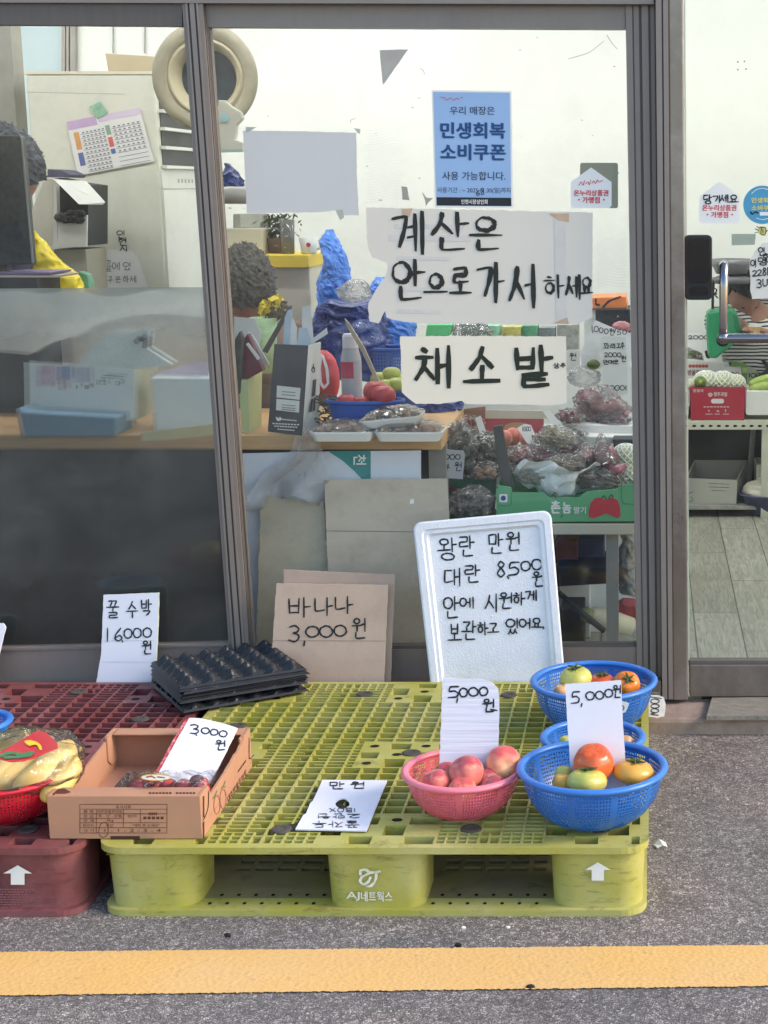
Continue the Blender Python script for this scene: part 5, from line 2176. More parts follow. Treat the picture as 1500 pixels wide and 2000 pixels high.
for k in range(26):
    y = 248 + k * 5.6
    strokes(FA, [[(712 + (k % 5) * 2, y + 8), (745, y + 4), (770, y - 2), (796 - (k % 4) * 5, y + 1)]], .8, -.0112, mb, seed=k)
for k in range(17):
    y = 470 + k * 5.5
    strokes(FA, [[(1164, y + 6), (1185, y - 3), (1205, y + 1), (1224, y - 6 + k * .5)]], .8, -.0112, mb, seed=k)
tag(mb.build('dried_glue', mat('glue_ridge', C(222, 222, 210), .7)), 'combed ridges of old dried glue on the window beside the notices', 'glue', kind='stuff')

# house shaped stickers
def house(px, py, w, h, label, off, seed):
    pts = [(px, py), (px + w * .5, py + h * .36), (px + w * .5, py + h * .94), (px + w * .44, py + h), (px - w * .44, py + h), (px - w * .5, py + h * .94), (px - w * .5, py + h * .36)]
    return fa_paper('sticker', label, 'sticker', pts, M_PAPER2, off, group=GP)


fa_paper('sticker', 'olive grey square sticker back behind the house sticker', 'sticker', rrect(1133, 1207, 318, 406.5, 4), mat('olive_back', C(142, 142, 122), .6, .06, 10), -.0108, group=GP)
o = house(1154.5, 327, 80, 79.5, 'white house shaped sticker with red print on the window, right of the blue poster', -.0095, 1)
mb = MB()
printed(mb, PO, '온누리상품권', 1121, 371, 1188, 382.5, .03)
printed(mb, PO, '가맹점', 1137.5, 384.5, 1171, 396.5, .03)
for x in (1131, 1179.5):
    mb.sheet(PO.poly(circ(x, 390, 1.8, 1.8, 8)[:-1], .0007))
strokes(PO, [[(1131, 362), (1135, 355), (1139, 362), (1142, 352)], [(1144, 359), (1148, 355), (1151, 361), (1154, 351)], [(1156, 358), (1160, 353), (1163, 359), (1167, 351), (1170, 356), (1177, 352)]], 1.3, .0007, mb)
mb.build('red_lettering', M_RED, o, fix=False)
PD = PL(FA.p + FA.n * .002, FA.n)
o = house(1405, 354, 79, 82, 'white house shaped sticker with red print and black pen on the glass door', .002, 2)
mb = MB()
printed(mb, PD, '온누리상품권', 1372, 400, 1438, 411.5, .03)
printed(mb, PD, '가맹점', 1389, 413.5, 1422, 425, .03)
for x in (1382, 1430):
    mb.sheet(PD.poly(circ(x, 419, 1.8, 1.8, 8)[:-1], .0007))
mb.build('red_lettering', M_RED, o, fix=False)
write(o, PD, [('당', 1374, 380, 1390, 398), ('기', 1392, 381, 1407, 396), ('세', 1407, 380, 1422, 395), ('요', 1424, 381, 1442, 396)], 2.6, M_INK)
o = fa_paper('sticker', 'round sky blue sticker with yellow lettering at the right of the glass door', 'sticker', circ(1489, 400, 37.5, 37.5, 40)[:-1], mat('sticker_blue', C(74, 152, 190), .5, .05), .002, group=GP)
mb = MB()
printed(mb, PD, '민생회복', 1468, 386, 1513, 396, .03)
printed(mb, PD, '소비쿠폰', 1468, 401, 1513, 411, .03)
mb.build('yellow_lettering', mat('yellow_print', C(232, 214, 90), .6), o, fix=False)
strokes(PD, [[(1466, 414), (1470, 418), (1475, 414), (1481, 416)]], 3, .0008).build('pen_mark', M_INK, o, fix=False)
strokes(PD, [[(1468, 378), (1478, 370), (1490, 368), (1504, 371)], [(1477, 426), (1490, 429), (1503, 426)]], 1.2, .0008).build('white_lettering', M_WHITE, o, fix=False)
MB().prism(PD.poly([(1484, 414), (1512, 414), (1512, 421), (1484, 421)], .0006), -FA.n * .0003).build('white_strip', M_PAPER2, o)
o = fa_paper('paper_note', 'torn white note with handwritten numbers taped to the right of the glass door', 'notice',
             [(1490, 474), (1474, 490), (1464, 510), (1466, 570), (1469, 584), (1500, 582), (1560, 580), (1560, 470)], mat('note_paper', C(222, 220, 212), .75, .05, 5, bump=.3, bs=14), .002, .7, 5, GP)
write(o, PD, [('인', 1481, 483, 1494, 500), ('현', 1490, 494, 1508, 512), ('이', 1466, 507, 1477, 522), ('명', 1480, 503, 1499, 518), ('2', 1469, 528, 1479, 540), ('2', 1479, 527, 1488, 539), ('8', 1489, 523, 1497, 538), ('L', 1498, 522, 1508, 538), ('3', 1478, 546, 1488, 562), ('U', 1489, 545, 1500, 559)], 2.3, M_INK)
fa_paper('tape_strip', 'wide translucent greenish tape strip on the glass door above the note', 'tape', [(1429, 457), (1476, 457), (1474, 478), (1429, 479)], film('tape_strip_clear', (.82, .88, .84, 1), .03, .45, .3, .3, 20, C(180, 190, 184)), .001)
o = fa_paper('sticker', 'small yellow pictogram sticker under the round blue one on the door', 'sticker', circ(1489, 451, 9, 9, 14)[:-1], mat('pale_yellow', C(214, 206, 128), .6), .002)
strokes(PD, [[(1475, 447), (1482, 450)], [(1474, 455), (1481, 453)], [(1484, 443), (1487, 446), (1486, 457), (1494, 459), (1496, 445), (1487, 444)], [(1490, 448), (1490, 455)], [(1478, 442), (1483, 446)], [(1496, 452), (1500, 449)]], 1.6, .0009).build('pictogram', M_INK, o, fix=False)
# ------------------------------------------------------------------ inside the shop
ZF = .05


def pbox(name, label, cat, poly, Y, depth, m, parent=None, group=None, bevel=.003, floor=None):
    """a block whose face covers the pixel outline at depth Y and runs straight back"""
    pts = YP(Y).poly(poly)
    if floor is not None:
        zl = sorted(p.z for p in pts)[len(pts) // 2]
        for p in pts:
            if p.z < zl:
                p.z = floor
    mb = MB().prism(pts, (0, depth, 0))
    o = mb.build(name, m, parent, bevel=bevel)
    if parent is None:
        tag(o, label, cat, group)
    elif label:
        o['label'] = label
    return o


def rect(x0, y0, x1, y1):
    return [(x0, y0), (x1, y0), (x1, y1), (x0, y1)]


def ppatch(name, poly, Y, off, m, parent, th=.001):
    mb = MB().prism(YP(Y).poly(poly, off), (0, th, 0))
    return mb.build(name, m, parent)


M_WOOD = mat('pine_board', C(196, 158, 112), .55, .14, 3, stretch=(3, 16, 30), bump=.1, bs=20)
M_WOODD = mat('counter_front', C(60, 58, 56), .7, .2, 5)
M_APPL = mat('appliance_white', C(226, 228, 222), .35, .03, 4, dirt=(C(196, 192, 180), .3, 8))
M_CREAM = mat('cream_board', C(222, 214, 190), .6, .04, 5)
M_GREYM = mat('grey_metal', C(140, 140, 134), .45, .1, 6)
M_DKSP = mat('speckled_black', C(40, 44, 48), .5, .5, 60)
M_FOAMW = mat('foam_tray', C(232, 230, 224), .7, .03, 10, bump=.1, bs=90)
M_DISP = film('thin_wrap', gloss=.08, white=.02, rough=.06, bump=1.0, bs=40)
M_WRAPD = film('wrap_wrinkled', gloss=.13, white=.02, rough=.06, bump=1.0, bs=42)

# counter along the window
YC = 4.46
zc = W(450, 850, YC).z
t = thing('counter', 'long pine topped counter standing behind the shop window', 'counter', (-1.7, 4.7, ZF))
xr = W(862, 850, YC).x
MB().box(-3.6, xr, YC, 5.02, zc - .042, zc).build('counter_top', M_WOOD, t, bevel=.003)
MB().box(-3.6, W(452, 870, YC).x, YC + .05, YC + .07, ZF, zc - .043).build('front_panel', M_WOODD, t)
for x in (-3.3, W(846, 870, YC).x):
    MB().box(x - .025, x + .025, YC + .08, YC + .13, ZF, zc - .043).build('leg', M_GREYM, t)
MB().box(-3.6, xr - .05, 4.98, 5.0, ZF, zc - .043).build('back_panel', M_WOODD, t)

YW = lambda px, py: WZ(px, py, zc).y
# --- posters hung on the front of the counter and boards leaning behind the glass
YB = YC - .02
o = pbox('banner', 'white and teal printed banner sheet hung along the counter front', 'banner', [(474, 886), (640, 882), (822, 880), (822, 945), (640, 960), (636, 1270), (476, 1270)], YB, .004, mat('banner_white', C(214, 218, 226), .5, .04, 4, bump=.1, bs=12), bevel=0)
ppatch('teal_area', [(640, 881), (724, 880), (724, 950), (709, 938), (690, 918), (668, 899)], YB, .0008, mat('banner_teal', C(52, 138, 136), .5), o)
PBn = YP(YB)
mb = MB()
q = bil(((715, 888), (715, 908), (691, 908), (691, 888)))
printed(mb, PBn, '천', 0, 0, 1, 1, .03, .0016, mp=q)
mb.build('banner_lettering', M_WHITE, o, fix=False)
pl = lean(633, 1270, 4.33, 936, 4.40, 874)
M_BOARD = mat('grey_tan_board', C(192, 178, 158), .8, .08, 3, dirt=(C(140, 128, 110), .5, 7), stretch=(1, 1, 3))
o = card('board', 'big plain grey brown board leaning behind the glass, a white chip near its top', 'board', pl, [(633, 937), (750, 935), (874, 935), (877, 1000), (884, 1100), (884, 1300), (640, 1300), (641, 1120)], M_BOARD, .006, None, .6, 12)
strokes(pl, [[(636, 1037), (760, 1038), (880, 1040)]], 1.2, .0008).build('fold_line', mat('fold_dark', C(120, 112, 98), .8), o, fix=False)
mb = MB()
mb.sheet(pl.poly([(801, 976), (808, 974), (809, 983), (800, 985)], .001))
mb.build('white_chip', M_PAPER2, o)
pl = lean(510, 1270, 4.345, 980, 4.41, 630)
M_BOARD2 = mat('grey_green_board', C(178, 168, 146), .8, .1, 3, dirt=(C(118, 112, 92), .6, 6))
card('board', 'narrower greenish grey board with torn top edge left of the plain one', 'board', pl, [(510, 984), (520, 968), (545, 974), (570, 972), (600, 980), (632, 978), (645, 1150), (645, 1300), (500, 1300), (505, 1100)], M_BOARD2, .006, None, 2.0, 13)
# crumpled clear bag hanging off the counter edge
def blob(name, label, cat, c, rx, ry, rz, m, amp=.22, fr=3, seed=0, group=None, parent=None, seg=40, rings=26, zpow=1):
    c = Vector(c)

    def fn(d):
        q = d * fr + Vector((seed * 2.3, seed, -seed))
        r_ = 1 - abs(noise.noise(q)) * 2 * amp + amp * .5
        return r_ * (1 + amp * .45 * noise.noise(q * 3.1))
    o = MB().ball(c, rx, ry, rz, seg, rings, fn).build(name, m, parent, smooth=True)
    if parent is None:
        tag(o, label, cat, group)
    return o


def pblob(name, label, cat, x0, y0, x1, y1, Y, m, dep=None, **k):
    c = W((x0 + x1) / 2, (y0 + y1) / 2, Y)
    u = pxm(c)
    rx, rz = (x1 - x0) / 2 * u, (y1 - y0) / 2 * u
    return blob(name, label, cat, c, rx, dep or min(rx, rz) * .9, rz, m, **k)


M_BAGW = film('milky_bag', gloss=.08, white=.24, rough=.16, bump=1.0, bs=26)
mb = MB()
Yh = YC - .035


def hang(u, v):
    # narrow at the top by the counter edge, spreading below
    y = 846 + (985 - 846) * v + 10 * math.sin(u * 7)
    w = 16 + 78 * v ** .8
    x = 602 - 46 * v + (u - .5) * 2 * w
    p = W(x, y, Yh - .02 + .02 * math.sin(u * 9 + v * 5))
    return rumple(p, .03, 9, 2)


mb.grid(40, 40, hang)
tag(mb.build('plastic_bag', M_BAGW, smooth=True), 'crumpled milky plastic bag hanging down from the counter edge over the banner', 'plastic bag')

# --- things on the counter, middle bay
GT = 'wrapped foam trays on the counter'


def foam_tray(label, x0, x1, yb, Yc_, hpx, fill, tilt=0, zoff=0):
    c = W((x0 + x1) / 2, yb, Yc_)
    u = pxm(c)
    rx, ry, h = (x1 - x0) / 2 * u, .062, hpx * u
    root = thing('foam_tray', label, 'food tray', c, GT)
    M = Matrix.Rotation(tilt, 3, 'Y')
    mb = MB()
    lo, hi = rrect(-rx * .88, rx * .88, -ry * .8, ry * .8, .015), rrect(-rx, rx, -ry, ry, .02)
    hi2 = rrect(-rx * .95, rx * .95, -ry * .92, ry * .92, .018)
    lo2 = rrect(-rx * .86, rx * .86, -ry * .78, ry * .78, .014)
    n = len(lo)
    vs = []
    for L_, z in ((lo, 0), (hi, h), (hi, h + .003), (hi2, h + .003), (lo2, .004)):
        vs += [c + M @ Vector((x, y, z)) for x, y in L_]
    fs = [tuple(range(n - 1, -1, -1)), tuple(4 * n + k for k in range(n))]
    for q in range(4):
        for k in range(n):
            fs.append((q * n + k, q * n + (k + 1) % n, (q + 1) * n + (k + 1) % n, (q + 1) * n + k))
    mb.add(vs, fs)
    mb.build('tray', M_FOAMW, root)
    rnd = random.Random(int(x0))
    mb = MB()
    for k in range(16):
        mb.ball(c + M @ Vector((rnd.uniform(-.7, .7) * rx, rnd.uniform(-.6, .6) * ry, h + rnd.uniform(0, .012))), rnd.uniform(.012, .022), rnd.uniform(.012, .02), rnd.uniform(.008, .016), 10, 7, lambda d: 1 + .2 * noise.noise(d * 3 + Vector((k, 0, 0))))
    mb.build('filling', fill, root, smooth=True)['kind'] = 'stuff'
    mb = MB()

    def wr(u_, v_):
        x, y = (u_ - .5) * 2 * rx * .98, (v_ - .5) * 2 * ry * .98
        e = max(abs(u_ - .5), abs(v_ - .5)) * 2
        z = h + .004 + .028 * max(0, 1 - e ** 2.4) + .005 * noise.noise(Vector((u_ * 9, v_ * 9, x0)))
        return c + M @ Vector((x, y, z))
    mb.grid(22, 14, wr)
    mb.build('wrap', M_DISP, root)
    return root


M_MUSH = mat('mushroom_brown', C(150, 112, 84), .6, .35, 40)
M_ROOT = mat('root_tan', C(206, 160, 118), .55, .3, 40)
foam_tray('wrapped white foam tray of brown mushrooms flat at the left end', 612, 736, 857, YW(670, 857), 17, M_MUSH)
foam_tray('wrapped white foam tray of tan roots flat at the right end of the counter', 737, 869, 857, YW(800, 857), 17, M_ROOT)
foam_tray('wrapped white foam tray of mushrooms tilted on top of the two others', 708, 829, 829, YW(770, 857) + .02, 15, M_MUSH, -.10)
# black and white milk carton style box used as pen holder
Yp = YW(560, 850)
t = thing('carton_holder', 'tall dark and white paper carton with the top cut off, holding papers on the counter', 'carton', W(570, 848, Yp))
M_CART = mat('carton_charcoal', C(72, 72, 76), .5, .15, 9)
M_CARTW = mat('carton_white', C(222, 222, 216), .5, .04, 6)
a = [W(536, 672, Yp), W(602, 675, Yp), W(590, 851, Yp), W(523, 843, Yp)]
q = [W(602, 675, Yp), W(626, 668, Yp + .07), W(622, 842, Yp + .07), W(590, 851, Yp)]
nrm = (a[1] - a[0]).cross(a[3] - a[0]).normalized()
MB().prism(a, (0, .004, 0)).build('front_face', M_CART, t)
MB().prism([p + Vector((.0005, .0005, 0)) for p in q], (-.003, .003, 0)).build('side_face', M_CARTW, t)
off = Vector((.03, .08, 0))
MB().prism([p + Vector((.02, .075, 0)) for p in a], (0, .003, 0)).build('back_face', M_CARTW, t)
ppatch('white_panel', [(541, 753), (587, 758), (585, 781), (540, 776)], Yp, .001, M_CARTW, t)
ppatch('white_panel', [(540, 779), (585, 783), (584, 806), (539, 801)], Yp, .001, M_CARTW, t)
PC_ = YP(Yp)
mb = MB()
for y in (764, 770, 790, 795, 799):
    mb.sheet(PC_.poly([(550, y), (577, y + 2), (577, y + 3.5), (550, y + 1.5)], .0025))
mb.build('panel_print', mat('print_grey', C(120, 120, 120), .7), t)
mb = MB()
for x0, y0, x1 in ((551, 818, 580), (532, 826, 586), (536, 831, 582), (542, 837, 576)):
    for k in range(9):
        a0 = x0 + (x1 - x0) * k / 9
        mb.sheet(PC_.poly([(a0, y0 + k * .3), (a0 + (x1 - x0) * .08, y0 + k * .3), (a0 + (x1 - x0) * .08, y0 + 2.4 + k * .3), (a0, y0 + 2.2 + k * .3)], .001))
strokes(PC_, [[(540, 815), (543, 821), (548, 820), (547, 815)], [(541, 818), (550, 818)]], 2.6, .001, mb)
mb.build('foot_print', M_WHITE, t, fix=False)
PQ = plane3(q[0], q[1], q[2])
mb = MB()
mb.sheet(PQ.poly([(611, 743), (618, 740), (616, 772), (609, 776)], .0012))
mb.sheet(PQ.poly([(608, 780), (612, 777), (609, 804), (603, 806)], .0012))
mb.sheet(PQ.poly([(613, 777), (617, 775), (615, 802), (611, 803)], .0012))
strokes(PQ, [circ(612, 722, 3, 5, 12), [(612, 711), (612, 722)]], 2, .0012, mb)
mb.build('side_print', mat('print_dark', C(70, 70, 70), .6), t, fix=False)
M_SHEET = mat('leaflet_blue', C(192, 208, 222), .6, .08, 20)
for k, (poly, dy, m) in enumerate(([[(553, 672), (556, 620), (562, 606), (570, 604), (566, 674)], .02, M_SHEET], [[(564, 674), (566, 630), (572, 622), (580, 640), (579, 675)], .03, M_PAPER2], [[(580, 676), (584, 640), (600, 640), (608, 668), (604, 676)], .045, M_SHEET], [[(590, 672), (590, 600), (606, 596), (612, 660), (638, 640), (640, 652), (612, 670)], .06, M_PAPER2])):
    MB().prism(YP(Yp + dy).poly(poly), (0, .002, 0)).build('leaflet', m, t)
o = pbox('fan_stick', 'thin dark slat leaning to the right behind the charcoal carton', 'slat', [(512, 686), (562, 600), (570, 596), (569, 604), (522, 690)], Yp + .10, .006, mat('slat_dark', C(96, 92, 84), .6, .2, 20), bevel=0)
# yellow green box and the wine red book at the left end of the bay
Yg = YW(495, 845)
t = thing('storage_box', 'pale green open top box standing by the window post on the counter', 'box', W(490, 845, Yg))
MB().prism(YP(Yg).poly([(466, 742), (483, 742), (486, 846), (472, 845)]), (0, .14, 0)).build('box_side', mat('pale_green', C(196, 208, 158), .6, .04), t)
MB().prism([W(483.6, 742, Yg), W(512, 726, Yg + .12), W(510, 834, Yg + .12), W(486.6, 846, Yg)], (-.003, .002, 0)).build('box_side', mat('pale_green', C(196, 208, 158)), t)
pbox('book', 'wine red book standing tilted in the pale green box', 'book', [(468, 738), (476, 662), (484, 652), (514, 724), (482, 741)], Yg + .02, .03, mat('wine_red', C(116, 62, 70), .5, .12, 10), bevel=.001)
pbox('booklet', 'white edged booklet leaning on the wine red book', 'book', [(478, 672), (484, 648), (494, 656), (526, 712), (516, 719)], Yg + .055, .006, M_CARTW, bevel=0)
pbox('paper_packet', 'small white rectangular packet clipped on the wine red book', 'packet', [(480, 672), (485, 669), (508, 700), (503, 704)], Yg + .015, .003, M_PAPER2, bevel=0)
pbox('white_card', 'white card with a folded corner sticking up by the window post', 'card', [(457, 619), (498, 622), (509, 650), (505, 700), (470, 700), (458, 680)], Yg + .09, .002, M_CARTW, bevel=0)
pbox('dark_pouch', 'dark grey crumpled pouch squeezed between the window post and the red book', 'pouch', [(458, 664), (468, 646), (473, 660), (472, 700), (468, 770), (458, 770)], Yg - .01, .03, mat('pouch_dark', C(78, 82, 78), .6, .4, 30), bevel=.004)
# flower pot thing: yellow flowers in a green cup
t = thing('flower_pot', 'pale green patterned cup with yellow flowers beside the seated person', 'plant', W(515, 690, 4.95))
MB().lathe([(.0, 0), (.034, 0), (.042, .17), (.038, .17), (.03, .01), (0, .01)], W(517, 690, 4.95) - Vector((0, 0, .06)), 24).build('cup', mat('cup_green', C(166, 196, 150), .5, .25, 30), t, smooth=True)
M_FLY = mat('flower_yellow', C(228, 206, 62), .6, .15, 30)
rnd = random.Random(4)
mb = MB()
for k in range(60):
    x, y = rnd.uniform(508, 548), 0
    y = 606 - (x - 508) * .45 + rnd.uniform(-14, 10)
    c = W(x, y, 4.95 + rnd.uniform(-.03, .03))
    n_ = Vector((rnd.uniform(-1, 1), rnd.uniform(-1, 0), rnd.uniform(-.5, 1))).normalized()
    u_ = n_.orthogonal().normalized() * .011
    v_ = n_.cross(u_)
    mb.add([c - u_, c + v_ * .7, c + u_ * 1.4, c - v_ * .7], [(0, 1, 2, 3)])
mb.build('bloom', M_FLY, t)['kind'] = 'stuff'
mb = MB()
for k in range(26):
    c = W(rnd.uniform(515, 560), rnd.uniform(590, 618), 4.95 + rnd.uniform(-.02, .04))
    mb.tube([W(517, 640, 4.95), c], [.003, .0015], 5)
    mb.ball(c, .012, .004, .006, 6, 4)
mb.build('stem', mat('stem_brown', C(110, 100, 76), .7, .3, 30), t)['kind'] = 'stuff'

# red pouch with white loop, bottle, stick, baskets of fruit behind
Yr = YW(640, 850) + .19
o = pblob('red_pouch', 'rounded red pouch with a white cord loop behind the carton', 'pouch', 600, 685, 664, 790, Yr, mat('pouch_red', C(200, 66, 74), .5, .08, 8), amp=.06, fr=1.5)
strokes(YP(Yr - .07), [[(627, 692), (624, 720), (626, 746), (633, 757), (641, 748), (638, 720), (630, 695)]], 5, .0).build('cord_loop', M_PAPER2, o, fix=False)
mb = MB().tube([W(*p, Yr - .068) for p in ((627, 692), (624, 720), (626, 746), (633, 757), (641, 748), (638, 720), (630, 695))], .004, 8)
mb.build('cord', M_PAPER2, o, smooth=True)
Yb_ = YW(690, 850) + .13
c = W(688, 775, Yb_)
k = pxm(c)
t = thing('bottle', 'grey spray bottle with pale cap and small red label behind the blue basket', 'bottle', c)
MB().lathe([(0, 0), (.0, 0), (19 * k, 0), (20 * k, 3 * k), (20 * k, 72 * k), (18 * k, 82 * k), (15.5 * k, 92 * k), (15.5 * k, 96 * k), (0, 96 * k)], c, 32).build('bottle_body', mat('bottle_grey', C(172, 174, 180), .4, .08, 12), t, smooth=False)
MB().lathe([(0, 94 * k), (15 * k, 94 * k), (15 * k, 118 * k), (12.5 * k, 123 * k), (0, 124 * k)], c, 32).build('cap', mat('cap_pale', C(214, 210, 216), .4), t)
lb = MB()
lb.grid(8, 1, lambda u, v: c + Vector((20.3 * k * math.sin((u - .75) * 1.6), -20.3 * k * math.cos((u - .75) * 1.6), (38 + 32 * v) * k)))
lb.build('red_label', mat('bottle_red', C(178, 62, 84), .5, .1, 30), t)
YK = YW(712, 850) + .035
def oval_basket(name, label, cx_, cy_, rx, ry, hpx, Y, m, group=None):
    c = W(cx_, cy_, Y)
    k = pxm(c)
    t = thing(name, label, 'basket', c, group)
    M = Matrix.Diagonal((1, ry / rx, 1))
    R_ = rx * k
    prof = [(R_ * .8, 0), (R_ * .86, hpx * k * .3), (R_ * .94, hpx * k * .75), (R_ * .98, hpx * k)]
    MB().lathe(prof, c, 48, M).build('basket_wall', m[0], t, smooth=True)
    MB().lathe([(0, .004), (R_ * .8, .004)], c, 48, M).build('basket_floor', m[1], t)
    MB().lathe([(R_ * .97, hpx * k - .006), (R_ * 1.02, hpx * k - .004), (R_ * 1.02, hpx * k + .006), (R_ * .96, hpx * k + .006), (R_ * .97, hpx * k - .006)], c, 48, M).build('rim', m[1], t, smooth=True)
    return t, c, k


M_NB = mat('navy_blue_plastic', C(62, 98, 178), .4, .08, 10)
oval_basket('fruit_basket', 'oval blue basket of red fruit behind the foam trays on the counter', 715, 830, 76, 40, 47, YK, (M_NB, M_NB))
GR = 'red fruit in the oval blue basket'
for lab, x, y, d in (('large round red fruit at the top of the oval blue basket', 735, 765, 52), ('red fruit in front, leaning at the right of the oval blue basket', 749, 773, 48), ('red fruit low at the left of the oval blue basket', 677, 786, 40), ('small red fruit in the middle of the oval blue basket', 706, 788, 34)):
    c = W(x, y, YK - .0 + (.02 if y < 770 else -.02))
    MBo = MB().ball(c, d / 2 * pxm(c), None, d / 2 * pxm(c) * .9, 24, 16, lambda d_: 1 - .15 * math.exp(-((1 - d_.z) / .08)))
    tag(MBo.build('red_fruit', fruit_mat('plum_red', C(196, 72, 74), C(176, 56, 62), C(216, 120, 100), rough=.3, amt=.5), smooth=True), lab, 'fruit', GR)
# basket of green apples further back
Ya = YW(760, 850) + .30
oval_basket('fruit_basket', 'blue basket of green apples partly hidden by the shop name paper', 780, 792, 66, 44, 30, Ya, (M_NB, M_NB))
for i, (x, y) in enumerate(((742, 742), (765, 732), (788, 745), (757, 756), (775, 752), (812, 748))):
    c = W(x, y, Ya + (.02 if i < 3 else -.04))
    tag(MB().ball(c, 19 * pxm(c), None, 17 * pxm(c), 20, 14, lambda d_: 1 - .2 * math.exp(-((1 - d_.z) / .08))).build('green_apple', fruit_mat('apple_green', C(176, 184, 84), C(160, 172, 78), C(196, 196, 120), rough=.3, amt=.4), smooth=True),
        'green apple in the basket behind the shop name paper', 'apple', 'green apples in the back basket')
mb = MB().prism(YP(YK + .03).poly([(673, 622), (682, 632), (712, 680), (738, 738), (742, 746), (733, 744), (708, 690), (676, 636)]), (0, .008, 0))
tag(mb.build('wooden_stick', mat('pale_stick', C(184, 172, 150), .6, .2, 30)), 'pale flat wooden stick leaning over the red fruit', 'stick')
M_NB2 = meshmat('navy_mesh', C(70, 110, 190), 60, 9, .45, .45, 10, .1)
oval_basket('fruit_basket', 'empty blue slatted basket further back above the bottle', 745, 726, 62, 40, 46, Ya + .35, (M_NB2, M_NB))
# heap of dry greens under the carton side
mb = MB()
rnd = random.Random(31)
for k in range(120):
    a = W(rnd.uniform(622, 668), rnd.uniform(775, 848), YW(645, 848) + rnd.uniform(0, .1))
    d = Vector((rnd.uniform(-1, 1), rnd.uniform(-.4, .4), rnd.uniform(-.3, .6))) * .035
    mb.tube([a, a + d * .5 + Vector((0, 0, .004)), a + d], [.002, .003, .001], 5)
tag(mb.build('dried_greens', mat('dried_green', C(82, 80, 62), .8, .4, 30), smooth=False), 'bundle of dark dried greens between the carton and the blue basket', 'greens', kind=None)

# blue plastic bags
M_BLUEB = film('blue_bag_clear', (.18, .36, .82, 1), .12, .42, .2, 1.0, 22, C(44, 96, 190))
M_BLUEO = mat('blue_bag', C(76, 134, 224), .3, .3, 9, bump=1.0, bs=18, spec=.5)
M_BLUED = mat('navy_bag', C(44, 62, 130), .35, .35, 9, bump=.9, bs=18, spec=.5)
def bag(label, prof, Y, m, seed, dep=.09, name='plastic_bag', cat='plastic bag', group=None):
    """prof: (left px, right px, py) rows of the outline from top to bottom"""
    rows = []
    n = 56
    for i in range(n + 1):
        t = i / n * (len(prof) - 1)
        j = min(int(t), len(prof) - 2)
        f = t - j
        a, b = prof[j], prof[j + 1]
        rows.append([a[q] + (b[q] - a[q]) * f for q in range(3)])
    mb = MB()
    vs, fs = [], []
    sg = 56
    for i, (l, r_, y) in enumerate(rows):
        c = W((l + r_) / 2, y, Y)
        rx = (r_ - l) / 2 * pxm(c)
        for k_ in range(sg):
            a = 2 * math.pi * k_ / sg
            p = c + Vector((math.cos(a) * rx, math.sin(a) * min(dep, rx * 1.2), 0))
            q = rumple(p, .016, 11, seed)
            e = (q - c).normalized()
            vs.append(q - e * (.02 * abs(noise.noise(p * 26 + Vector((seed, 0, 0)))) + .012 * abs(noise.noise(p * 60)) - .006))
    for i in range(n):
        for k_ in range(sg):
            k2 = (k_ + 1) % sg
            fs.append((i * sg + k_, i * sg + k2, (i + 1) * sg + k2, (i + 1) * sg + k_))
    fs.append(tuple(range(sg)))
    fs.append(tuple(n * sg + k_ for k_ in range(sg)))
    mb.add(vs, fs)
    return tag(mb.build(name, m, smooth=m not in (M_BLUEO, M_BLUED)), label, cat, group)


GBG = 'bags heaped behind the counter'
bag('tall peaked blue plastic bag standing behind the yellow shelf', [(640, 652, 444), (630, 662, 470), (626, 682, 520), (622, 686, 545), (618, 672, 590), (610, 690, 640), (606, 700, 680)], 5.45, M_BLUEO, 1, group=GBG)
bag('wide dark blue plastic bag low in the heap under the torn notice', [(650, 720, 585), (622, 745, 605), (612, 752, 630), (608, 760, 660), (606, 770, 690)], 5.32, M_BLUED, 2, group=GBG)
bag('blue bag half hidden by the torn left edge of the big notice', [(742, 760, 540), (726, 790, 560), (720, 800, 600), (716, 810, 640), (716, 820, 690)], 5.5, M_BLUEO, 3, group=GBG)
bag('pale clear plastic bag puffed up on the blue ones', [(680, 712, 545), (655, 722, 562), (660, 728, 580), (690, 716, 592)], 5.2, M_BAGW, 4, .05, group=GBG)
bag('teal blue clear bag behind the spray bottle', [(690, 728, 622), (650, 740, 640), (640, 748, 665), (636, 756, 700), (634, 760, 740)], 5.12, M_BLUEB, 5, group=GBG)
bag('blue bag under the shop name paper at the end of the counter', [(800, 905, 780), (795, 905, 795), (800, 890, 812)], 4.98, M_BLUED, 6, .06, group=GBG)

# seat-side shelf with yellow front, and what stands on it
Ys = 5.55
t = thing('cabinet', 'cream cabinet with a bright yellow shelf edge behind the seated person', 'cabinet', W(560, 700, Ys))
pts = YP(Ys).poly(rect(520, 516, 604, 700))
MB().box(W(440, 516, Ys).x, W(604, 516, Ys).x, Ys, Ys + .32, ZF, W(560, 516, Ys).z).build('cabinet_body', M_CREAM, t, bevel=.004)
z0, z1 = W(560, 523, Ys).z, W(560, 497, Ys).z
MB().box(W(440, 500, Ys).x, W(606, 500, Ys).x, Ys - .03, Ys + .34, z0 + .001, z1).build('shelf_edge', mat('bright_yellow', C(236, 204, 62), .5, .05, 6), t, bevel=.003)
zt = z1
ys = lambda px, py: WZ(px, py, zt).y
def stand(px, py):
    return W(px, py, Ys + .06)


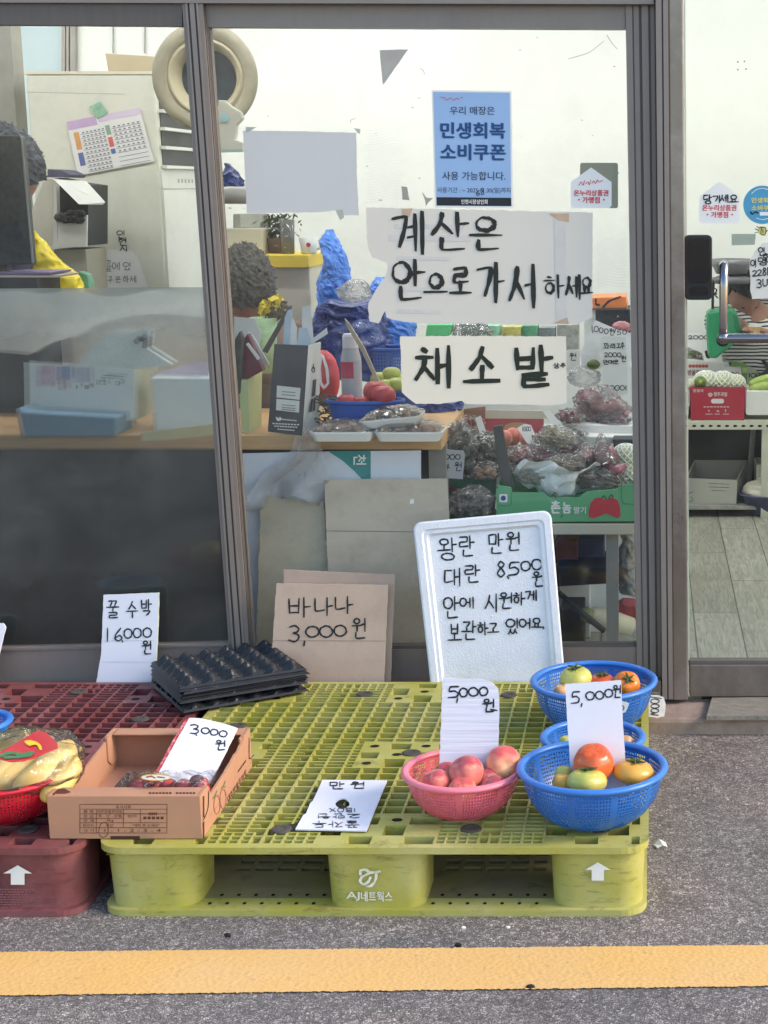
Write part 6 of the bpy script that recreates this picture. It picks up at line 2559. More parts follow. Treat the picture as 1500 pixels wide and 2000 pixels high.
pbox('storage_box', 'small cream box with a printed stamp on the yellow edged shelf', 'box', rect(440, 446, 512, 497), Ys + .03, .18, M_CREAM)
t = thing('mug', 'white mug with a red emblem on the yellow edged shelf', 'mug', W(606, 496, Ys + .05))
c = W(604, 496, Ys + .05)
k = pxm(c)
c.z = zt
MB().lathe([(0, 0), (13 * k, 0), (15 * k, 4 * k), (19 * k, 32 * k), (18 * k, 32 * k), (14 * k, 4 * k), (0, 3 * k)], c, 28).build('cup', M_APPL, t, smooth=True)
MB().tube([c + Vector((18 * k, 0, 26 * k)), c + Vector((25 * k, 0, 25 * k)), c + Vector((26 * k, 0, 14 * k)), c + Vector((16 * k, 0, 9 * k))], 2.2 * k, 8).build('mug_handle', M_APPL, t, smooth=True)
mb = MB().lathe([(0, 0), (4.5 * k, 0)], (0, 0, 0), 14, Matrix.Rotation(R(90), 3, 'X'))
for v in mb.v:
    v += c + Vector((3 * k, -18.5 * k, 18 * k))
mb.build('red_emblem', M_RED, t)
c = W(563, 496, Ys + .05)
c.z = zt
t = thing('drinking_glass', 'clear tall drinking glass on the yellow edged shelf', 'glass', c)
MB().lathe([(0, .001), (12.5 * k, .001), (14.5 * k, 66 * k), (13.5 * k, 66 * k), (11.8 * k, .006), (0, .006)], c, 24).build('glass_wall', film('drinking_glass', (.9, .92, .9, 1), .05, .12, .05, 0), t, smooth=True)
t = thing('dried_plant', 'bunch of dark green leaves in a brown pot on the yellow edged shelf', 'plant', W(545, 496, Ys + .12))
c = W(546, 496, Ys + .13)
c.z = zt
MB().lathe([(0, 0), (20 * k, 0), (26 * k, 30 * k), (22 * k, 30 * k), (0, 26 * k)], c, 20).build('pot', mat('pot_brown', C(126, 104, 80), .7, .3, 30), t, smooth=True)
mb = MB()
rnd = random.Random(9)
for i in range(240):
    p = c + Vector((rnd.gauss(0, 18) * k, rnd.gauss(0, 12) * k, (28 + rnd.uniform(0, 46)) * k))
    n_ = Vector((rnd.uniform(-1, 1), rnd.uniform(-1, 1), rnd.uniform(-.4, 1))).normalized()
    u_ = n_.orthogonal().normalized() * rnd.uniform(4, 9) * k
    v_ = n_.cross(u_).normalized() * 2.6 * k
    mb.add([p - u_, p + v_, p + u_, p - v_], [(0, 1, 2, 3)])
mb.build('foliage', mat('plant_dark', C(70, 82, 56), .7, .4, 20), t)['kind'] = 'stuff'
pbox('clear_box', 'clear plastic box on the shelf left of the dark plant', 'box', rect(455, 418, 512, 446), Ys + .06, .1, film('clear_box', (.85, .86, .82, 1), .06, .35, .2, .6, 30, C(190, 190, 180)))
# grey pipe bracket and navy bag near the top of that shelf
mb = MB().tube([W(430, 382, 5.4), W(484, 382, 5.4)], 16 * pxm(W(450, 382, 5.4)), 18)
tag(mb.build('pipe', mat('pipe_grey', C(158, 156, 150), .4), smooth=True), 'short thick grey pipe sticking out behind the window post', 'pipe')
bag('navy blue plastic bag above the grey pipe', [(436, 446, 316), (432, 462, 330), (430, 474, 350), (430, 476, 366)], 5.5, M_BLUED, 8, .05)

# dish heater on a bracket
t = thing('dish_heater', 'round cream dish heater with a dark centre on a bracket behind the post', 'heater', W(402, 290, 5.35))
c = W(401, 151, 5.35)
k = pxm(c)
MX = Matrix.Rotation(R(90), 3, 'X')
M_HEAT = mat('aged_cream', C(190, 180, 150), .5, .08, 5, dirt=(C(150, 140, 112), .5, 6))
MB().lathe([(102 * k, .0), (103.5 * k, .005), (101 * k, .011), (86 * k, .010), (77 * k, .004)], c, 64, MX).build('outer_flange', mat('flange_grey', C(160, 154, 132), .5, .1, 5, dirt=(C(188, 180, 158), .6, 9)), t, smooth=True)
MB().lathe([(77 * k, .0035), (74 * k, -.004), (72 * k, .006), (66 * k, .002), (56 * k, -.03), (54 * k, -.05)], c, 64, MX).build('inner_dish', M_HEAT, t, smooth=True)
MB().lathe([(0, -.06), (30 * k, -.055), (56 * k, -.052)], c, 48, MX).build('dish_centre', mat('centre_navy', C(62, 70, 84), .3, .3, 14), t, smooth=True)
MB().lathe([(103 * k, .0), (90 * k, -.06), (50 * k, -.09), (0, -.095)], c, 48, MX).build('dish_back', M_HEAT, t, smooth=True)
MB().prism(YP(5.30).poly([(426, 195), (440, 196), (452, 208), (470, 218), (474, 232), (462, 244), (459, 272), (474, 278), (474, 296), (428, 298)]), (0, .03, 0)).build('bracket', mat('bracket_grey', C(190, 190, 178), .5, .06), t, bevel=.003)
MB().prism(YP(5.298).poly([(428, 292), (474, 291), (474, 297), (428, 298)]), (0, -.002, 0)).build('bracket_foot', mat('bracket_teal', C(150, 180, 176), .5), t)
mb = MB().lathe([(0, .0), (8 * k, 0)], (0, 0, 0), 16, MX)
for v in mb.v:
    v += W(438, 230, 5.297)
mb.build('badge', mat('badge_blue', C(150, 196, 206), .5), t)

# ---- left bay: fridge, calendar, boxes
Yf = 5.8
t = thing('fridge', 'tall white display fridge with open racks on its right side and a calendar on it', 'fridge', W(200, 600, Yf))
xl, xr_ = W(50, 145, Yf).x, W(300, 145, Yf).x
zt_ = W(200, 146, Yf).z
MB().box(xl, xr_, Yf, Yf + .62, ZF, zt_).build('cabinet_body', mat('fridge_side', C(222, 222, 208), .4, .04, 4, dirt=(C(186, 186, 170), .4, 6)), t, bevel=.006)
MB().box(xl - .004, xr_ + .0, Yf - .003, Yf + .6, zt_ + .001, zt_ + .012).build('top_cap', M_CREAM, t)
PF_ = PL((xr_, 0, 0), (1, 0, 0))
for (ya, yb2) in ((190, 212), (216, 247), (252, 284), (290, 322)):
    za, zb_ = W(300, ya, Yf).z, W(300, yb2, Yf).z
    MB().box(xr_ + .0005, xr_ + .003, Yf + .04, Yf + .58, zb_, za).build('rack_opening', M_DKSP, t)
    MB().box(xr_ + .0035, xr_ + .022, Yf + .02, Yf + .6, zb_ - .012, zb_ - .001).build('rack_shelf', M_APPL, t)
za, zb_ = W(300, 330, Yf).z, W(300, 368, Yf).z
MB().box(xr_ + .0005, xr_ + .006, Yf + .01, Yf + .6, zb_, za).build('control_panel', M_APPL, t)
MB().box(xr_ + .0005, xr_ + .008, Yf + .01, Yf + .6, ZF + .1, zb_ - .004).build('lower_door', M_APPL, t)
mb = MB()
for k_ in range(5):
    mb.box(xr_ + .0065, xr_ + .0075, Yf + .2 + k_ * .045, Yf + .215 + k_ * .045, zb_ + .02, zb_ + .034)
mb.build('panel_button', mat('button_grey', C(170, 172, 170), .5), t)
strokes(YP(Yf), [[(52, 180), (150, 182), (244, 184)]], 1.0, .001).build('seam', mat('seam_grey', C(160, 162, 150), .6), t, fix=False)
# carton on top of fridge
pbox('cardboard_box', 'flattened brown grey carton lying on top of the white fridge', 'box', [(205, 104), (300, 110), (330, 140), (212, 136)], Yf + .2, .25, mat('carton_grey', C(186, 172, 146), .8, .06), floor=zt_ + .012)
# calendar held by a magnet
PY_ = YP(Yf - .008)
cq = [(130, 238), (272, 210), (301, 315), (152, 343)]
o = tag(MB().prism(PY_.poly(cq), (0, .001, 0)).build('calendar_sheet', M_PAPER2), 'tilted calendar sheet with lilac header and coloured columns on the fridge side', 'calendar')
cm = bil(cq)


def cpatch(nm, m, u0, v0, u1, v1):
    MB().sheet([PY_.at(*cm(u, v), .0008) for u, v in ((u0, v0), (u1, v0), (u1, v1), (u0, v1))]).build(nm, m, o)


cpatch('header', mat('lilac', C(196, 168, 206), .6), 0, 0, .40, .16)
cpatch('header_band', mat('pale_lilac', C(222, 206, 228), .6), .42, 0, 1, .12)
cpatch('column_orange', mat('cal_orange', C(222, 160, 92), .6), .06, .22, .13, .54)
cpatch('column_blue', mat('cal_blue', C(96, 112, 170), .6), .06, .60, .13, .84)
cpatch('column_green', mat('cal_green', C(140, 168, 146), .6), .49, .20, .55, .38)
cpatch('column_red', mat('cal_red', C(214, 90, 84), .6), .49, .42, .55, .60)
cpatch('column_blue', mat('cal_blue2', C(80, 110, 170), .6), .49, .64, .55, .73)
mb = MB()
rnd = random.Random(2)
for v in (.24, .31, .38, .45, .53, .61, .69, .77, .85, .93):
    for u0, u1 in ((.15, .47), (.57, .96)):
        mb.sheet([PY_.at(*cm(u, w_), .0008) for u, w_ in ((u0, v + .035), (u1, v + .035), (u1, v + .044), (u0, v + .044))])
        if u0 > .5 and v > .72:
            continue
        for k_ in range(6):
            u = u0 + .02 + (u1 - u0) * k_ / 6
            mb.sheet([PY_.at(*cm(a_, b_), .0008) for a_, b_ in ((u, v), (u + .03, v - .003), (u + .032, v + .022), (u + .003, v + .02))])
mb.build('date_print', mat('cal_print', C(120, 116, 136), .7), o)
ob = MB().prism(PY_.poly([(175, 208), (195, 198), (210, 222), (190, 232)], .003), (0, .003, 0)).build('magnet', mat('magnet_green', C(140, 184, 158), .4, .3, 40))
tag(ob, 'small green square magnet holding the calendar on the fridge', 'magnet')
# notes taped low on the fridge
ob = card('paper_note', 'white note with faded handwriting and a curled corner stuck low on the fridge', 'notice', YP(Yf - .01), [(210, 487), (246, 490), (255, 489), (270, 506), (278, 530), (289, 562), (205, 562), (202, 535), (208, 512)], M_PAPER2, .001, None, .5, 3)
write(ob, YP(Yf - .01), [('끝', 206, 508, 218, 530), ('에', 219, 512, 234, 528), ('있', 240, 512, 256, 528), ('구', 210, 540, 220, 552), ('은', 225, 540, 236, 552), ('하', 240, 538, 252, 552), ('세', 254, 538, 266, 552)], 1.4, mat('faded_ink', C(110, 114, 124), .7))
strokes(YP(Yf - .01), put(glyph('인'), 228, 450, 244, 466) + put(glyph('현'), 231, 464, 247, 480) + put(glyph('시'), 234, 478, 249, 492), 2, .0).build('wall_scribble', M_INK, ob, fix=False)
# window and posts on the back wall at the far left
t = thing('back_window', 'pale blue window with grey metal frame in the back wall at the far left', 'window', W(80, 260, 7.42))
MB().prism(YP(7.44).poly(rect(22, -60, 124, 300)), (0, .008, 0)).build('pane', mat('pane_blue', C(196, 214, 218), .3, .04, 3), t)
mb = MB()
for a_, b_ in ((120, 127), (129, 134), (137, 146)):
    mb.prism(YP(7.41).poly(rect(a_, -60, b_, 300)), (0, .035, 0))
mb.build('frame', mat('frame_greige', C(160, 154, 146), .5), t)
pbox('pillar', 'grey metal post at the far left end of the shop', 'pillar', [(-60, -40), (14, -40), (34, 330), (-60, 330)], 5.9, .1, mat('post_grey', C(150, 148, 140), .5, .15, 8), floor=ZF)
# monitor, person behind it, printer
Ym = 4.85
t = thing('monitor', 'black back of a computer monitor at the left edge of the window', 'monitor', W(20, 560, Ym))
MB().prism(YP(Ym).poly([(-90, 262), (40, 265), (43, 270), (65, 512), (63, 516), (-90, 520)]), (0, .03, 0)).build('screen_back', mat('monitor_black', C(46, 52, 54), .4, .5, 50, bump=.2), t, bevel=.004)
MB().prism(YP(Ym - .002).poly([(40, 264), (44, 270), (66, 512), (63, 514), (41.5, 275)]), (0, -.004, 0)).build('bezel', mat('bezel_grey', C(128, 132, 130), .4), t)
MB().box(W(-30, 520, Ym).x, W(10, 520, Ym).x, Ym + .01, Ym + .05, zc, W(0, 516, Ym).z).build('stand', M_BLK, t)
pbox('cash_drawer', 'low black machine under the monitor behind the counter', 'machine', rect(-90, 541, 70, 561), Ym - .02, .2, M_DKSP, floor=zc)
for i, (x1_, y_, m_, lb_) in enumerate(((98, 535, mat('mag_purple', C(120, 104, 140), .6), 'thin purple edged booklet lying on the black machine'), (114, 541, mat('mag_grey', C(176, 168, 160), .6), 'grey brown folder lying on the black machine'))):
    pbox('booklet', lb_, 'book', [(-90, y_ - 4), (x1_, y_ - 3), (x1_ + (-2), y_ + 1), (-90, y_ + 1)], Ym - .03, .18, m_, bevel=0)
# yellow shopping bag and a small green packet
bag('bright yellow plastic bag standing behind the counter at the left', [(60, 66, 455), (55, 92, 478), (45, 128, 510), (45, 146, 530), (45, 158, 556), (45, 166, 580)], 5.1, mat('yellow_bag', C(238, 214, 40), .4, .1, 6, bump=.6, bs=14), 11, .06)
pbox('snack_packet', 'small green and white packet beside the yellow bag', 'packet', [(153, 530), (170, 536), (175, 562), (155, 566)], 5.2, .05, mat('packet_green', C(96, 162, 130), .4, .4, 30))
# open white box
Yo = 5.45
t = thing('carton_box', 'white carton with its lid flap hanging open and dark contents inside', 'box', W(135, 485, Yo))
MB().prism(YP(Yo).poly([(88, 347), (104, 350), (103, 480), (62, 470), (62, 410)]), (0, .25, 0)).build('side_wall', mat('carton_side', C(204, 202, 186), .7), t)
MB().prism(YP(Yo).poly([(104.5, 350), (110, 356), (112, 482), (103.5, 482)]), (0, .25, 0)).build('front_strip', M_CARTW, t)
MB().prism(YP(Yo).poly([(112.5, 418), (170, 420), (169, 482), (112.5, 482)]), (0, .01, 0)).build('front_wall', M_CARTW, t)
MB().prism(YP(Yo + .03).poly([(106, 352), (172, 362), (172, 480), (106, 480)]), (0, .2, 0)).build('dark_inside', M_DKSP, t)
MB().prism([W(105, 350, Yo - .005), W(168, 354, Yo - .005), W(205, 395, Yo - .09), W(200, 400, Yo - .09), W(154, 399, Yo - .09)], (0, .004, 0)).build('flap', M_CARTW, t)
mb = MB()
rnd = random.Random(6)
for k_ in range(10):
    c = W(rnd.uniform(116, 166), rnd.uniform(412, 432), Yo - .01)
    mb.ball(c, .02, .012, .014, 8, 6, lambda d: 1 + .4 * noise.noise(d * 2 + Vector((k_, 0, 0))))
mb.build('dark_goods', M_DKSP, t)['kind'] = 'stuff'
pbox('stool_box', 'grey brown box under the open white carton', 'box', rect(104, 487, 168, 590), Yo + .02, .2, mat('box_taupe', C(160, 156, 140), .7, .15, 9), floor=ZF)
pbox('dark_folder', 'dark blue folder lying on the white carton', 'folder', [(92, 330), (118, 332), (138, 341), (136, 347), (92, 346)], Yo + .06, .15, mat('folder_blue', C(82, 84, 108), .6, .3, 30))

# behind the hazy film
Yx = YW(170, 842)
t = thing('foam_box', 'white foam box with faded pictures behind the hazy lower glass', 'box', W(170, 820, Yx))
MB().prism(YP(Yx).poly([(46, 708), (262, 722), (262, 822), (48, 808)]), (0, .004, 0)).build('front_wall', mat('foam_bluewhite', C(224, 236, 238), .6, .03), t)
MB().prism([W(262.5, 722, Yx), W(296, 722, Yx + .2), W(294, 808, Yx + .2), W(262.5, 822, Yx)], (-.004, .001, 0)).build('side_wall', mat('foam_cream', C(206, 206, 176), .6), t)
MB().prism(YP(Yx + .2).poly([(60, 716), (290, 722), (290, 808), (60, 808)]), (0, .004, 0)).build('back_wall', M_FOAMW, t)
for k_, (x0, x1, y0, y1, cc) in enumerate(((70, 108, 715, 755, C(206, 186, 206)), (110, 137, 716, 742, C(150, 168, 204)), (113, 130, 740, 762, C(200, 176, 190)), (140, 176, 718, 748, C(190, 196, 214)), (148, 152, 752, 759, C(80, 86, 96)), (165, 174, 752, 760, C(70, 78, 90)))):
    ppatch('picture', rect(x0, y0, x1, y1), Yx, .001, mat('picture_%d' % k_, cc, .6, .3, 40), t)
mb = MB()
strokes(YP(Yx), [[(200, 733), (240, 735)], [(195, 737), (241, 740)]] + put(glyph('리'), 188, 742, 197, 752) + put(glyph('고'), 199, 743, 208, 752) + put(glyph('아'), 226, 744, 236, 754), 1.6, .001, mb)
mb.build('box_print', mat('print_slate', C(96, 120, 124), .7), t, fix=False)
Yt = YW(130, 852)
t = thing('plastic_tray', 'blue plastic tray under the white foam box behind the hazy glass', 'tray', W(130, 852, Yt))
MB().prism(YP(Yt).poly([(28, 798), (44, 806), (225, 816), (222, 855), (40, 856)]), (0, .16, 0)).build('tray_body', mat('tray_blue', C(116, 150, 174), .5, .08), t, bevel=.006)
Yz = YW(350, 842)
t = thing('foam_box', 'smaller white foam box next to the post behind the hazy glass', 'box', W(350, 842, Yz))
MB().prism(YP(Yz).poly([(291, 738), (412, 740), (416, 842), (298, 843)]), (0, .16, 0)).build('box_body', mat('foam_bluewhite', C(206, 222, 226)), t, bevel=.004)
MB().prism(YP(Yz + .05).poly([(292, 730), (310, 728), (396, 704), (404, 712), (408, 742), (292, 740)]), (0, .003, 0)).build('pink_sheet', mat('pink_sheet', C(222, 206, 218), .7, .12, 30), t)
o = pbox('newspaper', 'folded printed sheets and bags heaped on the white foam box', 'papers', [(150, 708), (190, 664), (220, 646), (262, 650), (282, 642), (290, 650), (284, 680), (335, 712), (280, 722), (246, 716), (250, 724), (160, 718)], Yx + .1, .02, mat('newsprint', C(206, 216, 214), .7, .25, 20, stretch=(6, 6, 26)), bevel=0)
MB().tube([W(265, 668, Yx + .09), W(272, 660, Yx + .08), W(284, 664, Yx + .08), W(282, 680, Yx + .08)], .008, 8).build('black_clip', M_BLK, o)
pbox('paper_sheet', 'pale yellow paper sheet lying under the smaller foam box', 'paper', [(274, 846), (300, 843), (418, 828), (418, 850), (330, 860), (276, 862)], YW(340, 858) - .02, .002, mat('pale_yellow_sheet', C(216, 210, 160), .7), bevel=0)
def sheetfold(u, v):
    x = -120 + 520 * u
    y = 570 + (120 - 70 * min(1, max(0, (x - 60) / 200))) * v
    p = W(x, y, 4.62 + .03 * math.sin(u * 7) + .05 * v)
    return rumple(p, .03, 7, 5)


tag(MB().grid(60, 20, sheetfold).build('plastic_sheet', film('milky_sheet', gloss=.1, white=.55, rough=.3, bump=.9, bs=10, wcol=C(246, 248, 244)), smooth=True), 'milky plastic sheet draped behind the top of the hazy film', 'plastic sheet')
pbox('partition', 'grey partition panel behind the foam boxes on the counter', 'panel', rect(-120, 600, 425, 848), 5.0, .02, mat('panel_grey', C(222, 218, 206), .7, .08), floor=zc, bevel=0)
def net(c, r_, rz, par):
    mb = MB()
    for k in range(13):
        for s_ in (1, -1):
            mb.tube([Vector(c) + Vector((math.cos(a + s_ * (u - .5) * 2.2) * math.sin(p) * r_, math.sin(a + s_ * (u - .5) * 2.2) * math.sin(p) * r_, math.cos(p) * rz)) for a, u, p in ((k * .4833, q / 12, .15 + q / 12 * 2.6) for q in range(13))], r_ * .055, 4, False)
    mb.build('foam_net', mat('foam_net', C(232, 234, 226), .7), par, smooth=True)


# ------------------------------------------------------------------ produce display in the right of the window
YG = 4.50
def bundle(label, cat, c, size, m, n=14, film_m=None, seed=0, shape=(1, .3, .3), rot=0, group='wrapped produce on the display', name='produce_bag', tilt=0):
    """a bag: pieces of produce inside a crumpled clear film"""
    c = Vector(c)
    t = thing(name, label, cat, c, group)
    rnd = random.Random(seed)
    M = Matrix.Rotation(rot, 3, 'Z') @ Matrix.Rotation(tilt, 3, 'Y')
    sx, sy, sz = size
    mb = MB()
    for k in range(n):
        p = M @ Vector((rnd.uniform(-.6, .6) * sx, rnd.uniform(-.5, .5) * sy, rnd.uniform(-.55, .5) * sz))
        s_ = min(sx, sy, sz) * rnd.uniform(.42, .62)
        mb.ball(c + p, s_ * shape[0], s_ * shape[1], s_ * shape[2], 12, 8, lambda d: 1 + .22 * noise.noise(d * 2 + Vector((k, seed, 0))), M @ Matrix.Rotation(rnd.uniform(-.5, .5), 3, 'Y') @ Matrix.Rotation(rnd.uniform(-.4, .4), 3, 'Z'))
    o = mb.build('contents', m, t, smooth=True)
    o['kind'] = 'stuff'

    def fn(d):
        q = d * 2.6 + Vector((seed, 2 * seed, 0))
        r_ = 1.02 + .22 * noise.noise(q) - .3 * abs(noise.noise(q * 2.3)) + .1 * noise.noise(q * 6) - .1 * abs(noise.noise(q * 4.7))
        return r_
    MB().ball(c, sx * 1.1, sy * 1.15, sz * 1.12, 44, 26, fn, M).build('wrap', film_m or M_WRAPD, t)
    return t


def pbundle(label, cat, x0, y0, x1, y1, Y, m, dep=.07, **k):
    c = W((x0 + x1) / 2, (y0 + y1) / 2, Y)
    u = pxm(c)
    return bundle(label, cat, c, ((x1 - x0) / 2 * u, dep, (y1 - y0) / 2 * u), m, **k)


M_TBL = mat('cream_table', C(196, 192, 172), .5, .06, 5)
zt = W(1100, 1020, YG + .01).z
t = thing('display_table', 'low cream display table carrying the green fruit carton', 'table', (W(1100, 1020, YG).x, YG + .3, ZF))
xa, xb = W(880, 1030, YG).x, W(1262, 1030, YG).x
MB().box(xa, xb, YG, YG + .75, zt - .035, zt - .002).build('tabletop', M_TBL, t, bevel=.003)
for x in (xa + .03, W(1195, 1030, YG).x):
    for y in (YG + .05, YG + .68):
        MB().box(x - .018, x + .018, y - .018, y + .018, ZF, zt - .036).build('leg', M_GREYM, t)
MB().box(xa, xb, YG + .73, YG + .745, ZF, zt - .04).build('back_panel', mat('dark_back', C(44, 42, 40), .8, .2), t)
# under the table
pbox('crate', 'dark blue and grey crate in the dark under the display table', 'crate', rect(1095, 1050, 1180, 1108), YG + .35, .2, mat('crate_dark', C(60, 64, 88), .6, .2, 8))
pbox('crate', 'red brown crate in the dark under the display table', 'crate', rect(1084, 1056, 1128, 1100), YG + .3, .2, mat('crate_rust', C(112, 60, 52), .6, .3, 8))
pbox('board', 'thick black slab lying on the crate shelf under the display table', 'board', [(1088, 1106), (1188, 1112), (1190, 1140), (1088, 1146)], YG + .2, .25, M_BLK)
pbox('foam_block', 'grey white foam block under the display table beside the daikon', 'foam', rect(1092, 1140, 1152, 1200), YG + .4, .2, M_FOAMW, floor=ZF)
mb = MB()
for k, (x, y, r_) in enumerate(((1158, 1207, 20), (1190, 1215, 24))):
    pass
mb.tube([W(1142, 1196, YG + .2), W(1158, 1200, YG + .2), W(1190, 1212, YG + .22), W(1232, 1224, YG + .25)], [.006, .026, .034, .030], 16)
t2 = tag(mb.build('daikon', mat('daikon_white', C(214, 208, 180), .5, .08, 10), smooth=True), 'big pale daikon radish lying under the display table', 'radish')
MB().tube([W(1139, 1190, YG + .2), W(1145, 1200, YG + .2), W(1158, 1204, YG + .2)], [.016, .024, .027], 12).build('green_top', mat('daikon_green', C(130, 140, 80), .6, .2, 20), t2, smooth=True)
tag(MB().tube([W(1092, 1158, YG + .1), W(1130, 1192, YG + .12), W(1180, 1232, YG + .14)], [.008, .010, .009], 8).build('black_tool', M_BLK, smooth=True), 'long black tool handle lying slanted in front of the daikon', 'tool')
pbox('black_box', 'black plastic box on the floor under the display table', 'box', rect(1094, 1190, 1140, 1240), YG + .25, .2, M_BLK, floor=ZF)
bag('grey crumpled plastic bag standing beside the table leg by the right post', [(1212, 1236, 1042), (1206, 1242, 1080), (1206, 1244, 1130), (1210, 1246, 1160)], YG + .2, mat('bag_greyprint', C(150, 146, 134), .5, .4, 30, bump=.8, bs=20), 21, .06)
pbox('red_net', 'red netted bag of vegetables under the display table by the post', 'bag', [(1205, 1190), (1216, 1183), (1240, 1184), (1246, 1215), (1206, 1210)], YG + .25, .1, mat('net_red', C(150, 50, 60), .6, .5, 60))

# green strawberry carton in front
t = thing('fruit_carton', 'green printed strawberry carton with a lowered front, filled with wrapped vegetables', 'carton', W(1104, 1018, YG))
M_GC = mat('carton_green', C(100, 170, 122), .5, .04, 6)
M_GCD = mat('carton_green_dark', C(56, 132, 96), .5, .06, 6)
MB().prism(YP(YG).poly([(969, 958), (975, 948), (998, 952), (1000, 962), (1060, 962), (1074, 972), (1130, 972), (1146, 960), (1200, 956), (1222, 946), (1252, 944), (1252, 1018), (970, 1020)]), (0, .005, 0)).build('front_panel', M_GC, t)
x0_, x1_ = W(970, 990, YG).x, W(1252, 990, YG).x
zb_, zt2 = W(1000, 1019, YG).z, W(1000, 950, YG).z
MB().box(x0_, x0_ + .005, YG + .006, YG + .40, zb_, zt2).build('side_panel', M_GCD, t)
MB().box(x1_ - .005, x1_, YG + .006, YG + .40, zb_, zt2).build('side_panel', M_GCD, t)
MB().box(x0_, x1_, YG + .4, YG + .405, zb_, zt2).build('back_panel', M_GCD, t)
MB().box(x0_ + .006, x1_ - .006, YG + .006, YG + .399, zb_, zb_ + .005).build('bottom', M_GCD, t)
PGc = YP(YG)
strokes(PGc, [[(973, 986), (985, 988), (997, 987), (999, 976), (999, 962)], [(1213, 946), (1214, 975), (1219, 984), (1250, 985)]], 1.6, .0012).build('cut_line', M_GCD, t, fix=False)
ppatch('badge', rrect(975, 991, 965, 981, 3), YG, .0012, M_PAPER2, t)
ppatch('badge_centre', circ(983, 973, 5, 5, 14)[:-1], YG, .0028, mat('badge_navy', C(56, 70, 130), .5), t)
mb = MB()
printed(mb, PGc, '촌', 1076, 978, 1094, 1002, .05, .0014)
printed(mb, PGc, '놈', 1099, 981, 1115, 1002, .05, .0014)
printed(mb, PGc, '딸기', 1121, 990, 1144, 1003, .02, .0014)
mb.build('white_lettering', M_WHITE, t, fix=False)
ppatch('strawberry_print', [(1150, 1000), (1154, 982), (1162, 973), (1172, 972), (1182, 976), (1194, 972), (1206, 976), (1211, 990), (1212, 1008), (1206, 1012), (1196, 1008), (1184, 1003), (1170, 1008), (1158, 1013), (1150, 1009)], YG, .0012, mat('strawberry_red', C(194, 60, 70), .5, .15, 40), t)
strokes(PGc, [[(1174, 974), (1180, 968), (1184, 976)], [(1188, 975), (1194, 966), (1197, 972)], [(1078, 968), (1084, 962), (1090, 967)], [(1084, 962), (1085, 974)]], 2, .003).build('leaf_print', mat('leaf_dark', C(60, 92, 60), .6), t, fix=False)
strokes(PGc, [[(1098, 1006), (1096, 1010)]], 2, .0014).build('print_tick', M_DARK, t, fix=False)

M_EGGP = mat('aubergine', C(124, 58, 78), .25, .2, 10, spec=.6, coat=.4)
M_FERN = mat('fern_brown', C(140, 120, 88), .6, .4, 40)
M_BLKV = mat('dark_veg', C(84, 88, 80), .4, .5, 30)
M_ONION = mat('red_onion', C(164, 84, 98), .4, .25, 14)
M_PINKV = mat('pink_pack', C(196, 134, 136), .4, .35, 20)
M_PALE = mat('pale_sprout', C(206, 190, 140), .5, .2, 60, stretch=(4, 4, 4))
# contents of the green carton
YI = YG + .12
mb = MB()


def basin(u, v):
    a = u * 2 * math.pi
    r_ = .15 + .85 * v
    x = 1085 + math.cos(a) * (88 if math.cos(a) < 0 else 100) * r_
    yy = 930 - 46 * v ** 2.2 * (1 + .25 * math.sin(a * 3 + 1)) + 26 * (1 - v)
    p = W(x, yy + 14, YI) + Vector((0, math.sin(a) * .11 * r_, 0))
    return rumple(rumple(p, .03, 13, 3), .012, 40, 5)


tag(MB().grid(60, 16, basin).build('plastic_bag', mat('white_bag', C(238, 240, 238), .45, .05, 8, bump=.6, bs=18)), 'open white plastic bag with crumpled rim lying in the green strawberry carton', 'plastic bag')
pbundle('wrapped pack of dark red aubergines lying at the back of the white bag', 'vegetables', 1020, 868, 1100, 912, YI + .07, M_EGGP, .05, n=9, shape=(1.9, .75, .75), seed=1, tilt=.15)
pbundle('wrapped brown bracken stems on the white bag', 'vegetables', 1050, 890, 1142, 942, YI - .03, M_FERN, .05, n=46, shape=(1.5, .16, .16), seed=2, tilt=-.25)
pbundle('clear bag of dark greens at the lower right of the green carton', 'vegetables', 1128, 916, 1216, 958, YI - .04, M_BLKV, .05, n=30, shape=(1.8, .4, .3), seed=3)
pbundle('wrapped purple vegetables behind the bracken stems', 'vegetables', 1096, 862, 1170, 912, YI + .1, M_EGGP, .05, n=10, shape=(1.8, .7, .7), seed=4, tilt=.3)
for lb_, x0, y0, x1, y1, dY, m_, n_, sd in (('clear bag of whole red onions lying left in the white bag', 992, 872, 1046, 912, .02, M_ONION, 9, 31), ('wrapped pale sprouts at the left rim of the white bag', 1004, 912, 1066, 944, -.05, M_PALE, 40, 32),
                                          ('small pack of pink vegetables between the bracken and the aubergine bag', 1120, 876, 1168, 916, .03, M_PINKV, 10, 33), ('clear bag of pale stalks behind the wrapped aubergines', 1040, 846, 1110, 884, .16, M_PALE, 40, 34),
                                          ('flat wrapped pack of dark greens in front of the onion bag', 1090, 836, 1150, 866, .24, M_BLKV, 20, 35)):
    pbundle(lb_, 'vegetables', x0, y0, x1, y1, YI + dY, m_, .05, n=n_, shape=(1.5, .18, .18) if m_ is M_PALE else (1, .8, .8), seed=sd, tilt=.2)
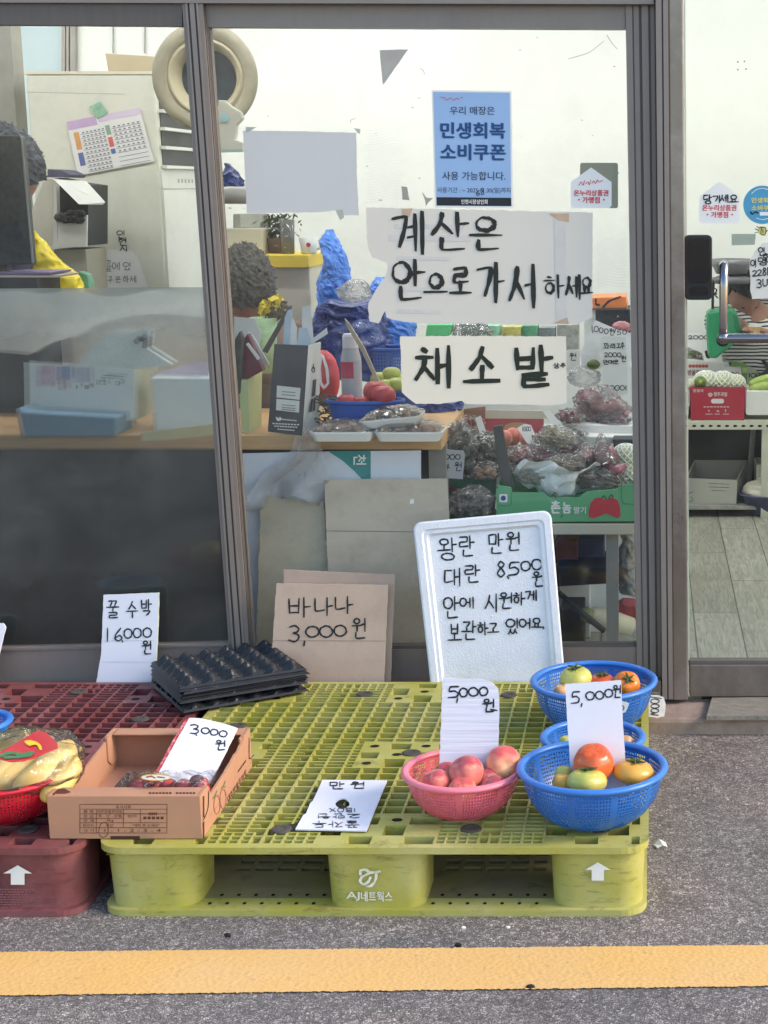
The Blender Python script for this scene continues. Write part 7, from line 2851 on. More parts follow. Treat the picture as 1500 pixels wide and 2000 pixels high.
# aubergine cone bag
t = thing('aubergine_bag', 'pointed clear bag of dark purple aubergines standing at the right of the carton', 'vegetables', W(1190, 924, YI))
mb = MB()
for (a_, b_, c_, d_, r_) in ((1172, 912, 1178, 866, .026), (1192, 918, 1186, 872, .028), (1176, 900, 1200, 922, .024)):
    mb.tube([W(a_, b_, YI), W((a_ + c_) / 2, (b_ + d_) / 2, YI), W(c_, d_, YI)], [r_ * .6, r_, r_ * .55], 14)
mb.tube([W(1186, 920, YI - .03), W(1202, 922, YI - .03), W(1222, 908, YI - .02)], [.016, .02, .008], 12)
mb.build('aubergine', M_EGGP, t, smooth=True)
mb = MB()
rows = [(1174, 1176, 845), (1166, 1186, 860), (1158, 1200, 880), (1155, 1208, 905), (1160, 1210, 926)]
def cone(u, v):
    k_ = v * (len(rows) - 1)
    j = min(int(k_), len(rows) - 2)
    f = k_ - j
    l, r2, y = [rows[j][q] * (1 - f) + rows[j + 1][q] * f for q in range(3)]
    a = u * 2 * math.pi
    p = W((l + r2) / 2, y, YI)
    rx = (r2 - l) / 2 * pxm(p) * 1.05
    return rumple(p + Vector((math.cos(a) * rx, math.sin(a) * min(rx, .05), 0)), .008, 22, 4)
mb.grid(40, 24, cone)
mb.build('wrap', M_WRAPD, t)
# netted pears at right
for i, (x, y) in enumerate(((1222, 890), (1226, 930), (1216, 908))):
    c = W(x, y, YI + .06)
    net(c, .041, .036, tag(MB().ball(c, .04, None, .035, 24, 16, lambda d: 1 + .06 * math.sin(8 * math.atan2(d.y, d.x)) * math.sin(d.z * 14)).build('netted_fruit', mat('pear_pale', C(196, 200, 150), .5, .1, 20), smooth=True), 'pale fruit in a white foam net beside the aubergine bag', 'fruit', 'netted fruit by the post'))
# black upright board between the boxes
pbox('black_board', 'tall narrow black board standing upright at the left end of the green carton', 'board', [(963, 833), (981, 830), (1003, 952), (986, 958), (972, 905)], YG + .06, .012, mat('board_black', C(70, 72, 72), .5, .15, 8), bevel=.001)
# left part: second green carton and dark bags
t = thing('fruit_carton', 'second green carton behind the plain board, holding dark bagged beans', 'carton', W(920, 1000, YG + .1))
MB().prism(YP(YG + .16).poly([(870, 932), (962, 934), (970, 930), (966, 1010), (870, 1010)]), (0, .005, 0)).build('back_panel', M_GCD, t)
MB().box(W(874, 1000, YG + .1).x, W(966, 1000, YG + .1).x, YG - .04, YG + .16, zt, zt + .006).build('bottom', M_GCD, t)
ppatch('red_print', circ(884, 956, 9, 5, 12)[:-1], YG + .16, .0012, mat('strawberry_red', C(194, 60, 70)), t)
pbundle('clear bag of dark beans in the second green carton', 'vegetables', 876, 952, 968, 1012, YG + .02, M_BLKV, .06, n=34, shape=(.7, .6, .6), seed=6)
pbundle('tall clear bag of black vegetables beside the counter end', 'vegetables', 866, 828, 936, 930, YG + .14, M_BLKV, .06, n=30, shape=(.8, .7, 1), seed=7)
pbundle('shiny clear bag of dark leaves left of the black board', 'vegetables', 924, 846, 984, 916, YG + .18, M_BLKV, .06, n=26, shape=(1, .6, .8), seed=8)
pbundle('small clear bag of taro roots in front of the dark leaves', 'vegetables', 918, 902, 980, 936, YG + .10, M_ROOT, .05, n=12, shape=(.9, .7, .7), seed=9)
o = card('price_card', 'small grey card reading 2000 won for tofu in front of the dark bags', 'price card', YP(YG + .06), [(851, 876), (905, 880), (908, 888), (904, 936), (849, 932)], mat('card_grey', C(176, 180, 186), .75, .05), .002, 'price cards inside the shop', .4, 14)
write(o, YP(YG + .06), line_items('2000', 857, 887, 899, 898, .1) + line_items('두부', 853, 906, 879, 919, .1) + [('원', 888, 903, 902, 920)], 1.7, M_INK)
# boxes further back: step up
YS2 = YG + .42
pbox('step_shelf', 'white step shelf behind the green carton, carrying more boxes', 'shelf', rect(880, 872, 1262, 990), YG + .46, .5, M_APPL, floor=ZF)
t = thing('fruit_carton', 'cream and red carton of peaches behind the black board', 'carton', W(985, 860, YS2))
MB().prism(YP(YS2 + .18).poly([(948, 804), (1062, 806), (1062, 850), (948, 850)]), (0, .005, 0)).build('back_panel', mat('carton_rose', C(190, 84, 88), .5, .1), t)
MB().prism(YP(YS2 + .179).poly([(948, 800), (1080, 803), (1080, 818), (948, 817)]), (0, -.004, 0)).build('top_band', M_CREAM, t)
MB().prism(YP(YS2 + .01).poly([(962, 872), (1040, 874), (1040, 884), (962, 884)]), (0, .005, 0)).build('front_lip', M_BOX, t)
ppatch('print_oval', circ(1010, 834, 26, 9, 20)[:-1], YS2 + .18, .0012, mat('print_gold', C(196, 160, 104), .6), t)
for i, (x, y) in enumerate(((1002, 852), (1032, 858), (984, 856))):
    c = W(x, y, YS2 + .08 - .02 * i)
    tag(MB().ball(c, 17 * pxm(c), None, None, 20, 14).build('peach', fruit_mat('peach_orange', C(226, 140, 110), C(214, 110, 96), C(230, 170, 130), .3, .5), smooth=True), 'orange pink peach in the carton behind the black board', 'peach', 'peaches in the back carton')
t = thing('produce_carton', 'brown carton of red produce with raised flaps behind the dark bags', 'carton', W(930, 850, YS2 + .05))
MB().prism(YP(YS2 + .2).poly([(898, 800), (948, 794), (950, 850), (898, 850)]), (0, .005, 0)).build('back_panel', M_BOX, t)
MB().prism([W(884, 808, YS2 + .02), W(892, 800, YS2 + .02), W(918, 842, YS2), W(914, 850, YS2)], (0, .005, 0)).build('flap', M_PAPER2, t)
MB().prism([W(928, 818, YS2 + .02), W(938, 812, YS2 + .02), W(950, 846, YS2), W(938, 850, YS2)], (0, .005, 0)).build('flap', M_PAPER2, t)
pbundle('clear bag of small red vegetables in the brown carton', 'vegetables', 896, 812, 944, 850, YS2 + .12, mat('red_veg', C(170, 80, 70), .5, .3, 30), .05, n=14, shape=(1, .8, .8), seed=11)
# white cards and sprouts
o = card('price_card', 'white price card marked 1000 stuck between the sprouts and the peaches', 'price card', lean(1016, 880, YG + .30, 828, YG + .36, 1060), [(1010, 836), (1024, 828), (1037, 830), (1044, 846), (1068, 870), (1050, 872), (1030, 866)], M_CARTW, .002, 'price cards inside the shop', .3, 15)
write(o, lean(1016, 880, YG + .30, 828, YG + .36, 1060), [('1', 1020, 833, 1022, 842), ('0', 1023, 833, 1027, 842), ('0', 1028, 833, 1032, 842), ('0', 1032, 833, 1037, 842), ('원', 1038, 850, 1046, 860)], 1.2, M_INK)
card('price_card', 'long plain white card slanting down over the onion bag', 'price card', lean(1060, 850, YG + .34, 800, YG + .38, 1120), [(1060, 804), (1072, 800), (1096, 826), (1120, 850), (1108, 851), (1088, 842)], M_CARTW, .002, 'price cards inside the shop', .3, 16)
pbundle('wrapped bundle of pale sprouts lying toward the right', 'vegetables', 1056, 836, 1140, 882, YG + .22, M_PALE, .05, n=50, shape=(1.7, .17, .17), seed=12, tilt=.35)
pbundle('clear bag of red onions on the foam tray', 'vegetables', 1084, 800, 1136, 834, YG + .42, M_ONION, .05, n=9, shape=(.9, .9, .9), seed=13)
pbundle('big clear bag of pink red meat coloured vegetables near the post', 'vegetables', 1122, 758, 1228, 830, YG + .50, M_PINKV, .07, n=26, shape=(1.3, .6, .5), seed=14, tilt=.3)
pbundle('small wrapped pack of pink vegetables beneath the big pink bag', 'vegetables', 1166, 806, 1232, 834, YG + .46, M_PINKV, .05, n=12, shape=(1, .6, .5), seed=15)
pbox('foam_tray', 'long grey white foam tray under the pink bags', 'food tray', [(1092, 828), (1236, 832), (1236, 850), (1092, 850)], YG + .40, .12, M_FOAMW)
pbox('foam_tray', 'second foam tray stepped in front of the long one', 'food tray', [(1108, 851), (1236, 854), (1236, 866), (1118, 868)], YG + .33, .08, M_FOAMW)
pbox('black_tray', 'dark tray between the foam trays and the netted fruit', 'food tray', [(1196, 858), (1240, 858), (1240, 878), (1200, 880)], YG + .28, .08, M_DKSP)
pblob('clear_bag', 'clear puffed plastic bag above the pink vegetables', 'plastic bag', 1110, 716, 1172, 756, YG + .62, M_BAGW, seed=5)
# cards near the post
pl = lean(1176, 775, YG + .56, 660, YG + .60, 1226)
o = card('price_card', 'tall white card reading 2000 won for shishito peppers by the right post', 'price card', pl, [(1172, 662), (1178, 656), (1222, 659), (1228, 770), (1181, 776), (1176, 720)], M_CARTW, .003, 'price cards inside the shop', .4, 17)
write(o, pl, [('꽈', 1178, 670, 1190, 681), ('리', 1192, 671, 1202, 681), ('고', 1203, 671, 1212, 680), ('추', 1212, 669, 1220, 681)] + line_items('2000', 1180, 688, 1213, 698, .1) + [('원', 1213, 695, 1223, 707), ('안', 1178, 703, 1188, 712), ('매', 1188, 703, 1199, 711), ('운', 1199, 703, 1208, 711)], 1.6, M_INK)
pw = lambda x, y: (1181 + 1224 - x, 752 + 763 - y)
write(o, pl, line_items('1000', 1181, 752, 1214, 763, .1) + [('원', 1215, 753, 1224, 763)], 1.5, M_INK, mp=pw)
pl = lean(1136, 720, YG + .64, 625, YG + .67, 1200)
o = card('price_card', 'big white card reading 1,000 won per 50 tilted behind the pepper card', 'price card', pl, [(1162, 625), (1202, 642), (1230, 650), (1232, 720), (1136, 720), (1133, 690)], M_PAPER2, .002, 'price cards inside the shop', .4, 18)
write(o, pl, [('1', 1155, 636, 1158, 647), (',', 1157, 646, 1159, 650), ('0', 1160, 637, 1169, 648), ('0', 1170, 640, 1178, 650), ('0', 1180, 642, 1188, 652), ('원', 1190, 642, 1200, 655), ('5', 1205, 644, 1213, 654), ('0', 1216, 644, 1224, 653)], 1.5, M_INK)
strokes(pl, [[(1199, 652), (1204, 640)]], 1.4).build('pen_stroke', M_INK, o, fix=False)
pl = lean(1086, 735, YG + .70, 683, YG + .72, 1134)
o = card('price_card', 'white card reading lettuce right behind the shop name paper', 'price card', pl, [(1086, 684), (1133, 682), (1134, 735), (1086, 735)], M_CARTW, .002, 'price cards inside the shop', .3, 19)
write(o, pl, [('원', 1112, 690, 1126, 704)], 1.6, M_INK)
o2 = write(bpy.data.objects['paper_notice.001'] if 'paper_notice.001' in bpy.data.objects else o, PO, [('상', 1081, 709, 1092, 719), ('추', 1094, 709, 1105, 718)], 1.8, M_INK, off=.001)
# far row of goods seen between the papers
YH = YG + .95
pbox('storage_rack', 'white rack at the back of the display, carrying boxes under the big notice', 'rack', rect(780, 716, 1262, 800), YH, .4, M_APPL, floor=ZF)
pbox('green_packet', 'bright green paper packet showing under the big notice', 'packet', [(834, 634), (884, 634), (878, 656), (830, 660)], YH - .05, .05, mat('bright_green', C(96, 206, 128), .5, .1, 10))
pblob('clear_bag', 'clear bag with green leaves showing under the big notice', 'plastic bag', 884, 626, 960, 672, YH - .02, M_WRAPD, seed=8)
for i, (x0, x1, y0, y1, cc, lb_) in enumerate(((900, 940, 634, 668, C(120, 150, 110), 'dull green leafy packet under the big notice'), (944, 976, 636, 664, C(150, 206, 170), 'mint green packet under the big notice'), (980, 1018, 638, 668, C(196, 190, 110), 'yellow green packet under the big notice'), (1020, 1050, 636, 664, C(96, 160, 120), 'teal green packet under the big notice'), (1052, 1084, 640, 668, C(120, 130, 128), 'grey packet under the big notice'), (1088, 1130, 634, 684, C(158, 160, 150), 'grey white box with a mark right of the packets under the big notice'))):
    pbox('food_packet', lb_, 'packet', rect(x0, y0, x1, y1 + 50), YH + .02, .08, mat('packet_%d' % i, cc, .45, .4, 40, bump=.4, bs=30), group='packets under the big notice')
pbox('orange_crate', 'bright orange printed carton high by the right post', 'carton', [(1140, 582), (1222, 579), (1226, 602), (1140, 603)], YH + .25, .2, mat('carton_orange', C(238, 140, 82), .5, .08, 8))
strokes(YP(YH + .25), [[(1178, 600), (1190, 588), (1212, 580)], [(1164, 584), (1164, 594), (1170, 596)]], 4, .001).build('carton_print', M_DARK, bpy.data.objects['orange_crate'], fix=False)
pbox('dark_carton', 'speckled dark grey carton under the orange one by the right post', 'carton', [(1163, 604), (1230, 604), (1232, 650), (1163, 650)], YH + .2, .2, M_DKSP)
pblob('red_pack', 'pack of red meat coloured vegetables on the dark carton', 'vegetables', 1196, 628, 1232, 650, YH + .1, M_PINKV, seed=3)
pbox('rack_post', 'stack of white crates behind the dark and orange cartons by the right post', 'crate', rect(1140, 604, 1262, 720), YH + .26, .2, M_APPL, floor=ZF)
pblob('green_pepper', 'dark green round vegetable at the foot of the big tilted price card', 'vegetables', 1146, 702, 1172, 722, YG + .60, mat('pepper_green', C(90, 106, 52), .35, .2, 10), amp=.05)

# ------------------------------------------------------------------ through the glass door
YD = 6.76
zs = W(1400, 822, YD).z
t = thing('steel_shelf', 'cream slotted angle steel shelf inside the door, vegetables on top', 'shelf', W(1420, 985, YD))
M_SLOT = mat('angle_cream', C(206, 204, 184), .4, .06, 5)
xa, xb = W(1310, 830, YD).x, W(1700, 830, YD).x
z0, z1 = W(1400, 839, YD).z, zs
MB().box(xa, xb, YD, YD + .003, z0, z1).build('front_angle', M_SLOT, t)
MB().box(xa, xb, YD + .004, YD + .5, z1 - .012, z1 - .0005).build('shelf_board', M_SLOT, t)
mb = MB()
for k in range(12):
    x = 1340 + k * 16
    mb.sheet(YP(YD).poly([(x - 4, 831), (x - 1, 829.5), (x + 4, 830.6), (x + 4, 833.2), (x - 1, 834.5), (x - 4, 833)], .0008))
mb.build('slot_hole', M_HOLE, t)['kind'] = 'stuff'
for px in (1336, 1496):
    x = W(px, 900, YD).x
    MB().box(x - .018, x + .018, YD + .005, YD + .04, ZF, z0).build('leg', M_SLOT, t)
MB().box(xa, xb, YD + .02, YD + .5, ZF + .035, ZF + .05).build('lower_board', mat('lower_board', C(150, 148, 140), .7, .3, 20), t)
MB().box(xa, xb, YD + .46, YD + .47, ZF + .05, z0).build('dark_back', mat('shelf_dark', C(42, 44, 44), .6, .3, 6), t)
# carton and bowl under it
Yc2 = YD + .06
t = thing('cardboard_box', 'grey white open carton on the floor shelf inside the door', 'box', W(1390, 980, Yc2))
MB().prism(YP(Yc2).poly([(1340, 934), (1440, 938), (1438, 984), (1342, 986)]), (0, .005, 0)).build('front_wall', mat('carton_pale', C(186, 184, 172), .8, .08, 9), t)
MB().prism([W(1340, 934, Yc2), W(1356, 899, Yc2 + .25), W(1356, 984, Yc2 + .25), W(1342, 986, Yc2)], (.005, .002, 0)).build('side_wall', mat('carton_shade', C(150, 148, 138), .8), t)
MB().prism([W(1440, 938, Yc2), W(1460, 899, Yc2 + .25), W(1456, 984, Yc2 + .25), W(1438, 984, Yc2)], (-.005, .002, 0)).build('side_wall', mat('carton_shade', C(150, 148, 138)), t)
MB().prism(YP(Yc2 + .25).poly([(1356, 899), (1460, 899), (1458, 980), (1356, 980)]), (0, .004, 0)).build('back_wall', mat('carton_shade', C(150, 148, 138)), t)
strokes(YP(Yc2), [[(1346, 964), (1354, 960)], [(1348, 970), (1354, 976)], [(1346, 980), (1354, 978)], [(1384, 944), (1424, 946)], [(1384, 951), (1424, 952)], [(1390, 958), (1418, 959)]], 1.3, .001).build('box_print', mat('print_grey2', C(110, 108, 104), .7), t, fix=False)
pbox('storage_box', 'pale box with a dark mark at the right of the grey carton under the shelf', 'box', rect(1478, 908, 1540, 960), YD + .12, .2, mat('carton_pale', C(186, 184, 172)))
c = WZ(1502, 1002, ZF + .002)
k = pxm(c)
t = thing('basin', 'dark blue plastic basin with a white sack, on the wooden floor inside the door', 'basin', c)
MB().lathe([(0, .003), (40 * k, 0), (46 * k, 10 * k), (58 * k, 40 * k), (64 * k, 44 * k), (64 * k, 40 * k), (60 * k, 38 * k)], c, 40).build('basin_bowl', mat('basin_blue', C(66, 72, 104), .35, .15, 30), t, smooth=True)
blob('white_sack', 'full white sack lying in the dark blue basin', 'sack', c + Vector((0, 0, 44 * k)), 52 * k, 40 * k, 26 * k, mat('sack_white', C(222, 216, 194), .7, .05, 10, bump=.3, bs=14), amp=.1, fr=2)
# on the shelf
GD_ = 'boxes on the shelf inside the door'
Y1_ = YD + .02
t = thing('produce_carton', 'dark red carton with white print and hand hole, pale netted fruit in it', 'carton', W(1402, 819, Y1_))
M_REDC = mat('carton_red', C(168, 40, 58), .5, .05, 8)
MB().prism(YP(Y1_).poly([(1348, 756), (1456, 756), (1453, 819), (1350, 819)]), (0, .005, 0)).build('front_panel', M_REDC, t)
MB().box(W(1350, 800, Y1_).x, W(1354, 800, Y1_).x, Y1_ + .006, Y1_ + .25, zs, W(1400, 756, Y1_).z).build('side_panel', M_REDC, t)
MB().box(W(1450, 800, Y1_).x, W(1454, 800, Y1_).x, Y1_ + .006, Y1_ + .25, zs, W(1400, 756, Y1_).z).build('side_panel', M_REDC, t)
ppatch('hand_hole', rrect(1389, 1414, 779, 788, 4), Y1_, .001, M_CARTW, t)
P1 = YP(Y1_)
mb = MB()
printed(mb, P1, '한철과', 1354, 760, 1374, 766, .02, .001)
printed(mb, P1, '청주과일', 1394, 766, 1420, 774, .02, .001)
for x0, x1, y in ((1374, 1426, 794), (1378, 1392, 808), (1396, 1406, 808), (1412, 1424, 808)):
    for k_ in range(8):
        mb.sheet(P1.poly([(x0 + (x1 - x0) * k_ / 8, y), (x0 + (x1 - x0) * (k_ + .75) / 8, y), (x0 + (x1 - x0) * (k_ + .75) / 8, y + 1.5), (x0 + (x1 - x0) * k_ / 8, y + 1.5)], .001))
strokes(P1, [[(1384, 770), (1388, 768), (1391, 771), (1387, 774), (1384, 771)], [(1384, 801), (1385, 804)], [(1400, 803), (1404, 803)], [(1417, 800), (1417, 804)]], 2, .001, mb)
mb.build('white_print', M_CARTW, t, fix=False)
M_NET = mat('pear_pale', C(196, 200, 150))
for i, (x, y, r_) in enumerate(((1379, 744, 24), (1412, 745, 24), (1436, 748, 20), (1352, 750, 12))):
    c = W(x, y, Y1_ + .08)
    r2 = r_ * pxm(c)
    net(c, r2 * 1.02, r2 * .84, tag(MB().ball(c, r2, r2, r2 * .82, 24, 16).build('netted_fruit', M_NET, smooth=True), 'pale fruit in a white foam net in the dark red carton', 'fruit', 'netted fruit in the red carton'))
c = W(1368, 746, Y1_ + .03)
t2 = tag(MB().ball(c, 12.5 * pxm(c), 12.5 * pxm(c), 11 * pxm(c), 24, 16, lambda d: 1 + .04 * math.cos(5 * math.atan2(d.x, d.z))).build('green_pumpkin', mat('pumpkin_green', C(104, 126, 52), .4, .15, 16), smooth=True), 'round green squash facing out of the dark red carton', 'squash')
MB().tube([c + Vector((0, -.018, 0)), c + Vector((0, -.032, .003))], [.011, .007], 10).build('stalk', mat('stalk_lime', C(150, 166, 70), .6), t2, smooth=True)
pbox('foam_box', 'white foam box at the right end of the shelf inside the door', 'box', rrect(1456, 1560, 764, 811, 6), Y1_ + .01, .25, M_FOAMW, group=GD_)
pbox('foam_box', 'white foam box edge left of the dark red carton, half hidden by the post', 'box', rect(1320, 764, 1345, 811), Y1_ + .01, .25, M_FOAMW)
pbox('shelf_liner', 'olive board under the foam boxes on the shelf inside the door', 'board', rect(1330, 811, 1600, 821), Y1_ + .05, .3, mat('olive_board', C(116, 116, 84), .7, .15), bevel=0)
def cucumber(label, a, b, Y, r_):
    mb = MB()
    p0, p1 = W(*a, Y), W(*b, Y)
    path = [p0.lerp(p1, u) + Vector((0, 0, .012 * math.sin(u * 3.1))) for u in [q / 8 for q in range(9)]]
    mb.tube(path, [r_ * .5, r_ * .9, r_, r_, r_, r_, r_, r_ * .85, r_ * .4], 12)
    tag(mb.build('cucumber', mat('cucumber_green', C(168, 190, 96), .45, .3, 24, stretch=(2, 8, 8)), smooth=True), label, 'vegetable', 'pale green gourds on the foam box')


cucumber('upper pale green gourd lying on the foam box at the right', (1462, 752), (1530, 738), Y1_ + .08, .018)
cucumber('lower pale green gourd lying on the foam box at the right', (1464, 760), (1540, 754), Y1_ + .05, .018)
Y2_ = YD + .3
t = thing('produce_carton', 'white carton with red and brown print behind the dark red one', 'carton', W(1380, 760, Y2_))
MB().prism(YP(Y2_).poly([(1325, 704), (1356, 703), (1370, 706), (1424, 708), (1426, 766), (1325, 766)]), (0, .2, 0)).build('carton_body', M_CARTW, t, bevel=.002)
mb = MB()
printed(mb, YP(Y2_), '방울토마토', 1343, 722, 1384, 733, .03, .001)
mb.build('brown_lettering', mat('print_brown', C(126, 84, 76), .7), t, fix=False)
mb = MB()
for k_ in range(6):
    mb.sheet(YP(Y2_).poly(circ(1348 + k_ * 6.4, 715, 3.4, 3.6, 10)[:-1], .001))
mb.build('red_dots', mat('print_red2', C(182, 84, 80), .7), t)
pbox('produce_carton', 'grey white carton marked in red right of the printed one', 'carton', rect(1412, 718, 1448, 766), Y2_ - .06, .1, M_CARTW, group=GD_)
strokes(YP(Y2_ - .06), put(DG['0'], 1427, 727, 1434, 733) + put(DG['0'], 1436, 727, 1443, 733), 1.6, .001).build('red_digits', M_RED, bpy.data.objects['produce_carton.003'] if 'produce_carton.003' in bpy.data.objects else t, fix=False)
t = thing('produce_carton', 'green sided carton with a 1000 card at the right end of the shelf', 'carton', W(1480, 760, Y2_ - .02))
MB().prism(YP(Y2_ - .02).poly(rect(1429, 708, 1560, 766)), (0, .22, 0)).build('carton_body', mat('carton_leaf', C(116, 160, 72), .5, .1), t, bevel=.002)
MB().prism(YP(Y2_ - .024).poly(rect(1459, 716, 1560, 770)), (0, .003, 0)).build('card_panel', mat('card_sage', C(170, 180, 150), .6), t)
strokes(YP(Y2_ - .024), [s_ for ch, x0, y0, x1, y1 in line_items('1000', 1462, 728, 1496, 738, .12) for s_ in put(glyph(ch), x0, y0, x1, y1)], 1.8, .001).build('handwriting', M_INK, t, fix=False)
ppatch('green_sticker', rrect(1450, 1459, 718, 728, 1), Y2_ - .026, .001, mat('sticker_lime', C(186, 210, 130), .6), t)
pl = lean(1340, 712, Y2_ + .02, 648, Y2_ + .07, 1400)
o = card('price_card', 'white folded card reading 2000 won standing on the printed carton inside the door', 'price card', pl, [(1338, 649), (1398, 649), (1402, 664), (1412, 708), (1376, 708), (1372, 690), (1340, 676)], M_PAPER2, .002, 'price cards inside the shop', .3, 20)
write(o, pl, line_items('2000', 1344, 655, 1384, 663, .12) + [('원', 1384, 662, 1395, 673)], 1.7, M_INK)
MB().prism(pl.poly([(1376, 686), (1381, 684), (1388, 698), (1384, 701), (1379, 698)], .0006), -pl.n * .0004).build('hole_mark', M_BLK, o)
pbundle('clear bag of pale green leaves at the left under the folded 2000 card', 'vegetables', 1330, 680, 1376, 706, Y2_ + .1, mat('cabbage', C(186, 204, 136), .5, .3, 30), .05, n=14, shape=(1, .7, .6), seed=21)
pbundle('big clear bag with a dark red cabbage behind the green carton', 'vegetables', 1410, 668, 1500, 710, Y2_ + .12, mat('red_cabbage', C(110, 70, 76), .5, .4, 30), .09, n=16, shape=(1, .8, .8), seed=22)
pbox('blue_packet', 'small blue packet lying against the clear bag behind the green carton', 'packet', [(1413, 682), (1430, 672), (1438, 690), (1420, 692)], Y2_ + .02, .01, mat('packet_blue', C(60, 76, 160), .5), bevel=0)
# scale
Ys2 = YD + .12
t = thing('weighing_scale', 'green spring scale with a grey pan standing behind the folded price card', 'scale', W(1415, 660, Ys2))
MB().prism(YP(Ys2).poly([(1381, 612), (1388, 606), (1430, 602), (1440, 612), (1449, 640), (1448, 652), (1440, 668), (1400, 700), (1384, 700), (1380, 640)]), (0, .12, 0)).build('scale_body', mat('scale_green', C(40, 136, 92), .35, .1, 10), t, bevel=.012)
MB().prism(YP(Ys2 - .001).poly([(1432, 612), (1440, 618), (1447, 642), (1440, 650), (1434, 640)]), (0, -.004, 0)).build('dial_side', mat('scale_green_dark', C(24, 104, 66), .35), t)
MB().tube([W(1392, 606, Ys2 + .05), W(1392, 582, Ys2 + .05), W(1394, 545, Ys2 + .05)], .006, 8).build('pan_stem', M_BLK, t)
cc = W(1429, 520, Ys2 + .06)
k = pxm(cc)
MB().lathe([(0, -16 * k), (30 * k, -14 * k), (40 * k, 4 * k), (43 * k, 14 * k), (38 * k, 14 * k), (34 * k, 2 * k), (0, -10 * k)], cc, 36).build('pan', mat('pan_grey', C(136, 136, 140), .35, .1, 8, metal=.4), t, smooth=True)
MB().lathe([(0, -34 * k), (34 * k, -33 * k), (38 * k, -22 * k), (20 * k, -17 * k), (0, -17 * k)], cc, 36).build('pan_holder', mat('holder_grey', C(112, 112, 116), .4), t, smooth=True)
strokes(YP(Ys2 - .02), [[(1386, 564), (1394, 572), (1388, 580)], [(1390, 560), (1400, 566), (1396, 576), (1402, 582)], [(1388, 572), (1400, 574)]], 3, .0).build('pan_chain', M_BLK, t, fix=False)
# paper cup
c = W(1474, 652, YD + .1)
k = pxm(c)
t = thing('paper_cup', 'tan paper cup held by the person in the striped shirt', 'cup', c)
MB().lathe([(0, 0), (11 * k, 0), (13.5 * k, 14 * k), (0, 14 * k)], c, 24).build('cup_body', mat('cup_tan', C(206, 170, 122), .6), t)
MB().lathe([(13 * k, 14 * k), (14.2 * k, 15 * k), (13.6 * k, 16.5 * k), (12 * k, 15.5 * k)], c, 24).build('cup_lip', M_CARTW, t)


# ------------------------------------------------------------------ people
M_SKIN = mat('skin', C(164, 122, 104), .5, .06, 30, sss=.1)
M_HAIR = mat('dark_hair', C(38, 38, 40), .55, .4, 60, stretch=(9, 9, 2), bump=.5, bs=60)
M_HAIRG = mat('grey_black_hair', C(84, 80, 72), .6, .7, 90, bump=.9, bs=70)


def skin(name, pts, edges, m, parent, lev=2):
    """one continuous body grown over a joint graph; pts: (x, y, z, rx, ry)"""
    o0 = wl(parent)
    me = bpy.data.meshes.new(name)
    me.from_pydata([Vector(p[:3]) for p in pts], edges, [])
    o = bpy.data.objects.new(name, me)
    COL.objects.link(o)
    md = o.modifiers.new('skin', 'SKIN')
    for i, p in enumerate(pts):
        d = me.skin_vertices[0].data[i]
        d.radius = (p[3], p[4])
        d.use_root = i == 0
    o.modifiers.new('sub', 'SUBSURF').levels = lev
    o.modifiers['sub'].render_levels = lev
    dg = bpy.context.evaluated_depsgraph_get()
    m2 = bpy.data.meshes.new_from_object(o.evaluated_get(dg))
    bpy.data.objects.remove(o)
    m2.name = name
    m2.materials.clear()
    m2.materials.append(m)
    m2.polygons.foreach_set('use_smooth', [True] * len(m2.polygons))
    q = bpy.data.objects.new(name, m2)
    COL.objects.link(q)
    q.parent = parent
    return q


def head_fn(d):
    r = 1 - .1 * max(0, -d.z) ** 1.5 * (1 if d.y > -.2 else .4)
    r += .16 * math.exp(-((d.x / .16) ** 2 + ((d.z + .12) / .2) ** 2)) * (d.y < 0)       # nose
    r += .03 * math.exp(-((d.z - .16) / .1) ** 2) * (d.y < -.5)                           # brow
    r -= .05 * (math.exp(-(((abs(d.x) - .34) / .13) ** 2 + ((d.z - .02) / .1) ** 2))) * (d.y < 0)  # eye sockets
    r += .035 * math.exp(-((d.x / .25) ** 2 + ((d.z + .42) / .07) ** 2)) * (d.y < 0)      # lips
    return r


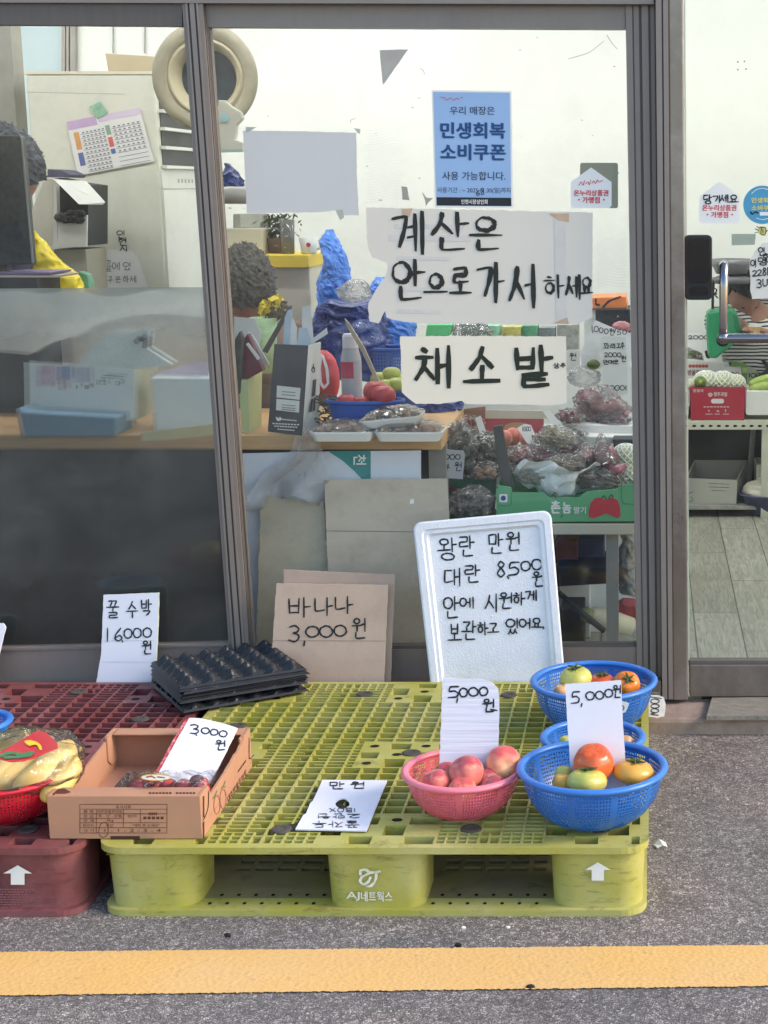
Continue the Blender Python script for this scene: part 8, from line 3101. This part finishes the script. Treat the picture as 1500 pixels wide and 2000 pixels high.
def person(label, base, head, yaw, nod, shirt, hair, hair_style, arms, name='person', sh=1.0):
    """base: pelvis point; head: head centre; faces -Y turned by yaw"""
    base, head = Vector(base), Vector(head)
    t = thing(name, label, 'person', (base.x, base.y, ZF))
    Rz = Matrix.Rotation(yaw, 3, 'Z')
    up = (head - base)
    neck = base + up * .84
    chest = base + up * .58
    waist = base + up * .2
    sx = Rz @ Vector((.19 * sh, 0, 0))
    pts, ed = [], []

    def P(v, r, r2=None):
        v = Vector(v) - wl(t)
        pts.append((v.x, v.y, v.z, r, r2 or r))
        return len(pts) - 1

    def E(a, b):
        ed.append((a, b))
    pel = P(base, .12, .09)
    wa = P(waist, .11, .085)
    ch = P(chest, .13, .09)
    nk = P(neck, .06)
    hd = P(head - Vector((0, 0, .04)), .065)
    E(pel, wa), E(wa, ch), E(ch, nk), E(nk, hd)
    shp = []
    for s_, (el, wr) in zip((-1, 1), arms):
        s0 = P(chest + sx * s_ + Vector((0, 0, .06)), .055)
        e0 = P(el, .043)
        w0 = P(wr, .028)
        hd0 = P(Vector(wr) + (Vector(wr) - Vector(el)).normalized() * .07, .034, .018)
        E(ch, s0), E(s0, e0), E(e0, w0), E(w0, hd0)
        hv = Vector(wr) + (Vector(wr) - Vector(el)).normalized() * .07
        dirv = (Vector(wr) - Vector(el)).normalized()
        side = dirv.cross(Vector((0, 0, 1))).normalized()
        for f in range(4):
            b_ = hv + side * (f - 1.5) * .017
            f1 = P(b_ + dirv * .03, .009)
            f2 = P(b_ + dirv * (.055 + .008 * (f in (1, 2))) - Vector((0, 0, .02)), .0075)
            E(hd0, f1), E(f1, f2)
        th = P(hv - dirv * .02 + side * .035 * -s_, .011)
        t2_ = P(hv + dirv * .015 + side * .05 * -s_, .009)
        E(hd0, th), E(th, t2_)
    fw = Rz @ Vector((0, -1, 0))
    for s_ in (-1, 1):
        h0 = P(base + sx * s_ * .5, .09)
        k0 = P(base + sx * s_ * .55 + fw * (.40 if base.z < .75 else .03) - Vector((0, 0, .02 if base.z < .75 else base.z * .48)), .062)
        z_an = ZF + .06
        kk = Vector(pts[k0][:3]) + wl(t)
        a0 = P((kk.x, kk.y, z_an), .042)
        f0 = P(Vector((kk.x, kk.y, z_an - .03)) + fw * .16, .035, .03)
        E(pel, h0), E(h0, k0), E(k0, a0), E(a0, f0)
    body = skin('body', pts, ed, M_SKIN, t)
    Mh = Rz @ Matrix.Rotation(nod, 3, 'X')
    # head joined to the body mesh
    mb = MB().ball(head, .078, .098, .118, 32, 24, head_fn, Mh)
    for s_ in (-1, 1):
        mb.ball(head + Mh @ Vector((.079 * s_, .008, -.01)), .012, .022, .032, 10, 8, None, Mh)
    ho = mb.build('head', M_SKIN, t, smooth=True)
    bm = bmesh.new()
    bm.from_mesh(body.data)
    bm.from_mesh(ho.data)
    bm.to_mesh(body.data)
    bm.free()
    body.data.polygons.foreach_set('use_smooth', [True] * len(body.data.polygons))
    bpy.data.objects.remove(ho)
    mb = MB()
    for s_ in (-1, 1):
        mb.ball(head + Mh @ Vector((.030 * s_, -.083, .004)), .011, .008, .006, 10, 8, None, Mh)
    mb.build('eyes', M_INK, t, smooth=True)
    # hair cap
    rnd = random.Random(3)

    def hf(d):
        fr = .16 if d.y < -.35 else 0
        cut = -.05 if d.y > -.2 else .3
        if d.z < cut and hair_style != 'bushy' or (d.y < -.45 and d.z < .42):
            return .80
        if d.z < -.5:
            return .80
        return 1.12 + .09 * noise.noise(d * 7) + .05 * noise.noise(d * 18)
    mb = MB().ball(head + Mh @ Vector((0, .006, .012)), .084, .104, .122, 48, 36, hf, Mh)
    for v in list(mb.v):
        d = Mh.inverted() @ (v - head)
        if d.length < .088 or d.z < -.07:
            continue
        for k in range(1):
            q = Vector((rnd.uniform(-1, 1), rnd.uniform(-1, 1), rnd.uniform(-1, 1)))
            a = (v - head).normalized()
            w_ = a.cross(q).normalized() * .0022
            tip = v + a * rnd.uniform(0, .003) + q * .009
            mb.add([v - w_, v + w_, tip], [(0, 1, 2)])
    mb.build('hair', hair, t, smooth=False, fix=False)
    # shirt: the same joints, a little fuller
    sp = [pts[i] for i in range(3)]
    sp = [(x, y, z, a * 1.5, b * 1.45) for x, y, z, a, b in sp]
    se = [(0, 1), (1, 2)]
    nkp = Vector(pts[2][:3]).lerp(Vector(pts[3][:3]), .62)
    sp.append((nkp.x, nkp.y, nkp.z, .085, .08))
    se.append((2, 3))
    for s_, (el, wr) in zip((-1, 1), arms):
        s0 = chest + sx * s_ + Vector((0, 0, .06)) - wl(t)
        e0 = Vector(el) - wl(t)
        m0 = s0.lerp(e0, .8)
        i = len(sp)
        sp += [(*s0, .09, .085), (*m0, .075, .07)]
        se += [(2, i), (i, i + 1)]
    skin('shirt', sp, se, shirt, t)
    # trousers
    tp = [(*pts[0][:3], .16, .125)]
    te = []
    n = len(pts)
    for j in (n - 8, n - 4):
        i = len(tp)
        for q in range(3):
            x, y, z, a, b = pts[j + q]
            tp.append((x, y, z, a * 1.15, b * 1.15))
        te += [(0, i), (i, i + 1), (i + 1, i + 2)]
    skin('trousers', tp, te, mat('trousers_dark', C(52, 54, 62), .8, .1), t)
    return t


def stripes():
    m, N, L = newmat('striped_shirt')
    out = N.new('ShaderNodeOutputMaterial')
    b = N.new('ShaderNodeBsdfPrincipled')
    L.new(b.outputs[0], out.inputs[0])
    tc = N.new('ShaderNodeTexCoord')
    n = N.new('ShaderNodeTexNoise')
    n.inputs['Scale'].default_value = 5
    L.new(tc.outputs['Object'], n.inputs['Vector'])
    sp = N.new('ShaderNodeSeparateXYZ')
    L.new(tc.outputs['Object'], sp.inputs[0])
    a = N.new('ShaderNodeMath')
    a.operation = 'MULTIPLY_ADD'
    a.inputs[1].default_value = .05
    L.new(n.outputs[0], a.inputs[0])
    L.new(sp.outputs[2], a.inputs[2])
    s = N.new('ShaderNodeMath')
    s.operation = 'MULTIPLY'
    s.inputs[1].default_value = 62
    L.new(a.outputs[0], s.inputs[0])
    f = N.new('ShaderNodeMath')
    f.operation = 'FRACT'
    L.new(s.outputs[0], f.inputs[0])
    g = N.new('ShaderNodeMath')
    g.operation = 'LESS_THAN'
    g.inputs[1].default_value = .42
    L.new(f.outputs[0], g.inputs[0])
    mx = N.new('ShaderNodeMix')
    mx.data_type = 'RGBA'
    mx.inputs['A'].default_value = C(226, 224, 216)
    mx.inputs['B'].default_value = C(48, 50, 58)
    L.new(g.outputs[0], mx.inputs['Factor'])
    L.new(mx.outputs['Result'], b.inputs['Base Color'])
    b.inputs['Roughness'].default_value = .85
    return m


# right: seated person in a striped shirt behind the shelf
h = W(1449, 574, 7.12)
bz = Vector((W(1510, 700, 7.2).x, 7.2, .58))
person('person in a black and white striped shirt bending over a paper cup behind the scale', bz, h, .5, .75, stripes(), M_HAIR, 'short',
       ((W(1446, 640, 7.06), W(1464, 650, 6.94)), (W(1530, 668, 7.0), W(1496, 654, 6.93))), sh=.95)
# middle: seated person seen from behind
h = W(480, 566, 5.25)
person('person with bushy grey black hair sitting with their back to the window', (h.x - .02, 5.28, .60), h, R(200), .05, mat('shirt_taupe', C(150, 128, 114), .85, .15, 20), M_HAIRG, 'bushy',
       (((h.x - .22, 5.2, .80), (h.x - .2, 5.42, .76)), ((h.x + .2, 5.25, .80), (h.x + .14, 5.46, .76))))
# left: standing person behind the monitor
h = W(10, 336, 5.08)
person('person with dark navy hair standing behind the black monitor', (h.x - .12, 5.14, .92), h, R(-60), .3, mat('jacket_navy', C(70, 74, 86), .8, .2, 20), mat('hair_navy', C(58, 64, 76), .5, .5, 60, bump=.5, bs=60), 'bushy',
       (((h.x + .04, 5.0, 1.12), (h.x - .05, 4.95, .96)), ((h.x - .34, 5.12, 1.12), (h.x - .3, 4.96, .98))))


# stools under the two seated people
for x, y, z, lab in ((W(1510, 700, 7.2).x, 7.22, .47, 'grey stool under the person in the striped shirt'), (W(480, 566, 5.25).x, 5.26, .48, 'grey stool under the person with bushy hair')):
    t = thing('stool', lab, 'stool', (x, y, ZF))
    MB().lathe([(0, z - .03), (.16, z - .03), (.165, z - .01), (.15, z), (0, z)], (x, y, 0), 28).build('seat', M_GREYM, t)
    for a in range(4):
        ca, sa = math.cos(a * 1.5708 + .78), math.sin(a * 1.5708 + .78)
        MB().tube([(x + ca * .12, y + sa * .12, z - .03), (x + ca * .16, y + sa * .16, ZF)], .012, 8).build('leg', M_GREYM, t)

# the green pallet is a touch wider than the standard size; the maroon one stands clear of it
pg.scale.x = 1.014
pg.location.x -= .0077
pr.location.x -= .016
